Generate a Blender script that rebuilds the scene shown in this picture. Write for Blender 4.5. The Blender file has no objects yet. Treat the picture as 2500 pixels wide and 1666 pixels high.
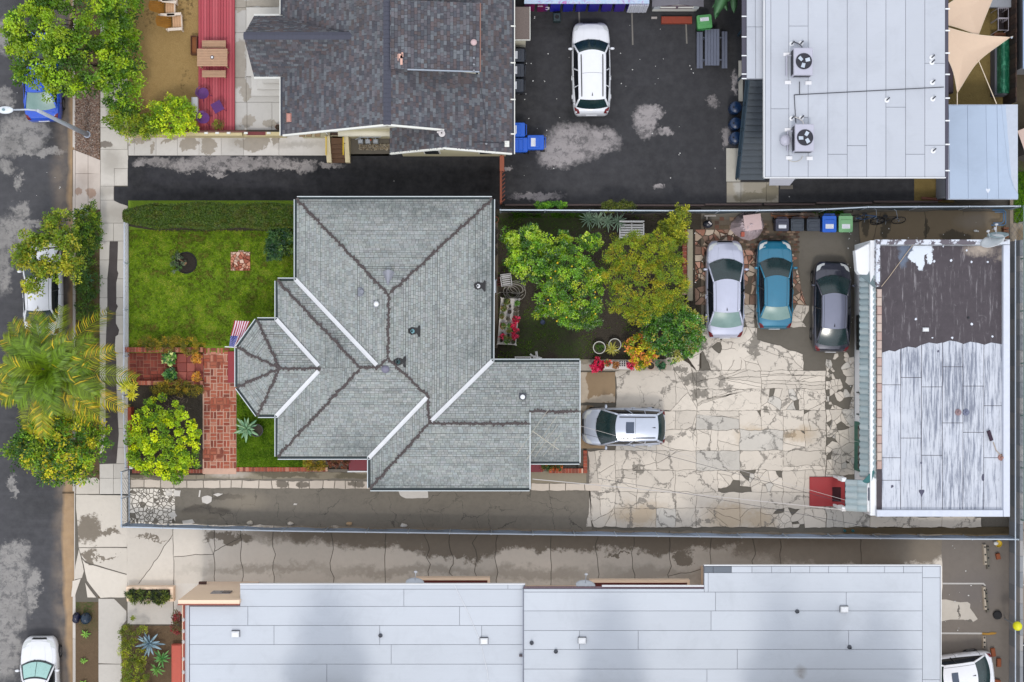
import bpy,bmesh,math,random
import numpy as np
from mathutils import Vector,Matrix

# ------------------------------------------------------------------ camera, sky, sun, exposure
SC = bpy.context.scene
COL = SC.collection
HC = 70.0                      # drone height above the ground
SPX = 50.0                     # photograph pixels per metre at ground level
cam_d = bpy.data.cameras.new("camera")
cam = bpy.data.objects.new("camera",cam_d)
COL.objects.link(cam)
cam.location = (0,0,HC)
cam_d.sensor_width = 36.0
cam_d.lens = 18.0 / (25.0 / HC)
cam_d.clip_start = 1.0
cam_d.clip_end = 1500.0
SC.camera = cam

SUN_EL,SUN_AZ = math.radians(60),math.radians(180)     # azimuth from +Y towards +X
world = bpy.data.worlds.new("World")
SC.world = world
world.use_nodes = True
wn = world.node_tree.nodes
sky = wn.new("ShaderNodeTexSky")
sky.sky_type = 'NISHITA'
sky.sun_disc = False
sky.sun_elevation = SUN_EL
sky.sun_rotation = SUN_AZ
sky.air_density = 1.6
sky.dust_density = 0.2
sky.ozone_density = 0.3
bg = wn["Background"]
bg.inputs[1].default_value = 0.15
veil = wn.new("ShaderNodeMix")          # an even cloud layer in front of the clear sky
veil.data_type = 'RGBA'
veil.inputs[0].default_value = 0.8
veil.inputs[7].default_value = (3.7,3.6,3.56,1)
world.node_tree.links.new(sky.outputs[0],veil.inputs[6])
world.node_tree.links.new(veil.outputs[2],bg.inputs[0])
sun_d = bpy.data.lights.new("sun",'SUN')
sun_d.energy = 0.55
sun_d.angle = math.radians(10)
sun_d.color = (1.0,0.95,0.88)
sun = bpy.data.objects.new("sun",sun_d)
COL.objects.link(sun)
sd = Vector((math.sin(SUN_AZ) * math.cos(SUN_EL),math.cos(SUN_AZ) * math.cos(SUN_EL),math.sin(SUN_EL)))
sun.rotation_euler = (-sd).to_track_quat('-Z','Y').to_euler()
SC.view_settings.view_transform = 'Standard'
SC.view_settings.look = 'None'
SC.view_settings.gamma = 1.0
SC.view_settings.use_curve_mapping = False
SC.view_settings.exposure = 1.28
SC.render.engine = 'CYCLES'
SC.cycles.max_bounces = 6
SC.cycles.diffuse_bounces = 3
SC.cycles.glossy_bounces = 3
SC.cycles.transparent_max_bounces = 8
SC.cycles.use_denoising = True

# ------------------------------------------------------------------ helpers
KL = 1.35                      # how much brighter than its base colour a lit level surface comes out
def P(px,py,z=0.0):
 "photograph position of a point at height z -> place in metres"
 k = (HC - z) / HC / SPX
 return Vector(((px - 1250.0) * k,(833.0 - py) * k,z))
def lin(c):
 c = c / 255.0
 return c / 12.92 if c <= 0.04045 else ((c + 0.055) / 1.055) ** 2.4
def A(r,g,b,k=None):
 "base colour of something that looks like this sRGB value on a lit level surface"
 k = k or KL
 return (min(lin(r) / k,.85),min(lin(g) / k,.85),min(lin(b) / k,.85),1.0)
def sc(c,f):
 return (c[0] * f,c[1] * f,c[2] * f,1.0)

class NT:
 "small wrapper that writes shader nodes"
 def __init__(s,name):
  s.m = bpy.data.materials.new(name)
  s.m.use_nodes = True
  s.t = s.m.node_tree
  s.b = s.t.nodes["Principled BSDF"]
  s._p = None
 def n(s,typ,**kw):
  x = s.t.nodes.new("ShaderNode" + typ)
  for k,v in kw.items():
   setattr(x,k,v)
  return x
 def put(s,sock,v):
  if v is None:
   return
  if hasattr(v,"is_output"):
   s.t.links.new(v,sock)
  else:
   if sock.type == 'RGBA' and not hasattr(v,'__len__'):
    v = (v,v,v,1)
   if sock.type == 'VECTOR' and not hasattr(v,'__len__'):
    v = (v,v,v)
   sock.default_value = v
 def pos(s):
  if s._p is None:
   s._p = s.n("NewGeometry").outputs["Position"]
  return s._p
 def obj(s):
  return s.n("TexCoord").outputs["Object"]
 def math(s,op,a,b=None,c=None,clamp=False):
  x = s.n("Math",operation=op,use_clamp=clamp)
  s.put(x.inputs[0],a);s.put(x.inputs[1],b);s.put(x.inputs[2],c)
  return x.outputs[0]
 def vm(s,op,a,b=None):
  x = s.n("VectorMath",operation=op)
  s.put(x.inputs[0],a);s.put(x.inputs[1],b)
  return x.outputs["Value"] if op in ('LENGTH','DOT_PRODUCT','DISTANCE') else x.outputs[0]
 def noise(s,scale=1,detail=4,rough=.55,vec=None,dist=0.0,col=False):
  x = s.n("TexNoise")
  s.put(x.inputs["Vector"],vec if vec is not None else s.pos())
  x.inputs["Scale"].default_value = scale
  x.inputs["Detail"].default_value = detail
  x.inputs["Roughness"].default_value = rough
  x.inputs["Distortion"].default_value = dist
  return x.outputs["Color" if col else "Fac"]
 def vor(s,scale=1,vec=None,feature='F1',out="Distance",rnd=1.0):
  x = s.n("TexVoronoi",feature=feature)
  s.put(x.inputs["Vector"],vec if vec is not None else s.pos())
  x.inputs["Scale"].default_value = scale
  x.inputs["Randomness"].default_value = rnd
  return x.outputs[out]
 def scale(s,v,sx,sy,sz=1):
  return s.vm('MULTIPLY',v,(sx,sy,sz))
 def mr(s,v,a,b,c=0.0,d=1.0,smooth=False):
  x = s.n("MapRange")
  if smooth: x.interpolation_type = 'SMOOTHSTEP'
  s.put(x.inputs[0],v)
  for i,q in enumerate((a,b,c,d)):
   x.inputs[i + 1].default_value = q
  return x.outputs[0]
 def mix(s,f,a,b,mode='MIX'):
  x = s.n("Mix",data_type='RGBA',blend_type=mode)
  s.put(x.inputs[0],f);s.put(x.inputs[6],a);s.put(x.inputs[7],b)
  return x.outputs[2]
 def ramp(s,f,stops):
  x = s.n("ValToRGB")
  e = x.color_ramp.elements
  while len(e) < len(stops): e.new(0.5)
  for q,(p,c) in zip(e,stops):
   q.position = p;q.color = c if len(c) == 4 else (*c,1)
  s.put(x.inputs[0],f)
  return x.outputs[0]
 def attr(s,name,out="Color"):
  x = s.n("Attribute");x.attribute_name = name
  return x.outputs[out]
 def rnd(s):
  return s.n("ObjectInfo").outputs["Random"]
 def blobs(s,lst,warp=.35,wscale=1.6,soft=.12,warp2=0.12,w2scale=9.0):
  "0..1 mask of a set of stains: (px,py,rx,ry) or (px,py,rx,ry,strength) in photograph pixels, edges broken by noise"
  q = s.vm('ADD',s.pos(),s.vm('MULTIPLY',s.vm('SUBTRACT',s.noise(wscale,3,.6,col=True),(.5,.5,.5)),(warp * 2,warp * 2,0)))
  if warp2:
   q = s.vm('ADD',q,s.vm('MULTIPLY',s.vm('SUBTRACT',s.noise(w2scale,3,.7,col=True),(.5,.5,.5)),(warp2 * 2,warp2 * 2,0)))
  q = s.vm('MULTIPLY',q,(1,1,0))
  out = None
  for b in lst:
   c = P(b[0],b[1])
   d = s.vm('LENGTH',s.vm('MULTIPLY',s.vm('SUBTRACT',q,(c.x,c.y,0)),(SPX / b[2],SPX / b[3],0)))
   m = s.mr(d,1 + soft,1 - soft,0,b[4] if len(b) > 4 else 1.0)
   out = m if out is None else s.math('MAXIMUM',out,m)
  return out
 def bump(s,h,strength=.3,dist=.02):
  x = s.n("Bump")
  x.inputs["Strength"].default_value = strength
  x.inputs["Distance"].default_value = dist
  s.put(x.inputs["Height"],h)
  s.t.links.new(x.outputs[0],s.b.inputs["Normal"])
 def out(s,col=None,rough=.8,metal=0.0,spec=None,coat=None,emis=None):
  s.put(s.b.inputs["Base Color"],col)
  s.put(s.b.inputs["Roughness"],rough)
  s.put(s.b.inputs["Metallic"],metal)
  if spec is not None: s.put(s.b.inputs["Specular IOR Level"],spec)
  if coat is not None:
   s.b.inputs["Coat Weight"].default_value = coat
   s.b.inputs["Coat Roughness"].default_value = .04
  return s.m

_plain = {}
def plain(name,col,rough=.6,metal=0.0,vary=.12,scale=6.0,spec=None,coat=None,bump=0.0):
 "painted / plain surface with slight uneven grain"
 if name in _plain: return _plain[name]
 t = NT(name)
 f = t.noise(scale,5,.6,vec=t.obj())
 c = t.mix(f,sc(col,1 - vary),sc(col,1 + vary))
 r = t.mr(f,.3,.7,max(rough - .07,.02),min(rough + .07,1))
 if bump: t.bump(t.noise(scale * 6,4,.6,vec=t.obj()),bump,.01)
 _plain[name] = t.out(c,r,metal,spec,coat)
 return _plain[name]

class MB:
 "collects faces of one mesh"
 def __init__(s):
  s.v,s.f,s.c = [],[],[]
 def face(s,pts,col=None):
  i = len(s.v)
  s.v += [tuple(p) for p in pts]
  s.f.append(tuple(range(i,i + len(pts))))
  s.c.append(col)
 def add(s,vs,fs,col=None):
  i = len(s.v)
  s.v += [tuple(p) for p in vs]
  for f in fs:
   s.f.append(tuple(i + k for k in f));s.c.append(col)
 def box(s,x0,x1,y0,y1,z0,z1,col=None,M=None):
  vs = [Vector((x,y,z)) for z in (z0,z1) for x,y in ((x0,y0),(x1,y0),(x1,y1),(x0,y1))]
  if M is not None: vs = [M @ v for v in vs]
  s.add(vs,[(3,2,1,0),(4,5,6,7),(0,1,5,4),(1,2,6,5),(2,3,7,6),(3,0,4,7)],col)
 def bbox(s,x0,x1,y0,y1,z0,z1,b=.02,col=None,M=None):
  "box with a chamfered top edge"
  b = min(b,abs(x1 - x0) * .4,abs(y1 - y0) * .4)
  s.prism([(x0,y0),(x1,y0),(x1,y1),(x0,y1)],z0,z1,b,col,M)
 def prism(s,poly,z0,z1,bev=0.0,col=None,M=None,bottom=True):
  n = len(poly)
  area = sum(poly[i][0] * poly[(i + 1) % n][1] - poly[(i + 1) % n][0] * poly[i][1] for i in range(n))
  if area < 0: poly = poly[::-1]
  rings = [[(p[0],p[1],z0) for p in poly],[(p[0],p[1],z1 - bev) for p in poly]]
  if bev > 0:
   ins = inset(poly,bev)
   rings.append([(p[0],p[1],z1) for p in ins])
  vs = [Vector(p) for r in rings for p in r]
  if M is not None: vs = [M @ v for v in vs]
  fs = []
  for k in range(len(rings) - 1):
   for i in range(n):
    j = (i + 1) % n
    fs.append((k * n + i,k * n + j,(k + 1) * n + j,(k + 1) * n + i))
  fs.append(tuple((len(rings) - 1) * n + i for i in range(n)))
  if bottom: fs.append(tuple(reversed(range(n))))
  s.add(vs,fs,col)
 def cyl(s,c,r,z0,z1,n=12,r2=None,col=None,cap=True,M=None):
  r2 = r if r2 is None else r2
  vs = [Vector((c[0] + math.cos(a) * q,c[1] + math.sin(a) * q,z)) for q,z in ((r,z0),(r2,z1)) for a in [2 * math.pi * i / n for i in range(n)]]
  if M is not None: vs = [M @ v for v in vs]
  fs = [(i,(i + 1) % n,n + (i + 1) % n,n + i) for i in range(n)]
  if cap: fs += [tuple(reversed(range(n))),tuple(range(n,2 * n))]
  s.add(vs,fs,col)
 def lathe(s,c,prof,n=16,col=None,M=None,cap=True):
  vs = [Vector((c[0] + math.cos(2 * math.pi * i / n) * r,c[1] + math.sin(2 * math.pi * i / n) * r,z)) for r,z in prof for i in range(n)]
  if M is not None: vs = [M @ v for v in vs]
  fs = []
  for k in range(len(prof) - 1):
   fs += [(k * n + i,k * n + (i + 1) % n,(k + 1) * n + (i + 1) % n,(k + 1) * n + i) for i in range(n)]
  if cap: fs += [tuple(reversed(range(n))),tuple((len(prof) - 1) * n + i for i in range(n))]
  s.add(vs,fs,col)
 def tube(s,pts,r,n=6,col=None,r2=None,cap=True):
  pts = [Vector(p) for p in pts]
  m = len(pts)
  vs = []
  for i,p in enumerate(pts):
   d = (pts[min(i + 1,m - 1)] - pts[max(i - 1,0)])
   d = d.normalized() if d.length > 1e-9 else Vector((0,0,1))
   up = Vector((0,0,1)) if abs(d.z) < .9 else Vector((1,0,0))
   a = d.cross(up).normalized();b = a.cross(d)
   q = r if r2 is None else r + (r2 - r) * i / (m - 1)
   vs += [p + (a * math.cos(t) + b * math.sin(t)) * q for t in [2 * math.pi * k / n for k in range(n)]]
  fs = [(i * n + k,i * n + (k + 1) % n,(i + 1) * n + (k + 1) % n,(i + 1) * n + k) for i in range(m - 1) for k in range(n)]
  if cap: fs += [tuple(reversed(range(n))),tuple((m - 1) * n + k for k in range(n))]
  s.add(vs,fs,col)
 def grid(s,fn,nu,nv,col=None):
  vs = [fn(i / nu,j / nv) for j in range(nv + 1) for i in range(nu + 1)]
  w = nu + 1
  s.add(vs,[(j * w + i,j * w + i + 1,(j + 1) * w + i + 1,(j + 1) * w + i) for j in range(nv) for i in range(nu)],col)
 def ball(s,c,rx,ry,rz,n=10,m=6,col=None):
  s.lathe((0,0),[(max(math.sin(math.pi * k / m),.001),-math.cos(math.pi * k / m)) for k in range(m + 1)],n,col,
    Matrix.Translation(Vector(c)) @ Matrix.Diagonal((rx,ry,rz,1)))
 def mesh(s,name,smooth=False):
  me = bpy.data.meshes.new(name)
  me.from_pydata(s.v,[],s.f)
  if any(c is not None for c in s.c):
   at = me.attributes.new("tint",'FLOAT_COLOR','FACE')
   buf = []
   for c in s.c:
    c = c or (1,1,1)
    buf += [c[0],c[1],c[2],1.0]
   at.data.foreach_set("color",buf)
  if smooth:
   me.polygons.foreach_set("use_smooth",[True] * len(me.polygons))
  me.update()
  return me

def inset(poly,d):
 n = len(poly);out = []
 for i in range(n):
  p0,p1,p2 = Vector(poly[i - 1][:2]),Vector(poly[i][:2]),Vector(poly[(i + 1) % n][:2])
  a,b = (p1 - p0),(p2 - p1)
  if a.length < 1e-6 or b.length < 1e-6: out.append((p1.x,p1.y));continue
  a.normalize();b.normalize()
  na,nb = Vector((-a.y,a.x)),Vector((-b.y,b.x))
  q = na + nb
  k = d / max(q.length_squared * .5,.35)
  p = p1 + q * k
  out.append((p.x,p.y))
 return out

def tag(o,label=None,cat=None,group=None,kind=None):
 if label: o["label"] = label
 if cat: o["category"] = cat
 if group: o["group"] = group
 if kind: o["kind"] = kind
 return o
def link(name,me,mat=None,parent=None,local=False):
 o = bpy.data.objects.new(name,me)
 COL.objects.link(o)
 if mat is not None and not me.materials: me.materials.append(mat)
 if parent is not None:
  o.parent = parent
  if not local:
   o.matrix_parent_inverse = wm(parent).inverted()
 return o
def wm(o):
 m = Matrix.LocRotScale(o.location,o.rotation_euler,o.scale)
 if o.parent is not None:
  m = wm(o.parent) @ o.matrix_parent_inverse @ m
 return m
def obj(name,mb,mat,parent=None,local=False,smooth=False,label=None,cat=None,group=None,kind=None):
 o = link(name,mb.mesh(name,smooth),mat,parent,local)
 return tag(o,label,cat,group,kind)
def thing(name,label,cat,loc=(0,0,0),rz=0.0,group=None):
 o = bpy.data.objects.new(name,None)
 COL.objects.link(o)
 o.location = loc;o.rotation_euler = (0,0,rz)
 o.empty_display_size = .2
 return tag(o,label,cat,group)
def copy_tree(o,parent=None):
 c = o.copy();COL.objects.link(c)
 if parent is not None: c.parent = parent
 for ch in list(o.children): copy_tree(ch,c)
 return c
def rngf(r,a,b): return r.uniform(a,b)

# 2-D noise and cells for broken paving
def vnoise(x,y,seed=0):
 def h(i,j):
  n = (i * 374761393 + j * 668265263 + seed * 974711) & 0xffffffff
  n = ((n ^ (n >> 13)) * 1274126177) & 0xffffffff
  return ((n ^ (n >> 16)) & 0xffff) / 65535.0
 i,j = math.floor(x),math.floor(y);fx,fy = x - i,y - j
 fx,fy = fx * fx * (3 - 2 * fx),fy * fy * (3 - 2 * fy)
 return (h(i,j) * (1 - fx) + h(i + 1,j) * fx) * (1 - fy) + (h(i,j + 1) * (1 - fx) + h(i + 1,j + 1) * fx) * fy
def clip(poly,a,b,c):
 "keep the side a*x+b*y<=c of a polygon"
 out = [];n = len(poly)
 for i in range(n):
  p,q = poly[i],poly[(i + 1) % n]
  dp,dq = a * p[0] + b * p[1] - c,a * q[0] + b * q[1] - c
  if dp <= 0: out.append(p)
  if (dp < 0 < dq) or (dq < 0 < dp):
   t = dp / (dp - dq)
   out.append((p[0] + (q[0] - p[0]) * t,p[1] + (q[1] - p[1]) * t))
 return out
def voronoi(seeds,poly):
 cells = []
 for i,s in enumerate(seeds):
  c = list(poly)
  near = sorted(range(len(seeds)),key=lambda k: (seeds[k][0] - s[0]) ** 2 + (seeds[k][1] - s[1]) ** 2)[1:24]
  for k in near:
   q = seeds[k]
   a,b = q[0] - s[0],q[1] - s[1]
   c = clip(c,a,b,(q[0] ** 2 + q[1] ** 2 - s[0] ** 2 - s[1] ** 2) / 2)
   if len(c) < 3: break
  if len(c) >= 3: cells.append(c)
 return cells
def area2(poly):
 return abs(sum(poly[i][0] * poly[(i + 1) % len(poly)][1] - poly[(i + 1) % len(poly)][0] * poly[i][1] for i in range(len(poly)))) / 2
def ragged(poly,step=.25,amp=.05,seed=1,fr=2.2):
 "subdivide and wobble an outline with a noise that depends on the place only, so neighbours keep matching"
 out = []
 n = len(poly)
 for i in range(n):
  p,q = poly[i],poly[(i + 1) % n]
  L = math.hypot(q[0] - p[0],q[1] - p[1])
  k = max(1,int(L / step))
  for j in range(k):
   x,y = p[0] + (q[0] - p[0]) * j / k,p[1] + (q[1] - p[1]) * j / k
   dx = (vnoise(x * fr,y * fr,seed) - .5) + .5 * (vnoise(x * fr * 3,y * fr * 3,seed + 5) - .5)
   dy = (vnoise(x * fr,y * fr,seed + 9) - .5) + .5 * (vnoise(x * fr * 3,y * fr * 3,seed + 14) - .5)
   out.append((x + dx * 2 * amp,y + dy * 2 * amp))
 return out
def pxpoly(pts,z=0.0):
 return [tuple(P(x,y,z)[:2]) for x,y in pts]
def rect(x0,y0,x1,y1):
 return [(x0,y0),(x1,y0),(x1,y1),(x0,y1)]

def pieces(parent,name,polys,z0,z1,mats,gap=.012,bev=.008,seed=0,dz=.004,limit=300,stuff=None):
 "one object per paving piece; past the limit the smallest are joined"
 r = random.Random(seed)
 polys = sorted([p for p in polys if area2(p) > .003],key=lambda p: -area2(p))
 rest = MB();last = None
 for k,p in enumerate(polys):
  n = len(p)
  ar = sum(p[i][0] * p[(i + 1) % n][1] - p[(i + 1) % n][0] * p[i][1] for i in range(n))
  if ar < 0: p = p[::-1]
  p = inset(p,gap)
  cx,cy = sum(q[0] for q in p) / n,sum(q[1] for q in p) / n
  zt = z1 + r.uniform(-dz,dz)
  if k < limit:
   m = MB();m.prism([(q[0] - cx,q[1] - cy) for q in p],z0 - zt,0,bev)
   o = link(name,m.mesh(name),mats[r.randrange(len(mats))],None)
   o.location = (cx,cy,zt)
   o.parent = parent;o.matrix_parent_inverse = wm(parent).inverted()
  else:
   rest.prism(p,z0,zt,bev)
 if rest.f:
  obj(stuff or (name + "_fragments"),rest,mats[0],parent,kind="stuff")

# ------------------------------------------------------------------ ground materials
def asphalt(name,base,light,patches=(),extra=None,wet=None,warp=.55,warp2=.34,specks=True,lines=()):
 t = NT(name)
 big = t.noise(.35,4,.6);mid = t.noise(3.0,5,.65);fine = t.noise(55,2,.7)
 c = t.mix(big,sc(base,.72),sc(base,1.3))
 c = t.mix(t.math('MULTIPLY',mid,.55),c,sc(base,1.25))
 c = t.mix(t.mr(fine,.55,.8,0,.35),c,sc(base,2.2))
 if wet:
  c = t.mix(t.math('MULTIPLY',t.blobs(wet,.8,.5,.5,.1),.75),c,sc(base,.42))
 if patches:
  m = t.blobs(patches,warp,1.1,.22,warp2,5.0)
  holes = t.mr(t.noise(2.2,7,.78),.50,.58)
  m = t.math('MULTIPLY',m,t.math('SUBTRACT',1.0,t.math('MULTIPLY',holes,.6)))
  lc = t.mix(t.noise(7,5,.7),sc(light,.8),sc(light,1.12))
  cr = t.mr(t.vor(1.1,vec=t.vm('ADD',t.pos(),t.vm('MULTIPLY',t.noise(2,3,.6,col=True),(.5,.5,.5))),feature='DISTANCE_TO_EDGE'),.0,.014,.4,0)
  lc = t.mix(cr,lc,sc(base,1.0))
  c = t.mix(m,c,lc)
 tr = t.noise(1.0,4,.6,vec=t.scale(t.pos(),.25,2.2,1))
 c = t.mix(t.mr(tr,.5,.72,0,.28),c,sc(base,1.9))
 c = t.mix(t.mr(t.noise(.5,5,.7,dist=.6),.52,.66,0,.3),c,sc(base,.5))
 if specks:
  s = t.mr(t.vor(1.3),.035,.028,0,.9)
  c = t.mix(t.math('MULTIPLY',s,t.mr(t.noise(.9,1),.5,.54)),c,(.55,.55,.53,1))
 if extra: c = extra(t,c)
 t.bump(fine,.35,.01)
 return t.out(c,t.mr(mid,.3,.7,.62,.92))

def concrete(name,base,stains=(),stain_col=None,second=None,second_col=None,var=.10,rough=.85,cracks=0.0,soft=.12,warp=.35,mottling=.25,warp2=.12,wide=0.0):
 t = NT(name)
 big = t.noise(.8,4,.6);mid = t.noise(5,6,.68);fine = t.noise(60,2,.6)
 c = t.mix(big,sc(base,1 - var),sc(base,1 + var * .6))
 c = t.mix(t.mr(mid,.45,.75,0,mottling),c,sc(base,.72))
 c = t.mix(t.mr(fine,.6,.8,0,.25),c,sc(base,.62))
 rv = t.mr(t.rnd(),0,1,.9,1.08)
 c = t.mix(1.0,c,rv,'MULTIPLY')
 if stains:
  m = t.blobs(stains,warp,1.3,soft,warp2,7.0)
  sm = t.mix(t.noise(4,4,.6),sc(stain_col,.8),sc(stain_col,1.2))
  c = t.mix(t.math('MULTIPLY',m,.88),c,sm)
 if second:
  m = t.blobs(second,warp,1.0,.5,warp2,6.0)
  c = t.mix(t.math('MULTIPLY',m,.6),c,second_col)
 if cracks:
  q = t.vm('ADD',t.pos(),t.vm('MULTIPLY',t.noise(1.5,4,.65,col=True),(.9,.9,0)))
  e = t.vor(cracks,vec=q,feature='DISTANCE_TO_EDGE')
  k = t.math('MULTIPLY',t.mr(e,.0,.016,1,0),t.mr(t.noise(.6,2),.42,.55))
  c = t.mix(t.math('MULTIPLY',k,.8),c,sc(base,.22))
  e2 = 1.0 if not wide else t.vor(cracks * .42,vec=t.vm('ADD',t.pos(),t.vm('MULTIPLY',t.noise(1.1,6,.72,col=True),(1.5,1.5,0))),feature='DISTANCE_TO_EDGE')
  k2 = t.mr(t.math('SUBTRACT',e2,t.mr(t.noise(2.5,4,.7),.45,.7,0,.045)),.0,.012,.75,0)
  if wide: c = t.mix(k2,c,sc(base,.26))
  d = t.mr(t.noise(.9,7,.75,dist=.5),.54,.70,0,.42)
  c = t.mix(d,c,sc(base,.55))
 t.bump(t.math('ADD',mid,fine),.12,.01)
 return t.out(c,rough)

M_street = asphalt("street_asphalt",A(66,66,70),A(150,147,144),
 [(55,322,62,42),(20,352,60,26),(95,370,62,9),(10,405,26,18),(48,440,11,22),(52,512,24,22),
  (28,572,52,40),(75,545,60,9),(5,650,22,70),(15,240,22,26),(8,90,16,40),
  (30,1345,46,22),(20,1385,52,30),(28,1470,36,90),(10,1590,44,80),(82,1425,20,34),(78,1475,12,28),(32,1190,8,26)],
 extra=lambda t,c: (lambda x,g: t.mix(t.math('MULTIPLY',g,.92),t.mix(t.math('MULTIPLY',t.mr(x,P(118,0).x,P(150,0).x,0,.55,True),t.mr(t.noise(1.2,4),.3,.6)),c,A(140,125,110)),
  t.mix(t.noise(2.2,4),A(150,122,92),A(196,164,124))))(
   t.math('ADD',t.vm('DOT_PRODUCT',t.pos(),(1,0,0)),t.math('MULTIPLY',t.math('SUBTRACT',t.noise(.45,3,.6),.5),1.1)),
   t.mr(t.math('ADD',t.vm('DOT_PRODUCT',t.pos(),(1,0,0)),t.math('ADD',t.math('MULTIPLY',t.blobs([(160,1330,60,190,1)],.2,.8,.8,.05),.34),t.math('MULTIPLY',t.math('SUBTRACT',t.noise(.5,3,.6),.5),.5))),P(164,0).x,P(174,0).x,0,1)),
 wet=[(120,340,50,40),(90,120,60,200),(110,1000,90,260),(120,700,40,100)])
M_drive = asphalt("driveway_asphalt",A(36,36,42),A(158,152,150),
 [(395,398,60,14),(460,406,50,14),(520,398,60,22),(590,402,60,15),(660,400,70,15),(705,404,38,13),(350,400,20,8),(530,428,22,5),(745,408,24,16),(810,405,30,7),(760,395,12,8)],
 wet=[(900,420,260,50),(1150,430,100,70),(330,430,30,60),(600,470,300,20)],warp=.3,warp2=.3)
M_lot = asphalt("parking_asphalt",A(49,49,53),A(164,158,158),
 [(1400,352,68,44),(1360,392,46,22),(1460,345,52,34),(1340,375,28,20),(1575,298,26,38),(1598,275,22,16),(1622,322,18,10),
  (1738,250,14,16,.7),(1772,335,8,26,.7),(1792,205,6,28),(1310,480,62,9),(1610,455,16,6),(1240,410,10,6)],
 wet=[(1260,250,60,160),(1250,430,60,50),(1330,60,110,40),(1420,295,90,30),(1780,80,60,90),(2060,465,190,40)],warp=.34,warp2=.3)
M_conc = concrete("pale_concrete",A(212,206,197),[(262,356,16,8)],A(120,110,100),second=[(300,520,60,22),(262,470,22,14),(272,395,26,26)],second_col=A(165,158,148))
M_walk = concrete("walk_concrete",A(214,209,203),
 [(345,345,26,9),(415,344,22,9),(462,352,22,16),(512,355,24,18),(583,352,8,10),(622,352,32,26),(672,345,12,14),(378,362,6,12),(592,362,8,10)],A(158,148,134),
 second=[(580,352,20,16),(730,352,50,8)],second_col=A(170,164,155),soft=.06,warp=.5,warp2=.22)
M_patio = concrete("patio_concrete",A(205,202,197),[(585,160,20,60),(600,205,9,20),(605,230,14,24),(610,300,22,14),(575,12,60,18),(645,8,60,14),(665,305,16,10),(660,22,14,8)],A(168,160,148),soft=.05,warp=.4,warp2=.2)
M_apron = concrete("apron_concrete",A(216,203,192),[(192,470,10,8),(225,470,12,8)],A(170,140,120),second=[(210,440,20,26)],second_col=A(188,172,160))
M_brown = concrete("brown_concrete",A(132,116,92),[(2110,550,8,30),(2260,560,6,24),(2330,580,40,16),(2160,555,12,30)],A(76,68,54),second=[(2380,540,40,20)],second_col=A(140,130,118),warp=.3)
M_court = concrete("courtyard_concrete",A(226,216,202),[(1690,925,30,12),(1705,960,22,16),(1660,905,16,8),(1870,1000,10,6),(1930,1060,14,8),(1700,845,26,14),(1840,850,12,30),(1560,1150,10,14)],A(128,122,112),warp=.6,warp2=.35,mottling=.16,second=[(1560,1255,60,26),(1780,1260,60,30),(1850,1270,40,24),(1840,1065,40,20),(1950,1060,40,20)],second_col=A(190,165,130),cracks=1.1,wide=1)
M_courtgrey = concrete("grey_courtyard_concrete",A(214,208,198),cracks=1.3,wide=1)
M_bed = concrete("patched_bed",A(108,102,92),mottling=.5)
M_driveb = concrete("dark_patched_driveway",A(124,117,106),[(500,1250,60,18),(560,1215,40,8)],A(92,85,76),second=[(600,1225,50,20),(480,1262,70,12)],second_col=A(150,140,124),cracks=.8,mottling=.5)
M_drivec = concrete("side_driveway_concrete",A(222,213,200),
 [(1500,1300,900,44),(1120,1330,110,40),(2100,1325,300,60),(560,1310,60,16),(1662,1358,24,18),(1500,1355,26,4),(215,1290,34,34),(250,1300,44,8),(225,1355,14,18),(262,1362,30,4),(370,1312,40,4)],
 A(112,101,86),second=[(1000,1395,200,12),(1300,1400,160,14),(1600,1400,140,20),(1880,1370,170,40),(640,1388,160,10)],second_col=A(160,151,138),warp=.7,warp2=.3)
M_park = concrete("worn_parking_concrete",A(128,120,112),[(2210,1340,10,14)],A(90,70,50),second=[(2380,1440,60,40)],second_col=A(112,106,104),mottling=.4)
def soil(name,a,b,green=(),gcol=None,dark=(),scale=4):
 t = NT(name)
 c = t.mix(t.noise(scale,6,.7),a,b)
 c = t.mix(t.mr(t.noise(38,3,.7),.45,.75,0,.5),c,sc(b,1.5))
 if dark: c = t.mix(t.math('MULTIPLY',t.blobs(dark,.3,2,.3,.3,7),t.mr(t.noise(6,6,.75),.5,.58,0,.75)),c,sc(a,.35))
 if green:
  m = t.math('MULTIPLY',t.blobs(green,.6,1.2,.6,.2),t.mr(t.noise(9,4,.7),.35,.6))
  c = t.mix(m,c,gcol)
 t.bump(t.noise(14,5,.7),.7,.04)
 return t.out(c,.95)
M_soil = soil("damp_soil",A(46,41,33),A(74,66,55),[(1330,800,60,40),(1290,840,50,30),(1360,545,80,26),(1250,540,40,20),(1390,850,40,20)],A(62,84,24))
M_yard = soil("tan_dirt",A(142,112,62),A(172,144,94),dark=[(372,40,14,24),(365,60,10,14),(468,20,10,26),(450,40,10,20),(458,180,8,16),(452,205,10,8),(450,222,8,8),(440,15,10,14)])
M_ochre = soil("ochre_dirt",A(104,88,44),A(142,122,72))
M_verge = soil("verge_soil",A(82,64,46),A(112,92,68),[(200,650,40,90),(200,980,50,100),(215,1480,20,60),(185,1475,16,20)],A(58,76,22))
M_lawnsoil = soil("lawn_ground",A(84,112,18),A(126,156,34),dark=[(358,590,10,30),(352,624,14,10),(375,600,10,20),(440,700,40,10),(580,720,60,14),(640,620,20,30),(470,660,14,10),(520,680,12,8),(345,690,20,10)])
M_ground = soil("far_ground",A(96,90,80),A(128,122,112),scale=.5)

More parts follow.
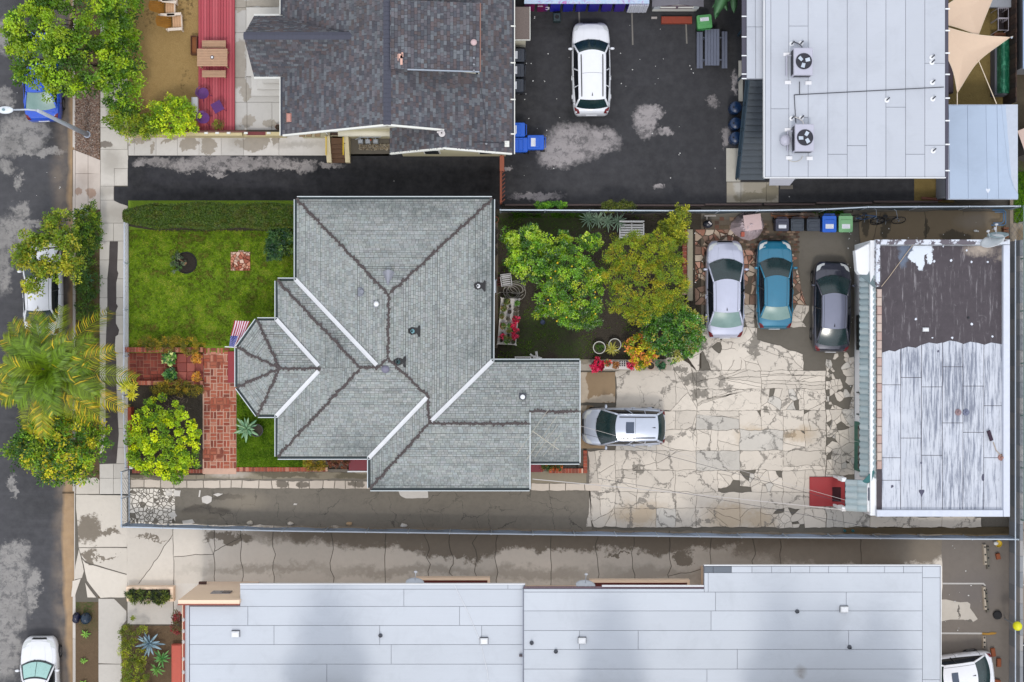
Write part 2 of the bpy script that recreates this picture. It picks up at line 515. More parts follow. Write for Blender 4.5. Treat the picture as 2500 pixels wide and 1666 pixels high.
# ------------------------------------------------------------------ ground sheets
def sheet(name,poly,z,mat,th=None,kind="structure",parent=None):
 m = MB();pts = pxpoly(poly,z)
 if th: m.prism(pts,z - th,z,.0,bottom=False)
 else:
  ar = sum(pts[i][0] * pts[(i + 1) % len(pts)][1] - pts[(i + 1) % len(pts)][0] * pts[i][1] for i in range(len(pts)))
  m.face([(x,y,z) for x,y in (pts if ar > 0 else pts[::-1])])
 return obj(name,m,mat,parent,kind=kind)
g = MB();g.face([(-400,-400,-.08),(400,-400,-.08),(400,400,-.08),(-400,400,-.08)])
obj("ground",g,M_ground,kind="structure")
sheet("street",rect(-1600,-1200,181,2900),0,M_street)
M_kerb = concrete("kerb_concrete",A(205,198,190))
kerb = sheet("kerb",rect(181,-600,184,2300),.11,M_kerb,.15)
KY = [y for y in range(-600,2300,120)]
pieces(kerb,"kerb_stone",[pxpoly(rect(177,a,184.5,b),.13) for a,b in zip(KY,KY[1:]) if not (365 <= a + 60 <= 520 or 1165 <= a + 60 <= 1460)],0,.135,[M_kerb],.004,.015)
verge = sheet("parkway_verge",rect(184,-600,246,2300),.115,M_verge,.12)
apron = sheet("driveway_apron",[(177,366),(246,392),(246,512),(177,512)],.12,M_bed,.12)
pieces(apron,"slab",[pxpoly(p,.14) for p in ([(178,366),(184,366),(184,512),(178,512)],[(184,367),(215,379),(215,424),(184,424)],[(215,379),(245,391),(245,425),(215,424)],rect(184,424,215,512),rect(215,424,245,512))],.1,.145,[M_apron],.006,.01)
# pavement
pave = sheet("pavement",rect(245,-600,312,1210),.12,M_bed,.12)
ys = list(range(-600,-10,46)) + [-14,32,78,124,170,216,262,312,365]
pol = [pxpoly(rect(245,a,312,b),.14) for a,b in zip(ys,ys[1:]) if a < 300 or True]
pol.append(pxpoly([(245,365),(313,365),(313,412),(279,412),(279,455),(245,455)],.14))
pol += [pxpoly(rect(279,412,312,454),.14),pxpoly(rect(245,455,278,489),.14),pxpoly([(245,489),(278,489),(312,503),(312,545),(245,545)],.14)]
ys = [545,589,635,681,727,770,816,862,908,954,1000,1046,1092,1132,1168,1207]
for a,b in zip(ys,ys[1:]):
 pol += [pxpoly(rect(243,a,277,b),.14),pxpoly(rect(277,a,313,b),.14)]
pieces(pave,"slab",pol,.1,.145,[M_conc],.006,.01,seed=3)
sheet("asphalt_patch",[(279,456),(312,456),(312,503),(292,497),(278,490)],.153,M_drive,parent=pave,kind=None)
st = [(268,590),(288,590),(286,660),(289,668),(284,690),(284,742),(288,748),(283,760),(283,790),(291,806),(288,818),(282,822),(280,850),(284,880),(284,940),(287,1010),(290,1060),(284,1132),(242,1134),(243,1110),(255,1100),(258,1040),(257,940),(258,850),(262,740),(262,680),(266,640),(267,605)]
sheet("asphalt_patch",st,.154,asphalt("trench_asphalt",A(72,65,64),A(120,110,104),specks=False),parent=pave,kind=None)
# driveway between hedge and dark roofed house
def rounded(x0,y0,x1,y1,r=14,n=5):
 out = []
 for cx,cy,a0 in ((x0 + r,y0 + r,180),(x1 - r,y0 + r,270),(x1 - r,y1 - r,0),(x0 + r,y1 - r,90)):
  out += [(cx + r * math.cos(math.radians(a0 + 90 * i / n)),cy + r * math.sin(math.radians(a0 + 90 * i / n))) for i in range(n + 1)]
 return out
sheet("black_driveway",[(312,392),(314,384),(322,379),(1224,375),(1224,510),(312,510)],.15,M_drive,.2)
sheet("asphalt_lot",[(1224,-400),(1902,-400),(1902,498),(1224,498)],.146,M_lot,.2)
sheet("asphalt_passage",rect(1902,425,2232,495),.15,M_lot,.2)
sheet("walk_bed",rect(312,330,950,381),.15,M_bed,.2)
walk = sheet("concrete_walk",rect(312,330,800,380.5),.17,M_bed,.1)
ex = [313,328,381,433,486,540,595,681,796]
pieces(walk,"slab",[pxpoly(rect(a,322,b,380),.2) for a,b in zip(ex,ex[1:])],.1,.2,[M_walk],.004,.012,seed=5)
sheet("dirt_yard",rect(312,-300,485,326),.3,M_yard,.35)
patio = sheet("patio",rect(571,-300,760,325),.27,M_bed,.3)
pol = [rect(573,-160,601,-80),rect(573,-80,601,19),rect(573,19,601,80),rect(573,80,601,190),rect(573,190,601,250),rect(573,250,603,318),rect(601,-160,760,-60),rect(601,-60,760,18),rect(601,18,760,188),rect(601,188,760,250),rect(603,250,664,318),rect(664,250,760,318)]
pieces(patio,"slab",[pxpoly(p,.3) for p in pol],.2,.3,[M_patio],.006,.012,seed=8)
# front garden
lawn = sheet("front_lawn",rect(313,490,735,862),.17,M_lawnsoil,.2)
sheet("garden_bed",rect(313,925,500,1160),.16,M_soil,.2)
sheet("side_lawn",rect(578,930,760,1150),.17,M_lawnsoil,.2)
# back garden
sheet("back_garden",rect(1205,508,1712,900),.12,M_soil,.2)
# driveway along the grey house
db = sheet("driveway_bed",[(312,1146),(1445,1146),(1445,1296),(312,1284)],.125,M_driveb,.2)
r = random.Random(11)
xs = [318]
while xs[-1] < 905: xs.append(xs[-1] + r.choice((24,27,29,33,40)))
M_pinkslab = concrete("pinkish_edging_concrete",A(221,208,193),[(690,1182,16,7),(740,1182,14,9),(870,1180,20,7)],A(110,102,90))
pol = []
for a,b in zip(xs,xs[1:]):
 pol.append(ragged(pxpoly([(a,1171 + .006 * (a - 318)),(b,1171 + .006 * (b - 318)),(b,1191 + .006 * (b - 318)),(a,1191 + .006 * (a - 318))],.15),.12,.03,21))
xs = [1296,1340,1380,1428,1470]
pol += [ragged(pxpoly(rect(a,1180,b,1199),.15),.12,.03,21) for a,b in zip(xs,xs[1:])]
pieces(db,"slab",pol,.1,.15,[M_pinkslab],.018,.008,seed=4)
M_wetslab = concrete("wet_edging_concrete",A(150,140,120),[(360,1158,60,8),(700,1160,80,8),(860,1160,40,10)],A(104,96,78),second=[(560,1158,46,9)],second_col=A(215,205,195))
xs = [318,420,478,500,560,640,750,905]
pieces(db,"slab",[ragged(pxpoly(rect(a,1152,b,1170),.15),.2,.03,5) for a,b in zip(xs,xs[1:])] + [pxpoly(p,.15) for p in (rect(1296,1150,1432,1180),)],.1,.145,[M_wetslab],.01,.008,seed=6)
# rubble end of that driveway
seeds = [(r.uniform(316,428),r.uniform(1193,1283)) for _ in range(150)]
sw = [tuple(P(x,y,.15)[:2]) for x,y in seeds]
cells = voronoi(sw,pxpoly(rect(316,1193,428,1282),.15))
cells = [c for c in cells if r.random() < .9]
M_rubble = concrete("broken_pale_concrete",A(246,238,226),mottling=.15)
pieces(db,"slab_fragment",[ragged(c,.1,.02,3,4) for c in cells],.1,.148,[M_rubble],.018,.006,seed=7,dz=.008,limit=120)
pol = [[(405,1196),(420,1196),(421,1210),(404,1211)],[(424,1196),(441,1197),(440,1212),(423,1212)],[(493,1214),(506,1210),(517,1214),(516,1226),(506,1231),(494,1227)],[(444,1272),(470,1268),(476,1277),(460,1281),(446,1280)],[(486,1197),(490,1197),(489,1214),(485,1214)],[(520,1208),(532,1204),(545,1206),(530,1213)],[(970,1194),(1044,1194),(1045,1216),(990,1218),(976,1210)],[(718,1229),(726,1230),(724,1234),(716,1234)],[(408,1255),(425,1250),(432,1260),(420,1268)]]
pieces(db,"slab_fragment",[ragged(pxpoly(p,.15),.1,.02,3,4) for p in pol],.1,.148,[concrete("white_fragment_concrete",A(226,220,212))],.004,.008)
# side driveway along the long white building
dc = sheet("side_driveway",[(150,1205),(312,1205),(312,1286),(2300,1316),(2300,1450),(240,1450),(240,1470),(183,1470),(183,1205)],.12,M_bed,.2)
def wig(x,seed,amp=9):
 return [(x + (vnoise(seed * 7.3 + k * .9,seed * 3.1) - .5) * 2 * amp * (k > 0),1278 + k * 18 + .0135 * (x - 310)) for k in range(10)]
B = [(310,0),(424,0),(523,0),(592,1),(668,1),(812,1),(941,0),(1042,1),(1101,1),(1160,1),(1210,1),(1345,0),(1457,1),(1546,1),(1636,1),(1736,0),(1838,1),(1905,0),(2102,0),(2300,0)]
bl = [wig(x,i + 1,9 if c else 0) for i,(x,c) in enumerate(B)]
pol = []
for i,(a,b) in enumerate(zip(bl,bl[1:])):
 p = a + b[::-1]
 pol.append(pxpoly(p,.14))
# crossing cracks in the first slabs
def split(poly,p,q):
 p,q = P(*p),P(*q)
 a,b = -(q.y - p.y),q.x - p.x
 c = a * p.x + b * p.y
 return [clip(poly,a,b,c),clip(poly,-a,-b,-c)]
out = []
for i,p in enumerate(pol):
 q = [p]
 if i == 0: q = [z for s in q for z in split(s,(345,1420),(400,1340))]
 if i == 1: q = [z for s in q for z in split(s,(424,1357),(523,1352))]
 if i == 2: q = [z for s in q for z in split(s,(523,1345),(592,1310))]
 if i == 14: q = [z for s in q for z in split(s,(1640,1405),(1736,1385))]
 out += [ragged(z,.2,.05,8) for z in q if len(z) > 2]
pieces(dc,"slab",out,.1,.145,[M_drivec],.014,.01,seed=2)
ap = [[(186,1166),(236,1166),(243,1172),(243,1207),(185,1207)],[(185,1207),(311,1210),(311,1337),(192,1337),(187,1270)],[(192,1337),(311,1338),(311,1403),(208,1372),(200,1362)],[(200,1364),(208,1374),(311,1404),(311,1460),(245,1461),(212,1418),(206,1395)],[(193,1340),(199,1364),(205,1395),(200,1412),(180,1416),(184,1380)],[(176,1418),(198,1412),(184,1458),(174,1458)],[(208,1422),(236,1460),(213,1460)]]
pieces(dc,"slab",[ragged(pxpoly(p,.14),.25,.02,4) for p in ap],.1,.145,[M_drivec],.014,.01,seed=9)
sw2 = sheet("lower_pavement",rect(240,1460,440,2300),.12,M_bed,.12)
pol = [[(240,1462),(279,1462),(309,1492),(309,1515),(297,1530),(297,1622),(240,1620)],rect(240,1622,298,1780),rect(240,1780,298,1900),rect(311,1466,423,1525),rect(311,1425,423,1466),[(424,1424),(500,1424),(450,1475),(450,1500),(424,1500)]]
pieces(sw2,"slab",[pxpoly(p,.14) for p in pol],.1,.145,[M_conc],.008,.01,seed=12)
sheet("front_bed",rect(298,1528,452,1900),.15,M_verge,.1)
# courtyard behind the grey house
court = sheet("courtyard",rect(1412,520,2105,1312),.10,M_bed,.2)
r = random.Random(5)
base = []      # (polygon px, seed spacing or None, chance a piece is missing)
def cells_of(poly,n,seed):
 q = random.Random(seed)
 x0,x1 = min(p[0] for p in poly),max(p[0] for p in poly);y0,y1 = min(p[1] for p in poly),max(p[1] for p in poly)
 s = [(q.uniform(x0,x1),q.uniform(y0,y1)) for _ in range(n)]
 return voronoi(s,poly)
def chords(poly,n,q):
 "break a slab along a few random chords"
 out = [poly]
 for _ in range(n):
  k = max(range(len(out)),key=lambda i: area2(out[i]));p = out.pop(k)
  i,j = q.sample(range(len(p)),2);a,b = p[i],p[(i + 1) % len(p)];c,d = p[j],p[(j + 1) % len(p)]
  t,s = q.uniform(.15,.85),q.uniform(.15,.85)
  u = (a[0] + (b[0] - a[0]) * t,a[1] + (b[1] - a[1]) * t);v = (c[0] + (d[0] - c[0]) * s,c[1] + (d[1] - c[1]) * s)
  A_,B_ = -(v[1] - u[1]),v[0] - u[0];C_ = A_ * u[0] + B_ * u[1]
  out += [z for z in (clip(p,A_,B_,C_),clip(p,-A_,-B_,-C_)) if len(z) > 2]
 return out
pol = []
GX = [1503,1555,1602,1649,1700,1752,1806,1858,1911,1964,2016]
GY = [1002,1050,1100,1149,1202,1242,1288]
used = set()
for j in range(len(GY) - 1):
 for i in range(len(GX) - 1):
  if (i,j) in used: continue
  w = 2 if (r.random() < .45 and i + 1 < len(GX) - 1 and (i + 1,j) not in used) else 1
  if w == 2: used.add((i + 1,j))
  if j < 2 and i < 2: continue          # below the parked car: larger slabs made next
  R = rect(GX[i],GY[j],GX[i + w],GY[j + 1])
  if r.random() < .42: pol += [(c,.03) for c in chords(R,r.randint(1,3),r)]
  elif r.random() < .13: pol += [(c,.12) for c in cells_of(R,8 * w,r.random())]
  else: pol.append((R,0))
pol += [(c,.04) for c in chords([(1436,1100),(1503,1100),(1503,1288),(1432,1288),(1440,1200)],9,r)]
pol += [(rect(1503,1002,1602,1100),0)]
pol += [(c,.0) for c in chords([(1503,905),(1660,868),(1700,905),(1700,1002),(1503,1002)],9,r)]
pol += [(c,.16) for c in cells_of([(1655,830),(1740,790),(1960,865),(1960,905),(1700,905)],30,9)]
pol += [(c,.0) for c in chords(rect(1700,905,1858,950),6,r) + chords(rect(1858,905,2016,950),6,r)]
pol += [(c,.0) for c in chords(rect(1700,950,1858,1002),4,r) + cells_of(rect(1858,950,1964,1002),14,4) + chords(rect(1964,950,2016,1002),1,r)]
pol += [(c,.22) for c in cells_of(rect(2017,862,2086,1000),62,12)] + [(c,.08) for c in cells_of(rect(2017,1000,2086,1160),40,13)]
pol += [(c,.3) for c in cells_of(rect(1700,745,1975,800),34,14)] + [(c,.1) for c in cells_of(rect(1700,800,1850,880),16,15)]
pol += [(rect(2017,1160,2060,1288),0),(rect(2060,1240,2125,1288),0),(rect(2125,1262,2220,1288),0),(rect(2220,1262,2300,1288),0),(rect(2300,1262,2396,1288),0)]
pol = [p for p,miss in pol if r.random() >= miss + (.10 if area2(p) < 500 else 0)]
pieces(court,"slab",[ragged(pxpoly(p,.14),.14,.05,6,2.6) for p in pol],.08,.142,[M_court] * 7 + [M_courtgrey],.007,.008,seed=3,limit=300)
pieces(court,"brown_slab",[ragged(pxpoly(p,.14),.3,.02,6) for p in (rect(1417,908,1503,984),rect(1417,1064,1482,1096),rect(1417,990,1450,1060))],.08,.142,[concrete("rusty_brown_slab_concrete",A(160,136,106),[(1420,950,12,60),(1460,975,50,8)],A(205,190,170))],.01,.008)
# red and tan flagstones between the parked cars
fl = sheet("flagstone_bed",[(1690,535),(1950,540),(1950,640),(1960,745),(1690,745)],.108,concrete("flagstone_mortar",A(104,92,78),mottling=.6))
FM = [concrete("flagstone_" + n,A(*c),mottling=.5) for n,c in (("salmon",(214,164,142)),("tan",(196,172,150)),("rust",(160,112,92)),("brown",(146,118,102)),("pale",(212,194,174)))]
fp = cells_of([(1696,600),(1946,620),(1946,655),(1968,745),(1696,745)],200,21) + cells_of(rect(1696,560,1800,600),30,22)
pieces(fl,"flagstone",[ragged(pxpoly(p,.14),.1,.02,7,4) for p in fp if r.random() < .92],.08,.14,FM,.02,.01,seed=8,dz=.008)
BR = [concrete("old_brick_" + n,A(*c),mottling=.6) for n,c in (("dark",(88,66,54)),("rust",(118,82,64)),("mossy",(98,84,64)),("pale",(150,124,104)))]
bp = []
for j in range(12):
 for i in range(14):
  x,y = 1800 + i * 10.6 + (j % 2) * 5,545 + j * 6.2
  if r.random() < .72: bp.append(rect(x,y,x + 9.6,y + 5.4))
for j in range(6):
 for i in range(5):
  if r.random() < .7: bp.append(rect(1745 + i * 12,530 + j * 10,1756 + i * 12,539 + j * 10))
pieces(fl,"brick",[ragged(pxpoly(p,.14),.1,.008,7,4) for p in bp],.08,.128,BR,.006,.006,seed=8,dz=.006)
# yard behind: brown slabs, south of the fence
nb = sheet("rear_passage",rect(2083,508,2468,600),.105,M_bed,.2)
pieces(nb,"slab",[ragged(pxpoly(p,.14),.25,.035,4) for p in ([(2096,520),(2150,518),(2128,600),(2100,600)],[(2150,518),(2258,514),(2262,600),(2128,600)],[(2258,514),(2352,514),(2360,600),(2262,600)],rect(2352,516,2456,600))],.08,.142,[M_brown],.012,.008,seed=8)
sheet("south_passage",[(2060,1288),(2464,1288),(2464,1320),(2060,1312)],.13,concrete("damp_ochre_concrete",A(92,78,54),mottling=.5),.2)
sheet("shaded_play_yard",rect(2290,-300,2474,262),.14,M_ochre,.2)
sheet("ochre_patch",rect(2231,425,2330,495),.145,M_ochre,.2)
# car park beside the long building
pk = sheet("rear_parking",rect(2180,1318,2470,2100),.13,M_park,.2)
sheet("concrete_patch",[(2250,1465),(2310,1464),(2328,1468),(2345,1471),(2362,1470),(2369,1475),(2368,1485),(2378,1498),(2387,1512),(2372,1521),(2352,1513),(2320,1513),(2300,1517),(2250,1516)],.137,concrete("pale_patch_concrete",A(200,193,182),[(2343,1490,3,14),(2365,1512,10,4)],A(90,84,78)),parent=pk,kind=None)
M_line = plain("worn_white_line",A(196,194,190),.8,vary=.3,scale=20)
for i,q in enumerate(([(2200,1423),(2402,1423.5),(2407,1430),(2404,1431),(2400,1427),(2200,1427)],[(2200,1544),(2398,1545),(2398,1549),(2200,1548)])):
 sheet("parking_line",q,.137,M_line,parent=pk,kind=None)
lot = bpy.data.objects["asphalt_lot"]
M_line2 = plain("dusty_parking_line",A(128,124,118),.85,vary=.35,scale=14)
for x0,y0,x1,y1 in ((1412,30,1415,62),(1541,30,1545,110),(1673,56,1677,107)):
 sheet("parking_line",[(x0,y0),(x0 + 3.6,y0),(x1 + 1.6,y1),(x1 - 2,y1)],.152,M_line2,parent=lot,kind=None)
# neighbour strip on the far right
et = sheet("neighbour_yard",rect(2466,480,2900,2000),.12,concrete("neighbour_concrete",A(150,138,122),[(2490,620,14,60),(2495,900,16,80)],A(120,104,80)),.2)
sheet("weedy_strip",rect(2474,-300,2900,545),.125,soil("weedy_soil",A(60,52,40),A(90,80,62),[(2486,480,30,60)],A(70,110,20)),.2)

# ------------------------------------------------------------------ shingled roofs
M_SH = None
def shingle_mat(name,rough,stains=(),stain_col=None):
 t = NT(name)
 c = t.attr("tint")
 f = t.noise(22,4,.65)
 c = t.mix(1.0,c,t.mr(f,.3,.7,.82,1.14),'MULTIPLY')
 c = t.mix(1.0,c,t.mr(t.noise(.7,3,.6),.3,.7,.93,1.06),'MULTIPLY')
 if stains:
  m = t.math('MULTIPLY',t.blobs(stains,.5,1.0,.7,.2),t.mr(t.noise(3.4,5,.7),.38,.62))
  c = t.mix(t.math('MULTIPLY',m,.75),c,stain_col)
 t.bump(f,.3,.01)
 return t.out(c,rough)
def face_basis(p):
 n = Vector((0,0,0))
 for i in range(len(p)):
  a,b = p[i],p[(i + 1) % len(p)]
  n += Vector(((a.y - b.y) * (a.z + b.z),(a.z - b.z) * (a.x + b.x),(a.x - b.x) * (a.y + b.y)))
 n.normalize()
 if n.z < 0: n = -n
 u = (p[1] - p[0]);u.z = 0;u = (u - n * u.dot(n)).normalized()
 v = n.cross(u)
 if v.z < 0: u,v = -u,-v
 return p[0],u,v,n
def shingles(mb,p,row,wr,tint,rnd,th=.03,butt=.28,singles=None,eave=None,gap=.020):
 more = [[Vector(q) for q in z] for z in (p[1:] if isinstance(p[0],list) else [])]
 p = [Vector(q) for q in (p[0] if isinstance(p[0],list) else p)]
 o,u,v,n = face_basis(p)
 if eave:
  u = eave[1] - eave[0];u = (u - n * u.dot(n)).normalized();v = n.cross(u)
  if v.z < 0: u,v = -u,-v
  o = eave[0] - n * (eave[0] - p[0]).dot(n)
 hps = [];alluv = []
 for z in [p] + more:
  uv = [((q - o).dot(u),(q - o).dot(v)) for q in z]
  ar = sum(uv[i][0] * uv[(i + 1) % len(uv)][1] - uv[(i + 1) % len(uv)][0] * uv[i][1] for i in range(len(uv)))
  if ar < 0: uv = uv[::-1]
  alluv += uv
  hps.append([(b[1] - a[1],-(b[0] - a[0]),(b[1] - a[1]) * a[0] - (b[0] - a[0]) * a[1]) for a,b in zip(uv,uv[1:] + uv[:1])])
 uv = alluv
 u0,u1 = min(q[0] for q in uv),max(q[0] for q in uv)
 v1 = max(q[1] for q in uv)
 k = int(max(0,min(q[1] for q in uv) // row))
 while k * row < v1:
  va,vb = k * row,k * row + row * 1.02
  gp = gap * rnd.uniform(.6,1.5)
  x = u0 - rnd.uniform(0,wr[1])
  while x < u1:
   w = rnd.uniform(*wr)
   q = [(x + .005,va + gp),(x + w - .005,va + gp),(x + w - .005,vb),(x + .005,vb)]
   x += w
   col = tint(rnd)
   tl = th * rnd.uniform(.7,1.25)
   q0 = q
   for hp in hps:
    q = q0;full = True
    for h in hp:
     if any(h[0] * s[0] + h[1] * s[1] > h[2] for s in q):
      q = clip(q,*h);full = False
      if len(q) < 3: break
    if len(q) < 3: continue
    if full and singles is not None and len(singles) < 300 and rnd.random() < .12:
     singles.append((o + u * q[0][0] + v * q[0][1],u,v,n,w - .01,vb - q[0][1],col));break
    pts = [o + u * s[0] + v * s[1] + n * (tl * (1 - .8 * min(1,(s[1] - va) / row))) for s in q]
    mb.face(pts,col)
    for i in range(len(q)):
     j = (i + 1) % len(q)
     if abs(q[i][1] - va - gp) < 1e-5 and abs(q[j][1] - va - gp) < 1e-5 and abs(q[i][0] - q[j][0]) > .01:
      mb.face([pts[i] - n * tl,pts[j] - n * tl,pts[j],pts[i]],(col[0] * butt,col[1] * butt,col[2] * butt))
  k += 1
_shm = {}
def single_shingles(parent,singles,mat,key):
 bank = []
 for k,s in enumerate(singles):
  if k < 10:
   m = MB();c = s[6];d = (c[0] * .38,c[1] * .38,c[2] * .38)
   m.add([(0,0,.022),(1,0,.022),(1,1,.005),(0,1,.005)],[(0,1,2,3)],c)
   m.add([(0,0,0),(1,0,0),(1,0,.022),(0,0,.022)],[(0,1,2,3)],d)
   me = m.mesh("shingle");me.materials.append(mat);bank.append(me)
  o = bpy.data.objects.new("shingle",bank[k % len(bank)])
  COL.objects.link(o)
  R = Matrix((( s[1].x,s[2].x,s[3].x),(s[1].y,s[2].y,s[3].y),(s[1].z,s[2].z,s[3].z)))
  o.location = s[0];o.rotation_euler = R.to_euler();o.scale = (s[4],s[5],1)
  o.parent = parent;o.matrix_parent_inverse = wm(parent).inverted()
def deck(mb,p,down=.03):
 p = [Vector(q) for q in p]
 o,u,v,n = face_basis(p)
 m = MB();m.face([q - n * down for q in p])
 a = m.v
 nn = Vector((0,0,0))
 for i in range(len(a)):
  x,y = Vector(a[i]),Vector(a[(i + 1) % len(a)])
  nn += x.cross(y)
 if nn.z < 0: a = a[::-1]
 mb.face(a)
def strip(mb,p,q,w,h,lift,fold=0.0):
 "a flat bar lying along a roof line"
 p,q = Vector(p),Vector(q)
 d = (q - p).normalized();s = Vector((d.y,-d.x,0)).normalized();up = s.cross(d);up = up if up.z > 0 else -up
 a = [(-w / 2,0),(w / 2,0),(w / 2,h),(0,h - fold),(-w / 2,h)]
 vs = [b + s * x + up * (z + lift) for b in (p,q) for x,z in a]
 mb.add(vs,[(i,(i + 1) % 5,5 + (i + 1) % 5,5 + i) for i in range(5)] + [(4,3,2,1,0),(5,6,7,8,9)])

# ------------------------------------------------------------------ grey shingled house in the middle
def grey_house():
 H = thing("shingled_house","single storey house under a large grey hipped shingle roof with an octagonal porch end","house",P(950,840,.1))
 ZE = 3.3
 z = dict(A=ZE,B=ZE,C=ZE,D=ZE,E=ZE,F=ZE,G=ZE,H=ZE,I=ZE,J=ZE,K=ZE,L=ZE,M=ZE,O=ZE,Q=ZE,R=ZE,S=ZE,T=ZE,N=5.45,U=5.45,V=5.16,W=5.14,X=4.72,Y=4.78,Y2=4.78,Z=4.27,a=4.28,d1=ZE,e1=4.42,e2=4.42)
 xy = dict(A=(725,487),B=(1201,487),C=(1199,884),D=(1415,884),E=(1415,1127),F=(1293,1127),G=(1293,1192),H=(904,1192),I=(904,1115),J=(678,1115),K=(678,1013),L=(630,1013),M=(580,945),O=(580,850),Q=(628,783),R=(678,783),S=(678,686),T=(725,686),
    N=(949,720),U=(947,875),V=(925,897),W=(880,899),X=(1045,968),Y=(1047,1034),Y2=(1293,1035),Z=(784,900),a=(683,900),d1=(1293,884),e1=(1293,1005),e2=(1415,1005))
 v = {k: P(xy[k][0],xy[k][1],z[k]) for k in xy}
 k_ = (5.45 - ZE) / (v["B"].x - v["N"].x)
 for q in "XYU":           # bring the shared hip points onto the plane of the long east slope
  for _ in range(6): v[q] = P(*xy[q],ZE + k_ * (v["B"].x - v[q].x))
 k2 = (v["X"].z - ZE) / (v["X"].y - v["J"].y)
 for q in "WV":
  for _ in range(6): v[q] = P(*xy[q],ZE + k2 * (v[q].y - v["J"].y))
 v["Y2"] = P(*xy["Y2"],v["Y"].z)
 faces = ["ABN","BCYX",["B","X","U","N"],["C","d1","Y2","Y"],["d1","D","e2","e1"],["H","G","Y2","Y"],["I","H","Y","X"],"JIXW","WXV","VXU","SRZW","KJWZ","TSWV","ATVUN","RQaZ","QOa","OMa","MLa","LKZa",["F","E","e2","e1"]]
 dirs = {1: "BC",2: "BC",8: "JI",9: "JI",10: "SR",13: "AT",18: "LK",11: "KJ"}
 r = random.Random(4)
 roof = MB();field = MB();singles = []
 g0 = A(160,166,165)
 def tint(q):
  f = q.choice((.8,.9,.96,1.0,1.04,1.1)) * q.uniform(.95,1.05)
  return (g0[0] * f * q.uniform(.97,1.05),g0[1] * f,g0[2] * f * q.uniform(.96,1.03))
 for i,f in enumerate(faces):
  p = [v[k] for k in f]
  if i in dirs:         # make the first two points the eave direction
   e = dirs[i]
   q0,q1 = v[e[0]],v[e[1]]
   while (p[0] - q0).length > 1e-6 and e[0] in f: p = p[1:] + p[:1]
   if e[1] in f and (p[1] - q1).length > 1e-6: p = [p[0]] + p[1:][::-1]
  deck(roof,p)
  if i == 2: continue
  if i == 1: shingles(field,[p,[v[k] for k in faces[2]]],.118,(.13,.27),tint,r,singles=singles,eave=(v['B'],v['C']));continue
  if i in (8,9): continue
  if i == 7: shingles(field,[p,[v[k] for k in faces[8]],[v[k] for k in faces[9]]],.118,(.13,.27),tint,r,singles=singles,eave=(v['J'],v['I']))
  else:
   shingles(field,p,.118,(.13,.27),tint,r,singles=singles)
 M = shingle_mat("grey_shingle",.85,[(900,515,130,24),(1050,530,90,22),(1180,700,24,140),(1150,850,40,40),(885,1085,60,34),(960,1165,120,26),(740,660,24,30),(1150,1180,120,14),(840,850,30,60),(700,740,14,40),(1340,1110,70,18)],A(104,112,112))
 mdeck = plain("roof_felt",A(70,76,76),.9)
 ro = obj("roof",roof,mdeck,H)
 obj("shingle_field",field,M,ro,kind="stuff")
 single_shingles(ro,singles,M,"g")
 # rough dark caps along the hips and ridges
 Mc = plain("dark_ridge_cap",A(84,76,76),.9,vary=.3,scale=9)
 lines = ["AN","BN","NU","UX","XY",["H","Y"],["Y","Y2"],"SW","JW","WV","VU","Oa","Qa","Ma","La","aZ",["e1","e2"]]
 for f in lines:
  p,q = v[f[0]],v[f[1]]
  d = q - p;L = d.length;d.normalize()
  s = Vector((d.y,-d.x,0)).normalized();up = s.cross(d);up = up if up.z > 0 else -up
  m = MB();strip(m,p,q,.06,.03,.012)
  x = .05
  while x < L - .05:
   w = r.uniform(.085,.145);yaw = r.uniform(-.7,.7);off = r.uniform(-.045,.045)
   c = p + d * x + s * off + up * .045
   a = d * math.cos(yaw) + s * math.sin(yaw);b = up.cross(a)
   hh = r.uniform(.02,.05)
   vs = [c - a * w * .6 - b * w * .7,c + a * w * .5 - b * w * .35,c + a * w * .5 + b * w * .35,c - a * w * .6 + b * w * .7]
   top = [c - a * w * .5 + up * hh,c + a * w * .4 + up * hh * .4]
   m.add(vs + top,[(0,1,5,4),(3,4,5,2),(0,4,3),(1,2,5)])
   x += w * r.uniform(.9,1.35)
  obj("ridge_cap",m,Mc,ro)
 Mw = plain("white_flashing",A(226,228,232),.5,vary=.14,scale=3)
 for p,q in (("T","V"),("R","Z"),("K","Z"),("I","X"),("C","Y")):
  m = MB();a,b = v[p],v[q];d = (b - a).normalized()
  e = b - d * (.12 if q != "X" else .05)
  if p in "RK": e = b - d * .15
  strip(m,a - d * .05,e,.19,.06,.05,.03)
  obj("valley_flashing",m,Mw,ro)
 # gutters
 Mg = plain("teal_gutter",A(44,62,66),.5);Ml = plain("white_gutter_lip",A(214,222,226),.5)
 ring = "ABCDEFGHIJKLMOQRST"
 ctr = Vector((0,0,0))
 for i in range(len(ring)):
  a,b = ring[i],ring[(i + 1) % len(ring)]
  if a + b in ("DE","FG"):
   m = MB();p,q = v[a],v[b]
   mid = P(1415,1005,4.42) if a == "D" else None
   continue
  p,q = v[a],v[b]
  d = (q - p);L = d.length;d.normalize();s = Vector((d.y,-d.x,0))       # ring runs clockwise seen from above: outward is left
  s = -s
  m = MB()
  for x0,x1,z0,z1 in ((.0,.11,-.12,-.09),(.0,.012,-.12,-.01)):
   vs = [c + s * x + Vector((0,0,zz)) for c in (p,q) for x,zz in ((x0,z0),(x1,z0),(x1,z1),(x0,z1))]
   m.add(vs,[(0,1,5,4),(1,2,6,5),(2,3,7,6),(3,0,4,7),(3,2,1,0),(4,5,6,7)])
  go = obj("gutter",m,Mg,ro)
  m = MB()
  p2,q2 = p - d * .0,q + d * .0
  vs = [c + s * x + Vector((0,0,zz)) for c in (p2,q2) for x,zz in ((.11,-.12),(.145,-.12),(.145,.02),(.11,.02))]
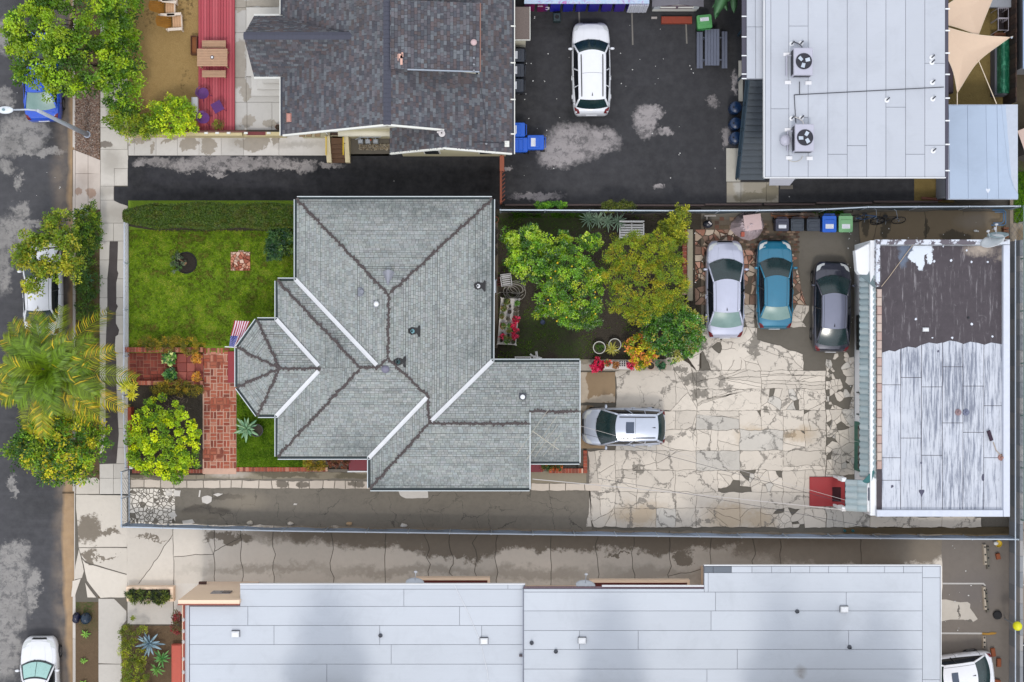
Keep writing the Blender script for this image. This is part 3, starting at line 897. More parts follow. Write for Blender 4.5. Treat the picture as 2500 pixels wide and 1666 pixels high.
  m.add(vs,[(0,1,5,4),(1,2,6,5),(2,3,7,6),(3,0,4,7),(3,2,1,0),(4,5,6,7)])
  obj("gutter_lip",m,Ml,go)
 # barge boards on the gable ends
 for pts in (("D","e2","E"),("F","e1"),("G","Y2","e1")):
  for a,b in zip(pts,pts[1:]):
   m = MB();strip(m,v[a] + Vector((.02,0,-.1)),v[b] + Vector((.02,0,-.1)),.05,.14,0)
   obj("barge_board",m,Ml,ro)
 # walls under the eaves
 Mwall = plain("cream_stucco",A(216,208,190),.9,bump=.3)
 poly = [tuple(v[k][:2]) for k in ring]
 m = MB();m.prism(inset(poly[::-1],.45),.1,3.22);wl = obj("wall",m,Mwall,H)
 m = MB()
 for k in (("F","e1","e2","E"),):
  pass
 ga = [P(1293,1005,4.36),P(1293,1035,4.7),P(1293,1192,3.25),P(1293,1127,3.25)]
 m.face([q + Vector((-.01,0,0)) for q in ga]);obj("gable_wall",m,Mwall,H)
 gb = [P(1415,884,3.25),P(1415,1005,4.36),P(1415,1127,3.25)]
 m = MB();m.face([q + Vector((-.06,0,0)) for q in gb]);obj("gable_wall",m,Mwall,H)
 Mglass = plain("window_glass",A(30,38,44),.08,vary=.05)
 for x,y,ax in ((1010,487,0),(820,487,0),(1201,600,1),(1201,780,1),(1000,1192,0),(1180,1192,0),(580,898,1),(1415,950,1),(1415,1075,1)):
  c = P(x,y,ZE);sg = 1 if (y < 833 if ax == 0 else x > 1250 or x > 1000) else -1
  d = -.43 * sg
  if ax == 0: bx = (c.x - .6,c.x + .6,c.y + d - .03,c.y + d + .03)
  else: bx = (c.x + d - .03,c.x + d + .03,c.y - .6,c.y + .6)
  m = MB();m.box(*bx,1.0,2.2);w = obj("window",m,Ml,H)
  m = MB();e = .02
  m.box(bx[0] + (.06 if ax == 0 else -e),bx[1] - (.06 if ax == 0 else -e),bx[2] + (.06 if ax else -e),bx[3] - (.06 if ax else -e),1.06,2.14);obj("pane",m,Mglass,w)
 # things fixed to the roof
 Mz = plain("weathered_zinc",A(158,160,172),.5,.3,vary=.2);Md = plain("tar_patch",A(34,34,36),.6);Mwh = plain("white_vent",A(240,242,246),.5)
 def on(px,py):       # height of the roof under a photograph position
  best = None
  for f in faces:
   p = [v[k] for k in f]
   o,u,w,n = face_basis(p)
   zz = 4.2
   for _ in range(4):
    q = P(px,py,zz);zz = o.z - (n.x * (q.x - o.x) + n.y * (q.y - o.y)) / n.z
   q = P(px,py,zz)
   pl = [(a.x,a.y) for a in p]
   s = [(pl[(i + 1) % len(pl)][0] - pl[i][0]) * (q.y - pl[i][1]) - (pl[(i + 1) % len(pl)][1] - pl[i][1]) * (q.x - pl[i][0]) for i in range(len(pl))]
   if all(a >= -1e-6 for a in s) or all(a <= 1e-6 for a in s): best = Vector((q.x,q.y,zz));break
  return best or P(px,py,4.2)
 # half-cone attic vent
 m = MB();a,b,c = on(934,664),on(964,664),on(947,698);n = 8
 arc = [a.lerp(b,i / n) + Vector((0,-.02 - .10 * math.sin(math.pi * i / n) * -1,.30 * math.sin(math.pi * i / n) + .03)) for i in range(n + 1)]
 for i in range(n): m.face([arc[i],arc[i + 1],c + Vector((0,0,.04))])
 m.face(arc[::-1]);obj("attic_vent",m,Mz,ro)
 m = MB();c = on(882,713);m.bbox(c.x - .16,c.x + .14,c.y - .2,c.y + .2,c.z - .1,c.z + .06,.03);m.cyl((c.x + .03,c.y),.13,c.z + .05,c.z + .2,12,.1);obj("roof_vent",m,plain("grey_vent",A(132,136,148),.5),ro)
 m = MB();c = on(920,743);m.bbox(c.x - .14,c.x + .14,c.y - .15,c.y + .15,c.z - .1,c.z + .03,.01);obj("vent_flange",m,Mz,ro)
 m = MB();m.lathe((c.x,c.y),[(.10,c.z),(.11,c.z + .2),(.13,c.z + .21),(.10,c.z + .3),(.02,c.z + .33)],14);obj("vent_cap",m,Mwh,ro,smooth=True)
 m = MB();c = on(941,901);m.lathe((c.x,c.y),[(.2,c.z - .03),(.18,c.z + .08),(.02,c.z + .12)],14);obj("roof_vent",m,plain("violet_grey_vent",A(124,122,142),.6),ro,smooth=True)
 for px,py,cap in ((1172,699,Mwh),(1012,809,plain("pale_teal_pipe",A(120,168,178),.5)),(977,884,plain("dark_teal_pipe",A(50,84,88),.5))):
  c = on(px,py);m = MB()
  blob = [(c.x + x,c.y + y) for x,y in ((-.28,.1),(-.1,.2),(.12,.14),(.2,.27),(.27,.24),(.26,-.24),(.18,-.26),(.1,-.1),(-.12,-.18),(-.26,-.08))]
  e = on(px + 8,py)
  sl = (e.z - c.z) / max(e.x - c.x,.01)
  m.face([(x,y,c.z + .045 + sl * (x - c.x)) for x,y in blob][::-1]);obj("tar_patch",m,Md,ro)
  m = MB();m.lathe((c.x - .1,c.y),[(.12,c.z),(.10,c.z + .1),(.06,c.z + .11),(.06,c.z + .32),(.045,c.z + .32),(.045,c.z + .2)],12,cap=False);obj("vent_pipe",m,cap,ro,smooth=True)
 c = on(1276,969);m = MB();m.bbox(c.x - .17,c.x + .17,c.y - .17,c.y + .17,c.z,c.z + .06,.02);m.lathe((c.x,c.y - .03),[(.14,c.z + .06),(.10,c.z + .2),(.07,c.z + .24),(.07,c.z + .32),(.02,c.z + .33)],12);obj("roof_vent",m,plain("dark_vent",A(74,78,88),.5),ro)
 m = MB();m.lathe((c.x,c.y),[(.09,c.z + .26),(.11,c.z + .34),(.02,c.z + .38)],12);obj("vent_cap",m,Mwh,ro)
 # red painted steps that show past the eaves
 Mr = plain("red_floor_paint",A(156,44,52),.5,vary=.2,scale=3)
 m = MB();q0,q1 = P(556,935,.3),P(590,858,.3);m.bbox(q0.x,q1.x,q0.y,q1.y,.1,.3,.02);obj("porch_step",m,Mr,H)
 m = MB();q0,q1 = P(851,1150,.3),P(912,1100,.3);m.bbox(q0.x,q1.x,q0.y,q1.y,.1,.3,.02);obj("porch_step",m,plain("dark_red_tile",A(128,28,46),.5,vary=.2),H)
 m = MB();q0,q1 = P(848,1153.5,.34),P(906,1150,.34);m.bbox(q0.x,q1.x,q0.y,q1.y,.1,.34,.01);obj("step_edge",m,Mwh,H)
 m = MB();q0,q1 = P(1290,1153,.3),P(1325,1105,.3);m.bbox(q0.x,q1.x,q0.y,q1.y,.1,.3,.02);obj("porch_step",m,plain("dark_red_tile",A(128,28,46),.5,vary=.2),H)
 return H,on
HOUSE,HOUSE_ON = grey_house()

# ------------------------------------------------------------------ house with the dark mottled roof
def dark_house():
 H = thing("dark_roofed_house","cream house under a dark purple and slate blue mottled gable roof","house",P(945,200,.1))
 r = random.Random(9)
 field = MB();roof = MB();singles = []
 cols = [A(*[int(a * .6 + b * .05 + .36 * sum(c) / 3) for a,b in zip(c,(92,92,96))]) for c in ((88,84,96),(96,90,102),(102,108,120),(84,88,100),(100,84,88),(78,74,86),(108,114,124),(92,80,84),(74,78,92),(104,100,110))]
 def tint(q):
  c = q.choice(cols);f = q.uniform(.88,1.12)
  return (c[0] * f,c[1] * f,c[2] * f)
 yN = 19.5
 xr,zr = -5.49,7.0;xw,zw = -10.6,3.75;xe,ze = 0.0,3.5
 V_ = Vector
 ys = 9.5;ys2 = 8.68
 xx,zx = -3.05,5.44
 f = [[V_((xw,yN,zw)),V_((xw,ys,zw)),V_((xr,ys,zr)),V_((xr,yN,zr))],
   [V_((xe,ys,ze)),V_((xe,yN,ze)),V_((xr,yN,zr)),V_((xr,ys,zr))],
   [V_((xe,ys2,ze)),V_((xe,ys,ze)),V_((xx,ys,zx)),V_((xx,ys2 + .02,zx))],
   [V_((-5.66,9.9,3.6)),V_((-5.66,ys2,3.6)),V_((xx,ys2,zx)),V_((xx,9.9,zx))]]
 # porch roof running out to the west
 pe = [V_((-11.95,12.25,3.6)),V_((-10.5,12.25,3.6)),V_((-7.1,13.65,5.95)),V_((-12.0,13.65,5.95))]
 pn = [V_((-10.5,15.05,3.6)),V_((-11.95,15.05,3.6)),V_((-12.0,13.65,5.95)),V_((-7.1,13.65,5.95))]
 pe[1] = V_((-10.62,12.25,3.6));pn[0] = V_((-10.62,15.05,3.6))
 f += [pe,pn]
 # shed dormer
 dz0,dz1 = 7.02,6.35;xd = -1.45
 f.append([V_((xd,11.95,dz1)),V_((xd,15.0,dz1)),V_((-5.35,15.0,dz0)),V_((-5.35,11.95,dz0))])
 for i,p in enumerate(f):
  deck(roof,p,.04)
  shingles(field,p,.145,(.12,.30),tint,r,th=.02,butt=.4,gap=.010,singles=singles if i in (0,1) else None)
 M = shingle_mat("slate_purple_shingle",.88,[(640,160,60,20),(900,60,30,60)],A(70,70,70))
 ro = obj("roof",roof,plain("dark_felt",A(60,58,66),.9),H)
 obj("shingle_field",field,M,ro,kind="stuff")
 single_shingles(ro,singles,M,"d")
 # ridge caps: one strip per ridge made of overlapping caps
 Mc = plain("ridge_shingle",A(76,78,92),.9,vary=.25,scale=8)
 for p,q in ((V_((xr,ys,zr)),V_((xr,yN,zr))),(V_((-12,13.65,5.95)),V_((-7.2,13.65,5.95)))):
  m = MB();L = (q - p).length;d = (q - p).normalized();n = int(L / .2)
  for k in range(n):
   a = p + d * (k * .2);b = p + d * (k * .2 + .24)
   s = V_((d.y,-d.x,0)) * .17
   h0,h1 = .045,.02
   m.add([a - s + V_((0,0,h0 - .09)),a + V_((0,0,h0)),a + s + V_((0,0,h0 - .09)),b - s + V_((0,0,h1 - .09)),b + V_((0,0,h1)),b + s + V_((0,0,h1 - .09))],[(0,1,4,3),(1,2,5,4),(0,2,1)])
  obj("ridge_cap",m,Mc,ro)
 Mcr = plain("cream_paint",A(226,220,200),.7,vary=.06);Mwh = plain("white_trim",A(238,238,232),.5,vary=.05)
 Mst = plain("cream_stucco_wall",A(214,206,172),.9,bump=.3,vary=.08)
 def bar(p,q,w,h,name,mat,parent):
  m = MB();strip(m,p,q,w,h,-h);obj(name,m,mat,parent)
 for p,q in ((V_((xw,ys,zw + .03)),V_((xr,ys,zr + .03))),(V_((xr,ys,zr + .03)),V_((xx,ys,zx + .05))),(V_((-5.66,ys2,3.62)),V_((xx,ys2,zx + .02))),(V_((xx,ys2,zx + .02)),V_((xe,ys2,ze + .02)))):
  bar(p,q,.08,.16,"barge_board",Mwh,ro)
 # west and east gutters
 Mgd = plain("dark_blue_gutter",A(62,66,80),.5)
 for x,z,y0,y1,s in ((xw,zw,ys,12.2,-1),(xw,zw,15.1,yN,-1),(xe,ze,ys2,yN,1)):
  m = MB();m.box(min(x,x + s * .1),max(x,x + s * .1),y0,y1,z - .12,z - .05);g = obj("gutter",m,Mgd,ro)
  m = MB();m.box(min(x + s * .1,x + s * .14),max(x + s * .1,x + s * .14),y0,y1,z - .12,z + .02);obj("gutter_lip",m,Mwh,g)
 for y in (9.6,11.2,12.9,14.6,16.2):
  m = MB();m.box(-.12,.16,y - .03,y + .03,ze - .02,ze + .05);obj("gutter_bracket",m,Mwh,ro)
 for y in (12.25,15.05):
  m = MB();m.box(-11.95,-10.62,min(y,y + (.1 if y > 13 else -.1)),max(y,y + (.1 if y > 13 else -.1)),3.48,3.6);obj("gutter",m,Mwh,ro)
 # dormer walls and brown edge
 m = MB();m.box(xd + .02,xd + .07,11.95,15.0,dz1 - .06,dz1 + .03);obj("dormer_fascia",m,plain("rust_brown_trim",A(138,100,88),.7),ro)
 m = MB();m.box(xd - .2,xd - .05,12.2,14.8,4.3,dz1 - .06);obj("dormer_wall",m,Mcr,H)
 m = MB();m.face([V_((xd - .1,12.2,4.4)),V_((xd - .1,12.2,dz1 - .05)),V_((-5.2,12.2,6.95)),V_((-5.2,12.2,6.8))]);obj("dormer_wall",m,Mcr,H)
 m = MB();strip(m,V_((xd,11.95,dz1 + .02)),V_((-4.6,11.95,6.92)),.05,.1,-.08);obj("dormer_edge",m,plain("pale_blue_edge",A(160,170,184),.6),ro)
 # walls
 yw = 9.87
 m = MB();m.box(xw + .45,xe - .35,yw,yN - .3,.1,3.45);obj("wall",m,Mst,H)
 m = MB();m.add([V_((xw + .45,yw,3.45)),V_((-5.49,yw,6.72)),V_((-.35,yw,3.45)),V_((xw + .45,yw + .2,3.45)),V_((-5.49,yw + .2,6.72)),V_((-.35,yw + .2,3.45))],[(0,2,1),(3,4,5),(0,1,4,3),(1,2,5,4)]);obj("gable_wall",m,Mcr,H)
 m = MB();m.box(-5.3,-.3,9.0,yw,.1,3.5);obj("wall",m,Mst,H)
 m = MB();m.add([V_((-5.3,9.0,3.45)),V_((xx,9.0,5.2)),V_((-.3,9.0,3.45)),V_((-5.3,9.2,3.45)),V_((xx,9.2,5.2)),V_((-.3,9.2,3.45))],[(0,2,1),(3,4,5),(0,1,4,3),(1,2,5,4)]);obj("gable_wall",m,Mcr,H)
 Mglass = plain("window_glass",A(30,38,44),.08,vary=.05)
 def window(x0,x1,z0,z1,y,mat=Mwh):
  m = MB();m.box(x0,x1,y - .05,y + .02,z0,z1);w = obj("window",m,mat,H)
  m = MB();m.box(x0 + .07,x1 - .07,y - .07,y - .02,z0 + .07,z1 - .07);obj("pane",m,Mglass,w)
 for x0,x1,z0,z1 in ((-8.8,-7.9,1.6,2.7),(-6.6,-5.9,4.6,5.6)): window(x0,x1,z0,z1,yw)
 for x0,x1 in ((-4.2,-3.4),(-1.6,-.9)): window(x0,x1,1.4,2.6,9.0)
 Mbr = plain("brown_wood_block",A(150,128,98),.8)
 for px in (737,754,775):
  c = P(px,331,2.0);m = MB();m.box(c.x - .13,c.x + .13,yw - .18,yw - .003,1.9,2.05);obj("wall_block",m,Mbr,H)
 # rounded cream ledge / pipe over the stair
 m = MB();m.tube([P(826,325,2.6),P(1000,325,2.6)],.17,10);o = obj("wall_ledge",m,Mcr,H,smooth=True)
 m = MB();m.ball(P(1003,327,2.6),.2,.24,.2);obj("ledge_end",m,Mwh,o,smooth=True)
 # things on the roof
 Mterra = plain("pinkish_vent",A(196,140,128),.6);Mpk = plain("pale_pink_cap",A(206,178,180),.6)
 def zr_at(x): return zr - (x - xr) * .637 if x > xr else zr - (xr - x) * .636
 def roofpt(px,py):
  z = 5
  for _ in range(5): z = zr_at(P(px,py,z).x)
  return P(px,py,z)
 c = roofpt(705,288);m = MB();m.bbox(c.x - .09,c.x + .14,c.y - .2,c.y + .2,c.z,c.z + .16,.05);obj("roof_vent",m,Mterra,ro)
 c = P(976,142,6.85);m = MB()
 for dx,dy,w,h in ((-.12,.0,.07,.14),(.03,.06,.1,.1),(.08,-.12,.05,.2),(.12,.12,.04,.1)): m.box(c.x + dx - w,c.x + dx + w,c.y + dy - h,c.y + dy + h,6.9,6.98)
 obj("metal_bracket",m,plain("pink_metal",A(222,176,160),.5),ro)
 c = P(1157,106,6.4);m = MB();m.lathe((c.x,c.y),[(.1,6.4),(.1,6.55),(.14,6.56),(.14,6.62),(.02,6.65)],14);obj("round_vent",m,Mpk,ro,smooth=True)
 for py in (142,158,173):
  c = P(1157,py,6.45);m = MB();m.ball((c.x,c.y,6.47),.06,.06,.05,8,4);obj("vent_stub",m,plain("silver_stub",A(150,152,160),.3,.6),ro)
 c = roofpt(1079,327);m = MB();m.lathe((c.x,c.y),[(.15,c.z + .02),(.15,c.z + .12),(.11,c.z + .14),(.06,c.z + .14),(.06,c.z + .3),(.04,c.z + .3),(.04,c.z + .1)],14,cap=False);m.box(c.x - .22,c.x - .1,c.y + .02,c.y + .1,c.z + .05,c.z + .09);obj("vent_pipe",m,plain("chalky_vent",A(214,208,208),.6),ro,smooth=False)
 c = roofpt(1236,352);m = MB();m.bbox(c.x - .14,c.x + .14,c.y - .14,c.y + .14,c.z,c.z + .05,.01);m.cyl((c.x,c.y),.05,c.z + .05,c.z + .15,10);obj("vent_pipe",m,Mwh,ro)
 c = roofpt(1187,352);m = MB();m.ball((c.x,c.y,c.z + .07),.08,.06,.07,8,5);obj("cable_clip",m,plain("silver_stub",A(150,152,160),.3,.6),ro)
 m = MB();m.tube([roofpt(1157,347) + V_((0,0,.06)),roofpt(1232,350) + V_((0,0,.06))],.015,5);m.tube([roofpt(*q) + V_((0,0,.05)) for q in ((1172,200),(1182,260),(1186,300),(1187,348))],.012,5);obj("roof_cable",m,plain("dark_cable",A(60,62,72),.7),ro)
 return H
DARK = dark_house()

# ------------------------------------------------------------------ flat roofs
def membrane(name,base,seams=True,stains=(),scol=None,vary=.05,dirt=.35):
 t = NT(name)
 c = t.mix(t.noise(.5,4,.6),sc(base,1 - vary),sc(base,1 + vary))
 pd = t.noise(.45,6,.72,dist=.7)
 c = t.mix(t.mr(pd,.5,.72,0,.38),c,sc(base,.76))
 st = t.noise(1.2,4,.6,vec=t.scale(t.pos(),.6,14,1))
 c = t.mix(t.mr(st,.45,.75,0,.10),c,sc(base,.8))
 c = t.mix(t.mr(t.noise(9,5,.75),.62,.8,0,dirt),c,sc(base,.78))
 c = t.mix(1.0,c,t.mr(t.rnd(),0,1,.97,1.03),'MULTIPLY')
 if stains: c = t.mix(t.math('MULTIPLY',t.blobs(stains,.12,2,.8,.1),.6),c,scol)
 t.bump(t.noise(3,3,.5),.1,.02)
 return t.out(c,.7)
M_mem = membrane("white_roof_membrane",A(192,197,207))
M_memL = membrane("long_roof_membrane",A(203,209,218),stains=[(1904,1582,10,10),(1906,1592,6,6),(1905,1642,12,10),(2050,1652,24,8)],scol=A(140,130,120))
M_seam = plain("seam_sealant",A(120,124,136),.9)
M_white = plain("white_paint",A(236,238,242),.5,vary=.05)
M_pane = plain("window_glass",A(30,38,44),.08)
def roof_sheets(parent,rects,z,mat,gap=.008):
 pieces(parent,"roof_sheet",[pxpoly(q if len(q) > 4 or isinstance(q[0],tuple) else rect(*q),z) for q in rects],z - .05,z,[mat],gap,.006,dz=.003)
def two_storey():
 H = thing("white_roofed_building","two storey building with a pale flat roof carrying two fan units","building",P(2080,210,.1))
 Z = 6.0
 Mw = plain("pale_grey_wall",A(176,180,192),.8,bump=.2)
 m = MB();m.box(12.3,19.1,7.9,19.5,.1,Z - .3);obj("wall",m,Mw,H)
 q0,q1 = P(1867,433,Z),P(2308,-150,Z)
 m = MB();m.box(q0.x,q1.x,q0.y,q1.y,Z - .3,Z - .05);ro = obj("roof",m,M_seam,H)
 xs = [1868,1882,1926,1973,2021,2068.5,2116,2163,2211,2258,2307.5]
 cuts = [[],[266],[64,287],[],[377],[355],[],[263,360],[376],[355],[155,201,240,355]]
 rr = []
 for (a,b),c in zip(zip(xs,xs[1:]),[[-60],[266],[64,287],[-30],[377],[356],[-80],[262],[377],[155,355]]):
  ys = [-150] + c + [432.5]
  ys = sorted(set(ys))
  rr += [rect(a,p,b,q) for p,q in zip(ys,ys[1:])]
 roof_sheets(ro,rr,Z,M_mem)
 m = MB();m.box(q0.x - .02,q1.x + .02,q0.y - .04,q0.y - .003,Z - .22,Z + .02);obj("fascia",m,M_white,ro)
 m = MB();m.box(q0.x - .05,q0.x - .003,q0.y,q1.y,Z - .22,Z + .02);obj("fascia",m,M_white,ro)
 Mgut = plain("dark_gutter",A(70,68,84),.5)
 m = MB();m.box(q1.x + .003,q1.x + .15,q0.y,q1.y,Z - .16,Z - .04);g = obj("gutter",m,Mgut,ro)
 for y in (22,75,130,182,240,295,353,417):
  c = P(2310,y,Z);m = MB();m.box(q1.x,q1.x + .2,c.y - .03,c.y + .03,Z - .03,Z + .01);obj("gutter_bracket",m,M_white,g)
 # cable on the roof
 Mk = plain("dark_cable",A(60,62,72),.7)
 m = MB();z = Z + .03
 for pts in ([(1939,232),(2304,213)],[(1952,200),(1952,231)],[(1939,232),(1943,300)]): m.tube([P(x,y,z) for x,y in pts],.018,5)
 obj("roof_cable",m,Mk,ro)
 # caulked vents with short dark pipes
 for x,y in ((2275,141),(2275,153),(2276,202),(2277,242),(2165,245),(2278,369),(1933,108),(1955,107),(1933,290),(1956,289)):
  c = P(x,y,Z);m = MB();m.lathe((c.x,c.y),[(.12,Z),(.11,Z + .03),(.04,Z + .06)],12);s = obj("roof_flashing",m,M_white,ro)
  m = MB();m.tube([(c.x - .02,c.y - .02,Z + .04),(c.x + .08,c.y + .09,Z + .18)],.03,6);obj("vent_stub",m,Mk,s)
 # lower strip of roof over the landing
 z2 = 5.6;a,b = P(1823,193,z2),P(1868,-150,z2)
 m = MB();m.box(a.x,q0.x + .4,a.y,b.y,z2 - .25,z2 - .05);lo = obj("lower_roof",m,M_seam,H)
 xm = 1844
 roof_sheets(lo,[rect(1823,-150,xm,66),rect(1823,66,xm + 1,192.5),rect(xm,-150,1878,66),rect(xm + 1,66,1878,192.5)],z2,M_mem)
 m = MB();m.box(a.x - .2,a.x - .003,a.y,b.y,z2 - .2,z2 - .08);g = obj("gutter",m,Mgut,lo)
 for y in (40,90,136,181,192):
  c = P(1818,y,z2);m = MB();m.box(a.x - .22,a.x,c.y - .025,c.y + .025,z2 - .06,z2 - .01);obj("gutter_bracket",m,M_white,g)
 # staircase
 Mt = plain("grey_tread",A(92,100,108),.8,vary=.2,scale=4);Ms = plain("teal_steel",A(44,66,82),.5,vary=.1)
 n = 16;y0,y1 = (833 - 440) / 50,(833 - 196) / 50 * .953
 st = thing("staircase",None,None,(11.6,y0,.1));st.parent = H;st.matrix_parent_inverse = wm(H).inverted()
 for k in range(n):
  ya,yb = y0 + (y1 - y0) * k / n,y0 + (y1 - y0) * (k + 1) / n
  zz = .15 + 3.1 * (k + 1) / n
  m = MB();m.box(11.0,12.28,ya - .03,yb - .02,zz - .05,zz);obj("tread",m,Mt,st)
 for x in (10.93,12.29):
  m = MB();m.tube([(x,y0,.15),(x,y1,3.2)],.06,4);obj("stringer",m,Ms,st)
 m = MB()
 for h in (.55,1.0): m.tube([(10.9,y0,.2 + h),(10.9,y1,3.25 + h),(10.9,y1 + .6,3.25 + h)],.03,6)
 for k in range(0,n + 1,4):
  t = k / n;m.tube([(10.9,y0 + (y1 - y0) * t,.2 + 3.05 * t),(10.9,y0 + (y1 - y0) * t,1.2 + 3.05 * t)],.025,6)
 obj("handrail",m,Ms,st)
 m = MB();m.box(10.95,12.28,y1,19.4,3.1,3.25);obj("landing",m,Mt,H)
 for y in np.arange(y1 + .5,18,2.2):
  m = MB();m.box(10.97,11.05,y,y + .08,.1,5.35);obj("post",m,Ms,H)
 # awning on the south wall
 a = [P(1880,431,3.2),P(1946,431,3.2),P(1928,453,2.2),P(1878,453,2.2)]
 m = MB();m.add([*a,*[q + Vector((0,0,-.06)) for q in a]],[(3,2,1,0),(4,5,6,7),(0,1,5,4),(1,2,6,5),(2,3,7,6),(3,0,4,7)]);obj("awning",m,plain("pale_awning",A(196,196,206),.7),H)
 for x0,x1 in ((14.2,15.2),(16.4,17.4)):
  m = MB();m.box(x0,x1,7.84,7.92,3.6,4.8);w = obj("window",m,M_white,H)
  m = MB();m.box(x0 + .07,x1 - .07,7.82,7.9,3.67,4.73);obj("pane",m,M_pane,w)
 m = MB();m.box(12.9,13.8,7.84,7.92,.15,2.2);obj("door",m,plain("door_grey",A(120,124,136),.6),H)
 # side wing with the lower pale blue roof
 return H
two_storey()
def blue_annex():
 H = thing("low_annex","low annex with a plain pale blue roof beside the two storey building","building",P(2400,370,.1))
 z = 3.0
 Mb = membrane("pale_blue_roof",A(176,192,214),vary=.06)
 a = P(2316,487,z);b = P(2486,255,z)
 m = MB();m.box(a.x + .25,b.x - .25,a.y + .25,b.y - .2,.1,z - .2);obj("wall",m,plain("annex_wall",A(150,152,160),.9),H)
 m = MB();m.box(a.x,b.x,a.y,b.y,z - .2,z - .06);ro = obj("roof",m,plain("annex_fascia",A(190,198,212),.6),H)
 top = [(2316,258),(2462,257),(2468,330),(2473,400),(2482,455),(2487,470),(2487,487),(2319,487)]
 xs = [(2316,2319),(2362,2364),(2407,2411),(2434,2438)]
 e = [(2445,257),(2450,310),(2456,360),(2462,420),(2473,455),(2486,474)]
 pl = [[(a0,257),(b0,257),(b1,486),(a1,486)] for (a0,a1),(b0,b1) in zip(xs,xs[1:])] + [[(2434,257)] + e + [(2486,486),(2438,486)]]
 roof_sheets(ro,pl,z,Mb,.004)
 east = e + [(2487,474),(2480,257)]
 m = MB();w = [P(x,y,z - .02) for x,y in e]
 out = [Vector((b.x,q.y,z - .16)) for q in w]
 for i in range(len(w) - 1): m.face([w[i],w[i + 1],out[i + 1],out[i]])
 obj("roof_slope",m,Mb,ro)
 c = P(2412,466,z);hp = [(0,-.12),(.05,-.05),(.10,.03),(.09,.09),(.05,.1),(0,.06),(-.05,.1),(-.09,.09),(-.10,.03),(-.05,-.05)]
 m = MB();m.prism([(c.x + x,c.y + y) for x,y in hp],z,z + .008);obj("heart_patch",m,plain("white_patch",A(222,228,240),.7),ro)
 m = MB();m.box(a.x - .1,a.x - .003,a.y,b.y,z - .16,z - .04);obj("gutter",m,plain("dark_gutter",A(70,68,84),.5),ro)
blue_annex()

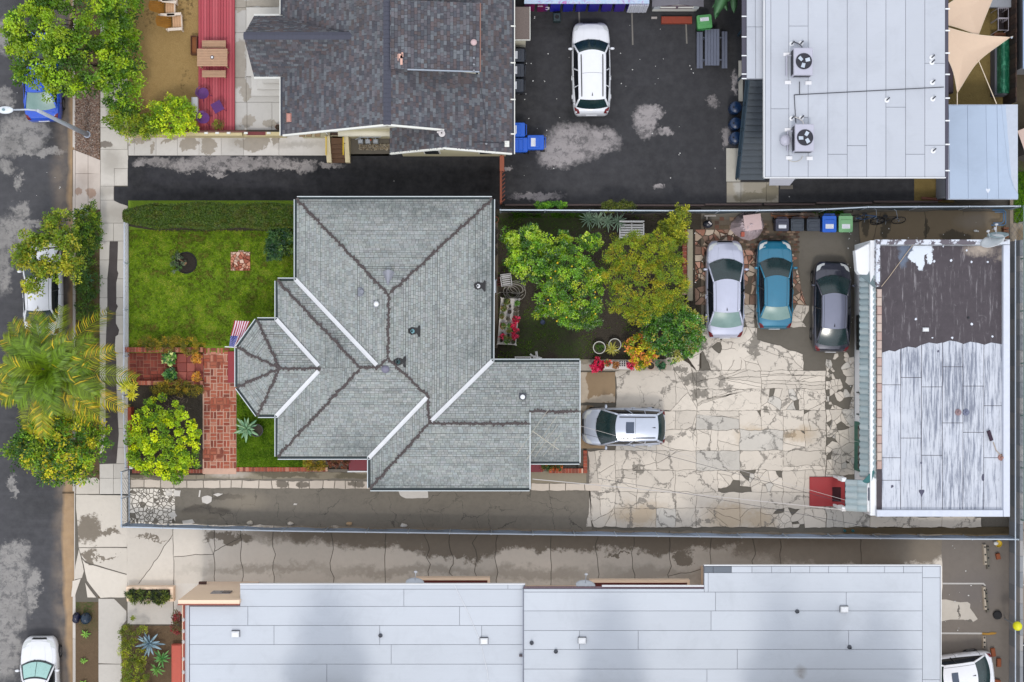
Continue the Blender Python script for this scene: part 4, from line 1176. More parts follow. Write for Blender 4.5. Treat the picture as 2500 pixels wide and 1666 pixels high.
# ------------------------------------------------------------------ long white roofed building along the bottom
def long_building():
 H = thing("long_building","long peach walled building with a white flat roof in two sections","building",P(1300,1550,.1))
 Z1,Z2 = 4.8,5.0
 Mp = plain("peach_stucco",A(255,226,198),.85,vary=.06,bump=.25);Mr = plain("red_brown_trim",A(150,72,56),.7,vary=.2)
 q = P(448,1428,Z1);q2 = P(1282,1725,Z1)
 yw = -11.9
 m = MB();m.box(-15.05,.6,q2.y,yw,.1,Z1 - .2);obj("wall",m,Mp,H)
 m = MB();m.box(.62,19.15,q2.y,yw,.1,Z2 - .2);obj("wall",m,Mp,H)
 m = MB();m.box(9.2,19.1,yw,-10.95,.1,Z2 - .25);obj("wall",m,Mp,H)
 m = MB();xc = P(586,0,Z1).x;m.box(q.x + .08,xc - .003,q2.y,yw - .06,Z1 - .22,Z1 - .05);m.box(xc,q2.x,q2.y,q.y,Z1 - .22,Z1 - .05);r1 = obj("roof",m,M_seam,H)
 ys = [1428,1439,1481,1527.5,1574,1622,1668,1714,1724]
 cuts = [[986],[605,986],[1123],[573,670,928],[955],[798],[900],[]]
 rr = []
 for (a,b),c in zip(zip(ys,ys[1:]),[[586,1240],[986],[605,1122],[669,927,1176],[955],[798],[640],[900]]):
  e = [586 if a < 1470 else 463] + c + [1281]
  e = sorted(set(e))
  rr += [rect(x0,a,x1,b) for x0,x1 in zip(e,e[1:])]
 rr += [rect(449,1478,462,1724)]
 rr = [[(x_,max(y_,1474)) if x_ < 585 else (x_,y_) for x_,y_ in R_] for R_ in rr]
 roof_sheets(r1,rr,Z1,M_memL)
 m = MB();m.box(P(586,0,Z1).x,q2.x,q.y + .003,q.y + .05,Z1 - .2,Z1 + .03);obj("fascia",m,M_white,r1)
 m = MB();m.box(q.x,q.x + .076,q2.y,P(0,1478,Z1).y,Z1 - .1,Z1 + .12);pr = obj("parapet_cap",m,Mr,r1)
 for y in (1512,1540,1566,1608,1640):
  c = P(444,y,Z1);m = MB();m.ball((q.x + .02,c.y,Z1 + .12),.07,.1,.06,8,4);obj("sealant_lump",m,plain("grey_sealant",A(196,190,188),.8),pr)
 # corner parapet wall with a window
 zt = 5.15
 x0,x1 = -15.1,P(586,1450,5.0).x
 m = MB();m.box(x0,x1,yw,yw + .18,.1,zt);w = obj("parapet_wall",m,Mp,H)
 m = MB();m.box(x0 - .02,x1 + .02,yw - .05,yw + .0,zt - .12,zt + .03);obj("parapet_trim",m,Mr,w)
 a = P(513,1456,3.6);b = P(560,1456,3.6)
 m = MB();m.box(a.x,b.x,yw + .17,yw + .22,2.9,3.55);wi = obj("window",m,plain("grey_frame",A(150,146,148),.6),H)
 for k in range(2):
  m = MB();m.box(a.x + .04 + k * .48,a.x + .44 + k * .48,yw + .2,yw + .235,2.95,3.5);obj("pane",m,plain("pane_grey" if k == 0 else "pane_dark",A(*((150,148,150) if k == 0 else (60,50,58))),.2),wi)
 a = P(494,1432,.4);m = MB();m.box(a.x - .05,a.x + .3,yw + .19,yw + .3,.8,1.0);obj("wall_vent",m,plain("dark_brown_frame",A(80,48,40),.7),H)
 # right hand roof
 a,b = P(1278,1438,Z2),P(2296,1725,Z2);c = P(1719,1382,Z2)
 m = MB();m.box(a.x,b.x,b.y,a.y,Z2 - .25,Z2 - .05);r2 = obj("roof",m,M_seam,H)
 m = MB();m.box(c.x,b.x,a.y,c.y,Z2 - .25,Z2 - .05);obj("roof_step",m,M_seam,r2)
 rr = [rect(1719.5,1383,1768,1399),rect(1741 + 27,1383,1836,1399)]
 xs = [1836,1884,1930,1977,2023,2070,2160,2206,2252]
 rr = [rect(x0,1383,x1,1399) for x0,x1 in zip([1786] + xs,xs)] + [[(2252,1383),(2295.5,1383),(2295.5,1411),(2252,1411)],rect(2252,1411,2295.5,1660),rect(2252,1660,2295.5,1724)]
 for y0,y1,cx in ((1399,1446,[1729]),(1446,1492,[1747,2066]),(1492,1540,[1736]),(1540,1586,[1415,1558,2072]),(1586,1634,[1800]),(1634,1682,[1726]),(1682,1724,[])):
  e = [1719.5 if y0 < 1430 else 1278.5] + cx + [2252]
  if y0 == 1446: e = [1278.5,1747,2066,2252]
  rr += [rect(x0,y0 if not (y0 == 1399) else 1399,x1,y1) for x0,x1 in zip(e,e[1:])]
 rr.append(rect(1278.5,1438.5,1719.5,1446))
 roof_sheets(r2,rr,Z2,M_memL)
 pieces(r2,"roof_sheet",[pxpoly(rect(1719.5,1383,1741,1399),Z2),pxpoly(rect(1741,1383,1786,1399),Z2)],Z2 - .05,Z2,[membrane("slate_grey_sheet",A(108,116,126))],.01,.005)
 m = MB();m.box(c.x,b.x,c.y + .003,c.y + .04,Z2 - .2,Z2 + .03);obj("fascia",m,M_white,r2)
 m = MB();m.box(b.x + .003,b.x + .04,b.y,c.y,Z2 - .2,Z2 + .03);obj("fascia",m,M_white,r2)
 m = MB();m.box(a.x - .04,a.x - .003,b.y,a.y,Z2 - .25,Z2 + .04);obj("fascia",m,plain("grey_blue_edge",A(150,156,172),.6),r2)
 # peeling strip on the north edge
 m = MB();m.box(a.x,c.x,a.y + .003,a.y + .09,Z2 - .16,Z2 - .06);obj("eave_board",m,plain("peeling_board",A(110,92,100),.9,vary=.6,scale=14),r2)
 m = MB();m.box(P(1470,0,Z2).x,c.x,a.y + .093,a.y + .15,Z2 - .2,Z2 - .02);obj("fascia",m,M_white,r2)
 Mk = plain("dark_cable",A(60,62,72),.7);Mwv = plain("white_vent",A(240,242,246),.5)
 for x,y,z in ((576,1547,Z1),(1182,1564,Z1),(1421,1563,Z2),(2060,1487,Z2)):
  p = P(x,y,z);m = MB();m.bbox(p.x - .19,p.x + .19,p.y - .15,p.y + .15,z,z + .05,.01);s = obj("vent_flange",m,Mk,H)
  m = MB();m.bbox(p.x - .17,p.x + .17,p.y - .14,p.y + .12,z + .05,z + .22,.05);obj("vent_hood",m,Mwv,s)
 for x,y,z in ((929,1552,Z1),(1298,1570,Z2),(1946,1493,Z2),(2074,1580,Z2),(1357,1591,Z2)):
  p = P(x,y,z);m = MB();m.lathe((p.x,p.y),[(.10,z),(.09,z + .06),(.05,z + .08),(.045,z + .25),(.03,z + .25),(.03,z + .1)],12,cap=False);obj("vent_pipe",m,plain("dark_vent",A(74,78,88),.5),H)
 m = MB();m.tube([P(1110,1430,Z1 + .02),P(1140,1490,Z1 + .02),P(1172,1565,Z1 + .02),P(1190,1640,Z1 + .02),P(1195,1700,Z1 + .02)],.012,5);obj("roof_cable",m,plain("white_cable",A(232,234,238),.5),H)
 p = P(1274,1600,Z1);m = MB();m.box(p.x - .12,p.x + .1,p.y - .05,p.y + .05,Z1,Z1 + .1);obj("scupper",m,plain("dark_scupper",A(70,60,68),.6),H)
 # two projecting window boxes
 for x0,x1,y1 in ((1012,1190,1411),(1440,1678,1417)):
  z = 1.9;p,s = P(x0,y1,z),P(x1,y1 + 22,z)
  m = MB();m.box(p.x,s.x,yw + .01,p.y - .12,z - .5,z - .12);bay = obj("window_bay",m,plain("dark_red_paint",A(112,40,38),.6,vary=.3,scale=5),H)
  m = MB();m.box(p.x,s.x,p.y - .12,p.y,z - .5,z);m.box(s.x,s.x + .12,yw + .01,p.y,z - .5,z);obj("bay_rim",m,Mp,bay)
 # red strip at the west foot of the wall
 p0,p1 = P(418,1575,.5),P(444,1800,.5)
 m = MB();m.bbox(p0.x,p1.x,p1.y,p0.y,.1,.5,.05);obj("low_red_wall",m,plain("brick_red_paint",A(196,96,80),.8,vary=.12),H)
 return H
long_building()

# ------------------------------------------------------------------ outbuilding on the right
def outbuilding():
 H = thing("outbuilding","white walled outbuilding with half tarred half whitewashed flat roof and a teal tiled edge","building",P(2290,920,.1))
 Z = 3.3
 Mw = plain("whitewash",A(250,252,255),.8,vary=.05,scale=3,bump=.2)
 a,b = P(2140,1262,Z),P(2466,585,Z)
 m = MB();m.box(16.70,b.x - .02,a.y + .04,b.y - .04,.1,Z - .1);obj("wall",m,Mw,H)
 t = NT("tar_roof")
 st = t.noise(1.0,6,.7,vec=t.scale(t.pos(),9,.9,1));n2 = t.noise(3,6,.7)
 c = t.mix(n2,A(54,48,54),A(86,78,84))
 c = t.mix(t.mr(st,.56,.72,0,.6),c,A(176,172,176))
 c = t.mix(t.mr(t.noise(2.2,7,.8,dist=.8),.6,.72,0,.6),c,A(150,146,150))
 c = t.mix(t.blobs([(2168,615,18,18),(2160,640,10,20)],.2,3,.3,.1),c,A(100,112,132))
 c = t.mix(t.blobs([(2205,618,24,14),(2200,640,10,30),(2222,640,7,16),(2188,636,16,14)],.1,4,.06,.1,14),c,A(222,230,240))
 c = t.mix(t.blobs([(2340,620,26,12),(2420,622,24,18),(2400,640,16,8)],.3,3,.8,.2),c,A(186,172,158))
 t.bump(t.noise(6,6,.7),.4,.03);t.out(c,.75)
 Mtar = t.m
 m = MB();m.box(16.98,b.x - .25,a.y + .3,b.y - .3,Z - .15,Z - .02);ro = obj("roof",m,Mtar,H)
 t = NT("whitewashed_boards")
 q = t.scale(t.pos(),11,.6,1)
 st = t.noise(1.1,7,.72,vec=q);n2 = t.noise(1.2,4,.6);n3 = t.noise(1.0,8,.8,vec=t.scale(t.pos(),22,2,1))
 c = t.mix(n2,A(188,194,208),A(222,226,234))
 k = t.math('ADD',t.math('MULTIPLY',t.blobs([(2230,900,60,60),(2290,960,60,110),(2230,1000,40,80),(2310,890,60,50),(2180,880,30,40),(2290,1150,60,70)],.6,.8,.9,.2),.10),t.math('ADD',t.math('MULTIPLY',st,.75),t.math('MULTIPLY',n3,.25)))
 c = t.mix(t.mr(k,.52,.63,0,.8),c,A(98,106,126))
 c = t.mix(t.mr(t.noise(3,7,.82),.58,.70,0,.6),c,A(128,132,144))
 c = t.mix(1.0,c,t.mr(t.rnd(),0,1,.95,1.03),'MULTIPLY')
 t.out(c,.75);Mwb = t.m
 xs = [2153,2199,2250,2301,2351,2402,2452]
 cuts = [[940,1118,1173],[922,1070],[945,1112],[896,1033],[943,1056],[991,1118]]
 top = [857,848,838,833,836,838]
 pl = []
 for i,(x0,x1) in enumerate(zip(xs,xs[1:])):
  ys = [top[i]] + cuts[i] + [1245]
  for j,(y0,y1) in enumerate(zip(ys,ys[1:])):
   p = rect(x0,y0,x1,y1)
   if j == 0: p = [(x0,top[i] + 4),(x0 + 18,top[i] - 2),(x1 - 14,top[i] + 1),(x1,(top[i + 1] if i < 5 else top[i]) + 3),(x1,y1),(x0,y1)]
   pl.append(pxpoly(p,Z))
 pieces(ro,"roof_board",pl,Z - .04,Z + .0,[Mwb],.012,.006,dz=.004)
 # parapets
 Mpp = plain("peeling_white_parapet",A(214,220,234),.8,vary=.12,scale=5)
 t = NT("peeling_parapet");n = t.noise(1.6,6,.7);t.out(t.mix(t.mr(n,.5,.53),A(220,226,238),A(104,98,106)),.8);Mpeel = t.m
 zp = Z + .22
 for nm,x0,y0,x1,y1,mt in (("parapet",2150,585,2466,597,Mpeel),("parapet",2450,598,2466,1262,Mpp),("parapet",2141,1246,2449,1262,Mpp),("parapet",2139,585,2149,700,Mpeel)):
  p,s = P(x0,y0,zp),P(x1,y1,zp)
  m = MB();m.bbox(p.x,s.x,s.y,p.y,Z - .2,zp,.02);obj(nm,m,mt,H)
 # white corner ramps of the parapet at both ends of the tiled strip
 for pts,z0 in (([(2088,612),(2137,586),(2139,700),(2125,672),(2098,670),(2092,660)],1.6),([(2116,1180),(2128,1176),(2136,1140),(2142,1140),(2142,1262),(2116,1248)],1.6)):
  m = MB();m.prism(pxpoly(pts,3.0),z0 + .9,3.0,.03);obj("corner_pier",m,Mw,H)
 m = MB();p = P(2123,1207,3.05);m.box(p.x - .06,p.x + .06,p.y - .3,p.y + .3,2.95,3.03);obj("small_window",m,plain("navy_frame",A(60,66,92),.5),H)
 m = MB();p = P(2128,600,3.05);m.box(p.x - .07,p.x + .07,p.y - .1,p.y + .1,2.95,3.02);obj("scupper",m,plain("navy_frame",A(60,66,92),.5),H)
 # glazed teal tiles on the pent roof
 Mt = [NT("teal_tile_%d" % k) for k in range(2)]
 mats = []
 for k,tt in enumerate(Mt):
  base = A(*((178,192,196),(166,184,190))[k])
  mats.append(tt.out(tt.mix(1.0,tt.mix(tt.noise(5,4,.6),sc(base,.85),sc(base,1.12)),tt.mr(tt.rnd(),0,1,.86,1.12),'MULTIPLY'),.35))
 def tile_mesh(lx,w):
  m = MB();n = 6
  pr = [(-w / 2 + w * i / n,.075 * math.sin(math.pi * i / n) ** .8 if 0 < i < n else 0) for i in range(n + 1)]
  m.add([(x,y,z + .02 * (x / lx)) for x in (0,lx) for y,z in pr],[(i,i + 1,n + 2 + i,n + 1 + i) for i in range(n)])
  m.add([(0,y,z) for y,z in pr] + [(0,y,-.02) for y,z in pr],[(i,i + 1,n + 2 + i,n + 1 + i) for i in range(n)])
  return m.mesh("roof_tile",True)
 def pent(xl,zl,xh,zh,ytop,ybot,n,parent):
  L = math.hypot(xh - xl,zh - zl);ang = -math.atan2(zh - zl,xh - xl);w = (ytop - ybot) / n
  halves = []
  for mt in mats:
   me = tile_mesh(L * .56,w);me.materials.append(mt);halves.append(me)
  for k in range(n):
   for s in range(2):
    o = bpy.data.objects.new("roof_tile",halves[(k * 7 + s * 3) % 2]);COL.objects.link(o)
    f = s * .46
    o.location = (xl + (xh - xl) * f,ybot + w * (k + .5),zl + (zh - zl) * f + (.03 - .03 * s));o.rotation_euler = (0,ang,0)
    o.parent = parent;o.matrix_parent_inverse = wm(parent).inverted()
 xl,zl,xh,zh = P(2100,0,2.4).x,2.4,P(2140,0,Z).x,Z - .02
 y0,y1 = P(0,672,2.7).y,P(0,1166,2.7).y
 m = MB();m.add([(xl,y1,zl - .06),(xh,y1,zh - .06),(xh,y0,zh - .06),(xl,y0,zl - .06),(xl,y1,zl - .12),(xh,y1,zh - .12),(xh,y0,zh - .12),(xl,y0,zl - .12)],[(0,1,2,3),(7,6,5,4),(0,4,5,1),(1,5,6,2),(2,6,7,3),(3,7,4,0)])
 pr = obj("pent_roof",m,plain("pent_underlay",A(60,76,84),.8),H)
 pent(xl,zl,xh,zh,y0,y1,34,pr)
 Mtc = [plain("terracotta_cap_%d" % k,A(*c),.8,vary=.15) for k,c in enumerate(((198,178,168),(206,188,176),(190,162,152)))]
 for k in range(21):
  ya,yb = P(0,706 + k * 21,Z + .1).y,P(0,726 + k * 21,Z + .1).y
  m = MB();m.bbox(P(2140.5,0,Z).x,P(2152,0,Z).x,yb,ya,Z - .1,Z + .09,.03);obj("cap_tile",m,Mtc[k % 3],H)
 # loose folded sheet at the top of the tiles and at the bottom
 for tri,mt in (([(2098,672,2.75),(2122,662,3.0),(2140,700,3.45),(2134,702,3.4)],"grey_flashing"),([(2104,1178,2.9),(2138,1142,3.3),(2128,1176,3.2),(2118,1180,3.1)],"teal_flashing")):
  m = MB();v = [P(*q) for q in tri];m.face(v);m.face([q - Vector((0,0,.05)) for q in v][::-1]);obj("folded_flashing",m,plain(mt,A(*((120,138,144) if mt[0] == "g" else (52,118,120))),.5),H)
 # porch roof at the lower end, with its red landing
 xl2,xh2 = P(2065,0,2.5).x,P(2117,0,3.0).x;ya,yb = P(0,1172,2.7).y,P(0,1249,2.7).y
 m = MB();m.add([(xl2,yb,2.4),(xh2,yb,2.9),(xh2,ya,2.9),(xl2,ya,2.4),(xl2,yb,2.3),(xh2,yb,2.8),(xh2,ya,2.8),(xl2,ya,2.3)],[(0,1,2,3),(7,6,5,4),(0,4,5,1),(1,5,6,2),(2,6,7,3),(3,7,4,0)])
 pr2 = obj("porch_roof",m,plain("pent_underlay",A(60,76,84),.8),H)
 pent(xl2,2.46,xh2,2.96,ya,yb,5,pr2)
 for x0,y0_,x1,y1_ in ((2056,1167,2067,1177),(2056,1238,2066,1249)):
  p,s = P(x0,y0_,2.5),P(x1,y1_,2.5);m = MB();m.bbox(p.x,s.x,s.y,p.y,1.6,2.5,.04);m.box(s.x - .12,s.x - .02,s.y,s.y + .1,.14,1.6);obj("porch_post",m,Mw,H)
 p,s = P(1977,1165,.24),P(2064,1237,.24)
 m = MB();m.bbox(p.x,s.x,s.y,p.y,.1,.24,.02);obj("landing",m,plain("red_landing_paint",A(168,42,46),.55,vary=.12,scale=3),H)
 # doors and windows on the west wall
 Mgr = plain("green_frame",A(30,104,88),.5)
 for y0_,y1_,z0,z1 in ((1030,1078,.3,2.1),(1080,1150,.3,2.1)):
  a_,b_ = P(0,y0_,.8).y,P(0,y1_,.8).y
  m = MB();m.box(16.64,16.71,b_,a_,z0,z1);d = obj("door",m,Mgr,H)
  m = MB();m.box(16.615,16.66,b_ + .15,a_ - .15,1.1,1.9);obj("pane",m,M_pane,d)
 for y0_,y1_ in ((770,855),(957,960),(1010,1013)):
  a_,b_ = P(0,y0_,.8).y,P(0,y1_,.8).y
  m = MB();m.box(16.64,16.71,b_,a_,.7,1.25);w = obj("window",m,plain("dark_green_frame",A(40,58,60),.5),H)
  if a_ - b_ > .3:
   m = MB();m.box(16.62,16.66,b_ + .06,a_ - .06,.76,1.2);obj("pane",m,M_pane,w)
 # roof bits
 Mbl = plain("glossy_black",A(26,34,40),.15);Mwt = plain("white_patch",A(222,228,240),.7)
 p = P(2261,805,Z + .1);m = MB();m.bbox(p.x - .14,p.x + .14,p.y - .09,p.y + .09,Z,Z + .12,.05);obj("vent_cap",m,M_white,H)
 for x,y,rr in ((2360,612,.05),(2281,638,.06),(2322,636,.06),(2372,640,.05),(2412,640,.05),(2236,780,.06),(2373,792,.06),(2325,825,.05),(2277,825,.04),(2423,822,.05),(2303,602,.04)):
  p = P(x,y,Z);m = MB();q = random.Random(x);m.prism([(p.x + math.cos(k) * rr * q.uniform(.7,1.4),p.y + math.sin(k) * rr * q.uniform(.7,1.5)) for k in range(6)],Z - .03,Z - .006);obj("sealant_patch",m,Mwt,H)
 p = P(2364,776,Z);m = MB();m.cyl((p.x,p.y),.05,Z - .03,Z + .06,10);obj("drain_pipe",m,Mbl,H)
 m = MB();m.tube([P(2234,592,Z + .06),P(2218,612,Z + .04),P(2190,650,Z + .03),P(2168,680,Z + .03),P(2152,700,Z + .12)],.018,5);obj("roof_rope",m,plain("tan_rope",A(188,170,150),.9),H)
 for x,y,w_,h_ in ((2290,858,.05,.05),(2178,1188,.06,.07),(2249,1131,.05,.05),(2400,1166,.06,.13),(2460,944,.05,.06)):
  p = P(x,y,Z);m = MB();q = random.Random(x);m.prism([(p.x + math.cos(k) * w_ * q.uniform(.7,1.4),p.y + math.sin(k) * h_ * q.uniform(.7,1.5)) for k in range(6)],Z - .01,Z + .012);obj("dark_patch",m,plain("dark_sealant",A(84,84,104),.8),H)
 p = P(2250,1202,Z);hp = [(0,-.26),(.05,-.1),(.12,.0),(.13,.09),(.07,.12),(0,.09),(-.07,.12),(-.13,.09),(-.12,.0),(-.05,-.1)]
 m = MB();m.prism([(p.x + x,p.y + y) for x,y in hp],Z - .01,Z + .014);obj("heart_patch",m,plain("dark_sealant",A(84,84,104),.8),H)
 # rusty vents and the felt roll
 for x,y,c in ((2339,1007,(150,126,130)),(2358,1007,(116,122,146)),(2444,1117,(166,124,116))):
  p = P(x,y,Z);m = MB();m.lathe((p.x,p.y),[(.16,Z),(.15,Z + .06),(.06,Z + .08),(.05,Z + .22),(.01,Z + .22)],8);obj("rusty_vent",m,plain("vent_rust_%d" % x,A(*c),.8,vary=.3),H)
 m = MB();m.tube([P(2413,1052,Z + .07),P(2421,1076,Z + .07)],.09,10);obj("felt_roll",m,plain("felt_dark",A(58,42,58),.9),H)
 m = MB();m.tube([P(2425,1080,Z + .03),P(2432,1100,Z + .03),P(2445,1114,Z + .1)],.02,5);obj("roof_rope",m,plain("tan_rope",A(188,170,150),.9),H)
 return H
outbuilding()

# ------------------------------------------------------------------ leaves
def leaf_mat(name,rough=.5,trans=.12,gloss=.4):
 t = NT(name)
 c = t.attr("tint")
 c = t.mix(1.0,c,t.mr(t.noise(5,3,.6),.3,.7,.82,1.15),'MULTIPLY')
 t.out(c,rough,spec=gloss)
 tr = t.n("BsdfTranslucent");t.put(tr.inputs[0],t.mix(1.0,c,(1.25,1.2,.6,1),'MULTIPLY'))
 mx = t.n("MixShader");mx.inputs[0].default_value = trans
 t.t.links.new(t.b.outputs[0],mx.inputs[1]);t.t.links.new(tr.outputs[0],mx.inputs[2])
 t.t.links.new(mx.outputs[0],t.t.nodes["Material Output"].inputs[0])
 return t.m
M_leaf = leaf_mat("leaf");M_gloss = leaf_mat("glossy_leaf",.32,.1,.6);M_grass = leaf_mat("grass_blade",.7,.3,.2)
M_bark = plain("bark",A(96,82,66),.9,vary=.3,scale=10,bump=.6)
def leaf_mesh(name,pos,d,up,ln,wd,tint):
 "diamond shaped leaves as one mesh: centres, directions, up vectors, sizes and colours are arrays"
 n = len(pos)
 d = d / np.maximum(np.linalg.norm(d,axis=1,keepdims=True),1e-6)
 s = np.cross(d,up);s /= np.maximum(np.linalg.norm(s,axis=1,keepdims=True),1e-6)
 nn = np.cross(s,d)
 v = np.empty((n,4,3),dtype=np.float32)
 v[:,0] = pos - d * ln[:,None] * .5
 v[:,1] = pos + s * wd[:,None] * .5 + nn * wd[:,None] * .18 - d * ln[:,None] * .05
 v[:,2] = pos + d * ln[:,None] * .5
 v[:,3] = pos - s * wd[:,None] * .5 + nn * wd[:,None] * .18 - d * ln[:,None] * .05
 me = bpy.data.meshes.new(name)
 me.vertices.add(n * 4);me.vertices.foreach_set("co",v.reshape(-1))
 me.loops.add(n * 4);me.loops.foreach_set("vertex_index",np.arange(n * 4,dtype=np.int32))
 me.polygons.add(n);me.polygons.foreach_set("loop_start",np.arange(0,n * 4,4,dtype=np.int32))
 at = me.attributes.new("tint",'FLOAT_COLOR','FACE')
 at.data.foreach_set("color",np.concatenate([tint,np.ones((n,1))],axis=1).astype(np.float32).reshape(-1))
 me.update(calc_edges=True)
 return me
def crown_points(lobes,n,rs,zmin=-.35,inner=.78):
 "clump centres on and just inside the outer skin of several ellipsoids"
 out,outd = [],[]
 vol = np.array([l[3] * l[4] for l in lobes]);vol = vol / vol.sum()
 tries = 0
 while len(out) < n and tries < n * 30:
  tries += 1
  l = lobes[rs.choice(len(lobes),p=vol)]
  d = rs.normal(size=3);d /= np.linalg.norm(d)
  if d[2] < zmin: d[2] = -d[2]
  f = rs.uniform(inner,1.04)
  f *= 1 + .24 * math.sin(d[0] * 5 + l[0]) * math.cos(d[1] * 6 + l[1] * 1.7) + .08 * math.sin(d[1] * 13 + l[0] * 3)
  p = np.array(l[:3]) + d * np.array((l[3],l[4],l[5])) * f
  ok = True
  for m in lobes:
   if m is l: continue
   q = (p - np.array(m[:3])) / np.array((m[3],m[4],m[5]))
   if (q * q).sum() < .5: ok = False;break
  if ok: out.append(p);outd.append(d)
 return np.array(out),np.array(outd)
def crown_mesh(name,lobes,clumps,per,cr,ln,wd,cols,seed,spread=.75,var=.3,zmin=-.35,inner=.78,flat=.8,up_bias=.35,bright=None):
 rs = np.random.RandomState(seed)
 c,d = crown_points(lobes,clumps,rs,zmin,inner)
 n = len(c) * per
 ci = np.repeat(np.arange(len(c)),per)
 off = rs.normal(size=(n,3));off /= np.maximum(np.linalg.norm(off,axis=1,keepdims=True),1e-6)
 csz = rs.uniform(.65,1.3,len(c)) * cr
 rad = rs.uniform(.35,1.0,n) ** .6
 off[:,2] *= flat
 off[:,2] = np.where(off[:,2] < -.25,-off[:,2] * .5,off[:,2])
 pos = c[ci] + off * (rad * csz[ci])[:,None]
 dirs = off * spread + d[ci] * .35 + rs.normal(size=(n,3)) * .45
 up = d[ci] * .4 + np.array((0,0,1.0)) * (.5 + up_bias) + off * .7 + rs.normal(size=(n,3)) * .3
 cols = np.array([q[:3] for q in cols])
 cc = cols[rs.randint(0,len(cols),len(c))] * rs.uniform(1 - var,1 + var,(len(c),1))
 tint = cc[ci] * rs.uniform(.74,1.22,(n,1)) * (1 + rs.normal(size=(n,3)) * .05)
 tint = np.clip(tint,.003,.8)
 return leaf_mesh(name,pos,dirs,up,ln * rs.uniform(.65,1.25,n),wd * rs.uniform(.7,1.25,n),tint)
def lob(l):
 "lobes in photograph pixels: (px, py, z, rx px, ry px, rz m)"
 out = []
 for x,y,z,rx,ry,rz in l:
  p = P(x,y,z);k = (HC - z) / HC / SPX
  out.append((p.x,p.y,z,rx * k,ry * k,rz))
 return out
def limbs(mb,base,lobes,r0,seed,twigs=0):
 r = random.Random(seed);b = Vector(base)
 zc = min(l[2] - l[5] * .6 for l in lobes)
 fork = Vector((b.x,b.y,b.z + max(.25,(zc - b.z) * .75)))
 mb.tube([b - Vector((0,0,.1)),b.lerp(fork,.5) + Vector((r.uniform(-.06,.06),r.uniform(-.06,.06),0)),fork],r0,8,r2=r0 * .7)
 for l in lobes:
  c = Vector(l[:3])
  mid = fork.lerp(c,.5) + Vector((r.uniform(-.15,.15),r.uniform(-.15,.15),-.1))
  mb.tube([fork,mid,c],r0 * .55,6,r2=r0 * .2)
  for _ in range(twigs):
   e = c + Vector((r.uniform(-1,1) * l[3],r.uniform(-1,1) * l[4],r.uniform(-.2,.7) * l[5])) * .9
   mb.tube([mid.lerp(c,r.random()),(c + e) / 2 + Vector((0,0,.08)),e],r0 * .16,4,r2=.008)
def tree(name,label,cat,base_px,zb,lobes,clumps,per,cr,ln,wd,cols,seed,r0=.1,group=None,mat=None,twigs=3,part="crown",**kw):
 b = P(base_px[0],base_px[1],zb)
 t = thing(name,label,cat,b,group=group)
 L = lob(lobes)
 m = MB();limbs(m,b,L,r0,seed,twigs);obj("trunk",m,M_bark,t,smooth=True)
 link(part,crown_mesh(part,L,clumps,per,cr,ln,wd,cols,seed,**kw),mat or M_leaf,t)
 return t
G = lambda *c: A(*c,k=.86)
LIME = [G(134,160,20),G(114,146,20),G(92,128,18),G(72,106,16),G(50,84,14)]
tree("street_tree","bright green clumpy street tree spreading over the blue car and the kerb","tree",(200,150),.1,
  [(120,70,5.0,95,78,1.6),(200,40,5.4,105,90,1.7),(100,150,4.4,72,70,1.3),(185,150,5.0,85,80,1.5),(240,165,4.3,55,62,1.2),(265,100,4.2,58,80,1.2),(60,75,4.2,42,45,1.0),(190,-60,5.0,110,80,1.6),(165,205,3.9,40,34,.9)],
  380,80,.34,.135,.078,LIME,1,r0=.2,twigs=5,var=.38)
HG = [G(122,160,24),G(96,136,20),G(74,112,20),G(52,86,18),G(140,172,30)]
tree("hedge_shrub","tall leafy hedge shrub at the top of the row between pavement and dirt yard","shrub",(300,30),.3,[(298,30,1.5,40,75,1.1),(300,-70,1.5,40,60,1.1)],150,40,.26,.12,.06,HG,2,r0=.06,group="hedge shrubs round the dirt yard")
tree("hedge_shrub","leafy hedge shrub beside the street tree between pavement and dirt yard","shrub",(300,150),.3,[(300,140,1.4,42,48,1.1),(305,95,1.3,34,30,1.0)],120,40,.25,.12,.06,HG,3,r0=.06,group="hedge shrubs round the dirt yard")
tree("hedge_shrub","rounded hedge shrub at the pavement, third down the row","shrub",(305,225),.3,[(305,225,1.4,42,62,1.1)],110,40,.26,.12,.06,HG,4,r0=.06,group="hedge shrubs round the dirt yard")
tree("hedge_shrub","olive hedge shrub at the corner of the dirt yard above the cream wall","shrub",(320,300),.3,[(312,296,1.0,44,34,.8),(365,308,1.0,40,26,.8)],130,40,.24,.11,.055,[G(134,150,24),G(106,130,20),G(76,104,18),G(150,160,36)],5,r0=.06,group="hedge shrubs round the dirt yard")
tree("lime_bush","yellow green bush beside the red deck at the bottom of the dirt yard","bush",(430,292),.3,[(425,285,1.2,52,38,.9),(455,300,1.0,30,34,.8),(395,296,1.0,26,24,.7)],130,36,.24,.12,.07,[G(160,186,24),G(124,156,22),G(92,128,20),G(176,196,30)],6,r0=.05)
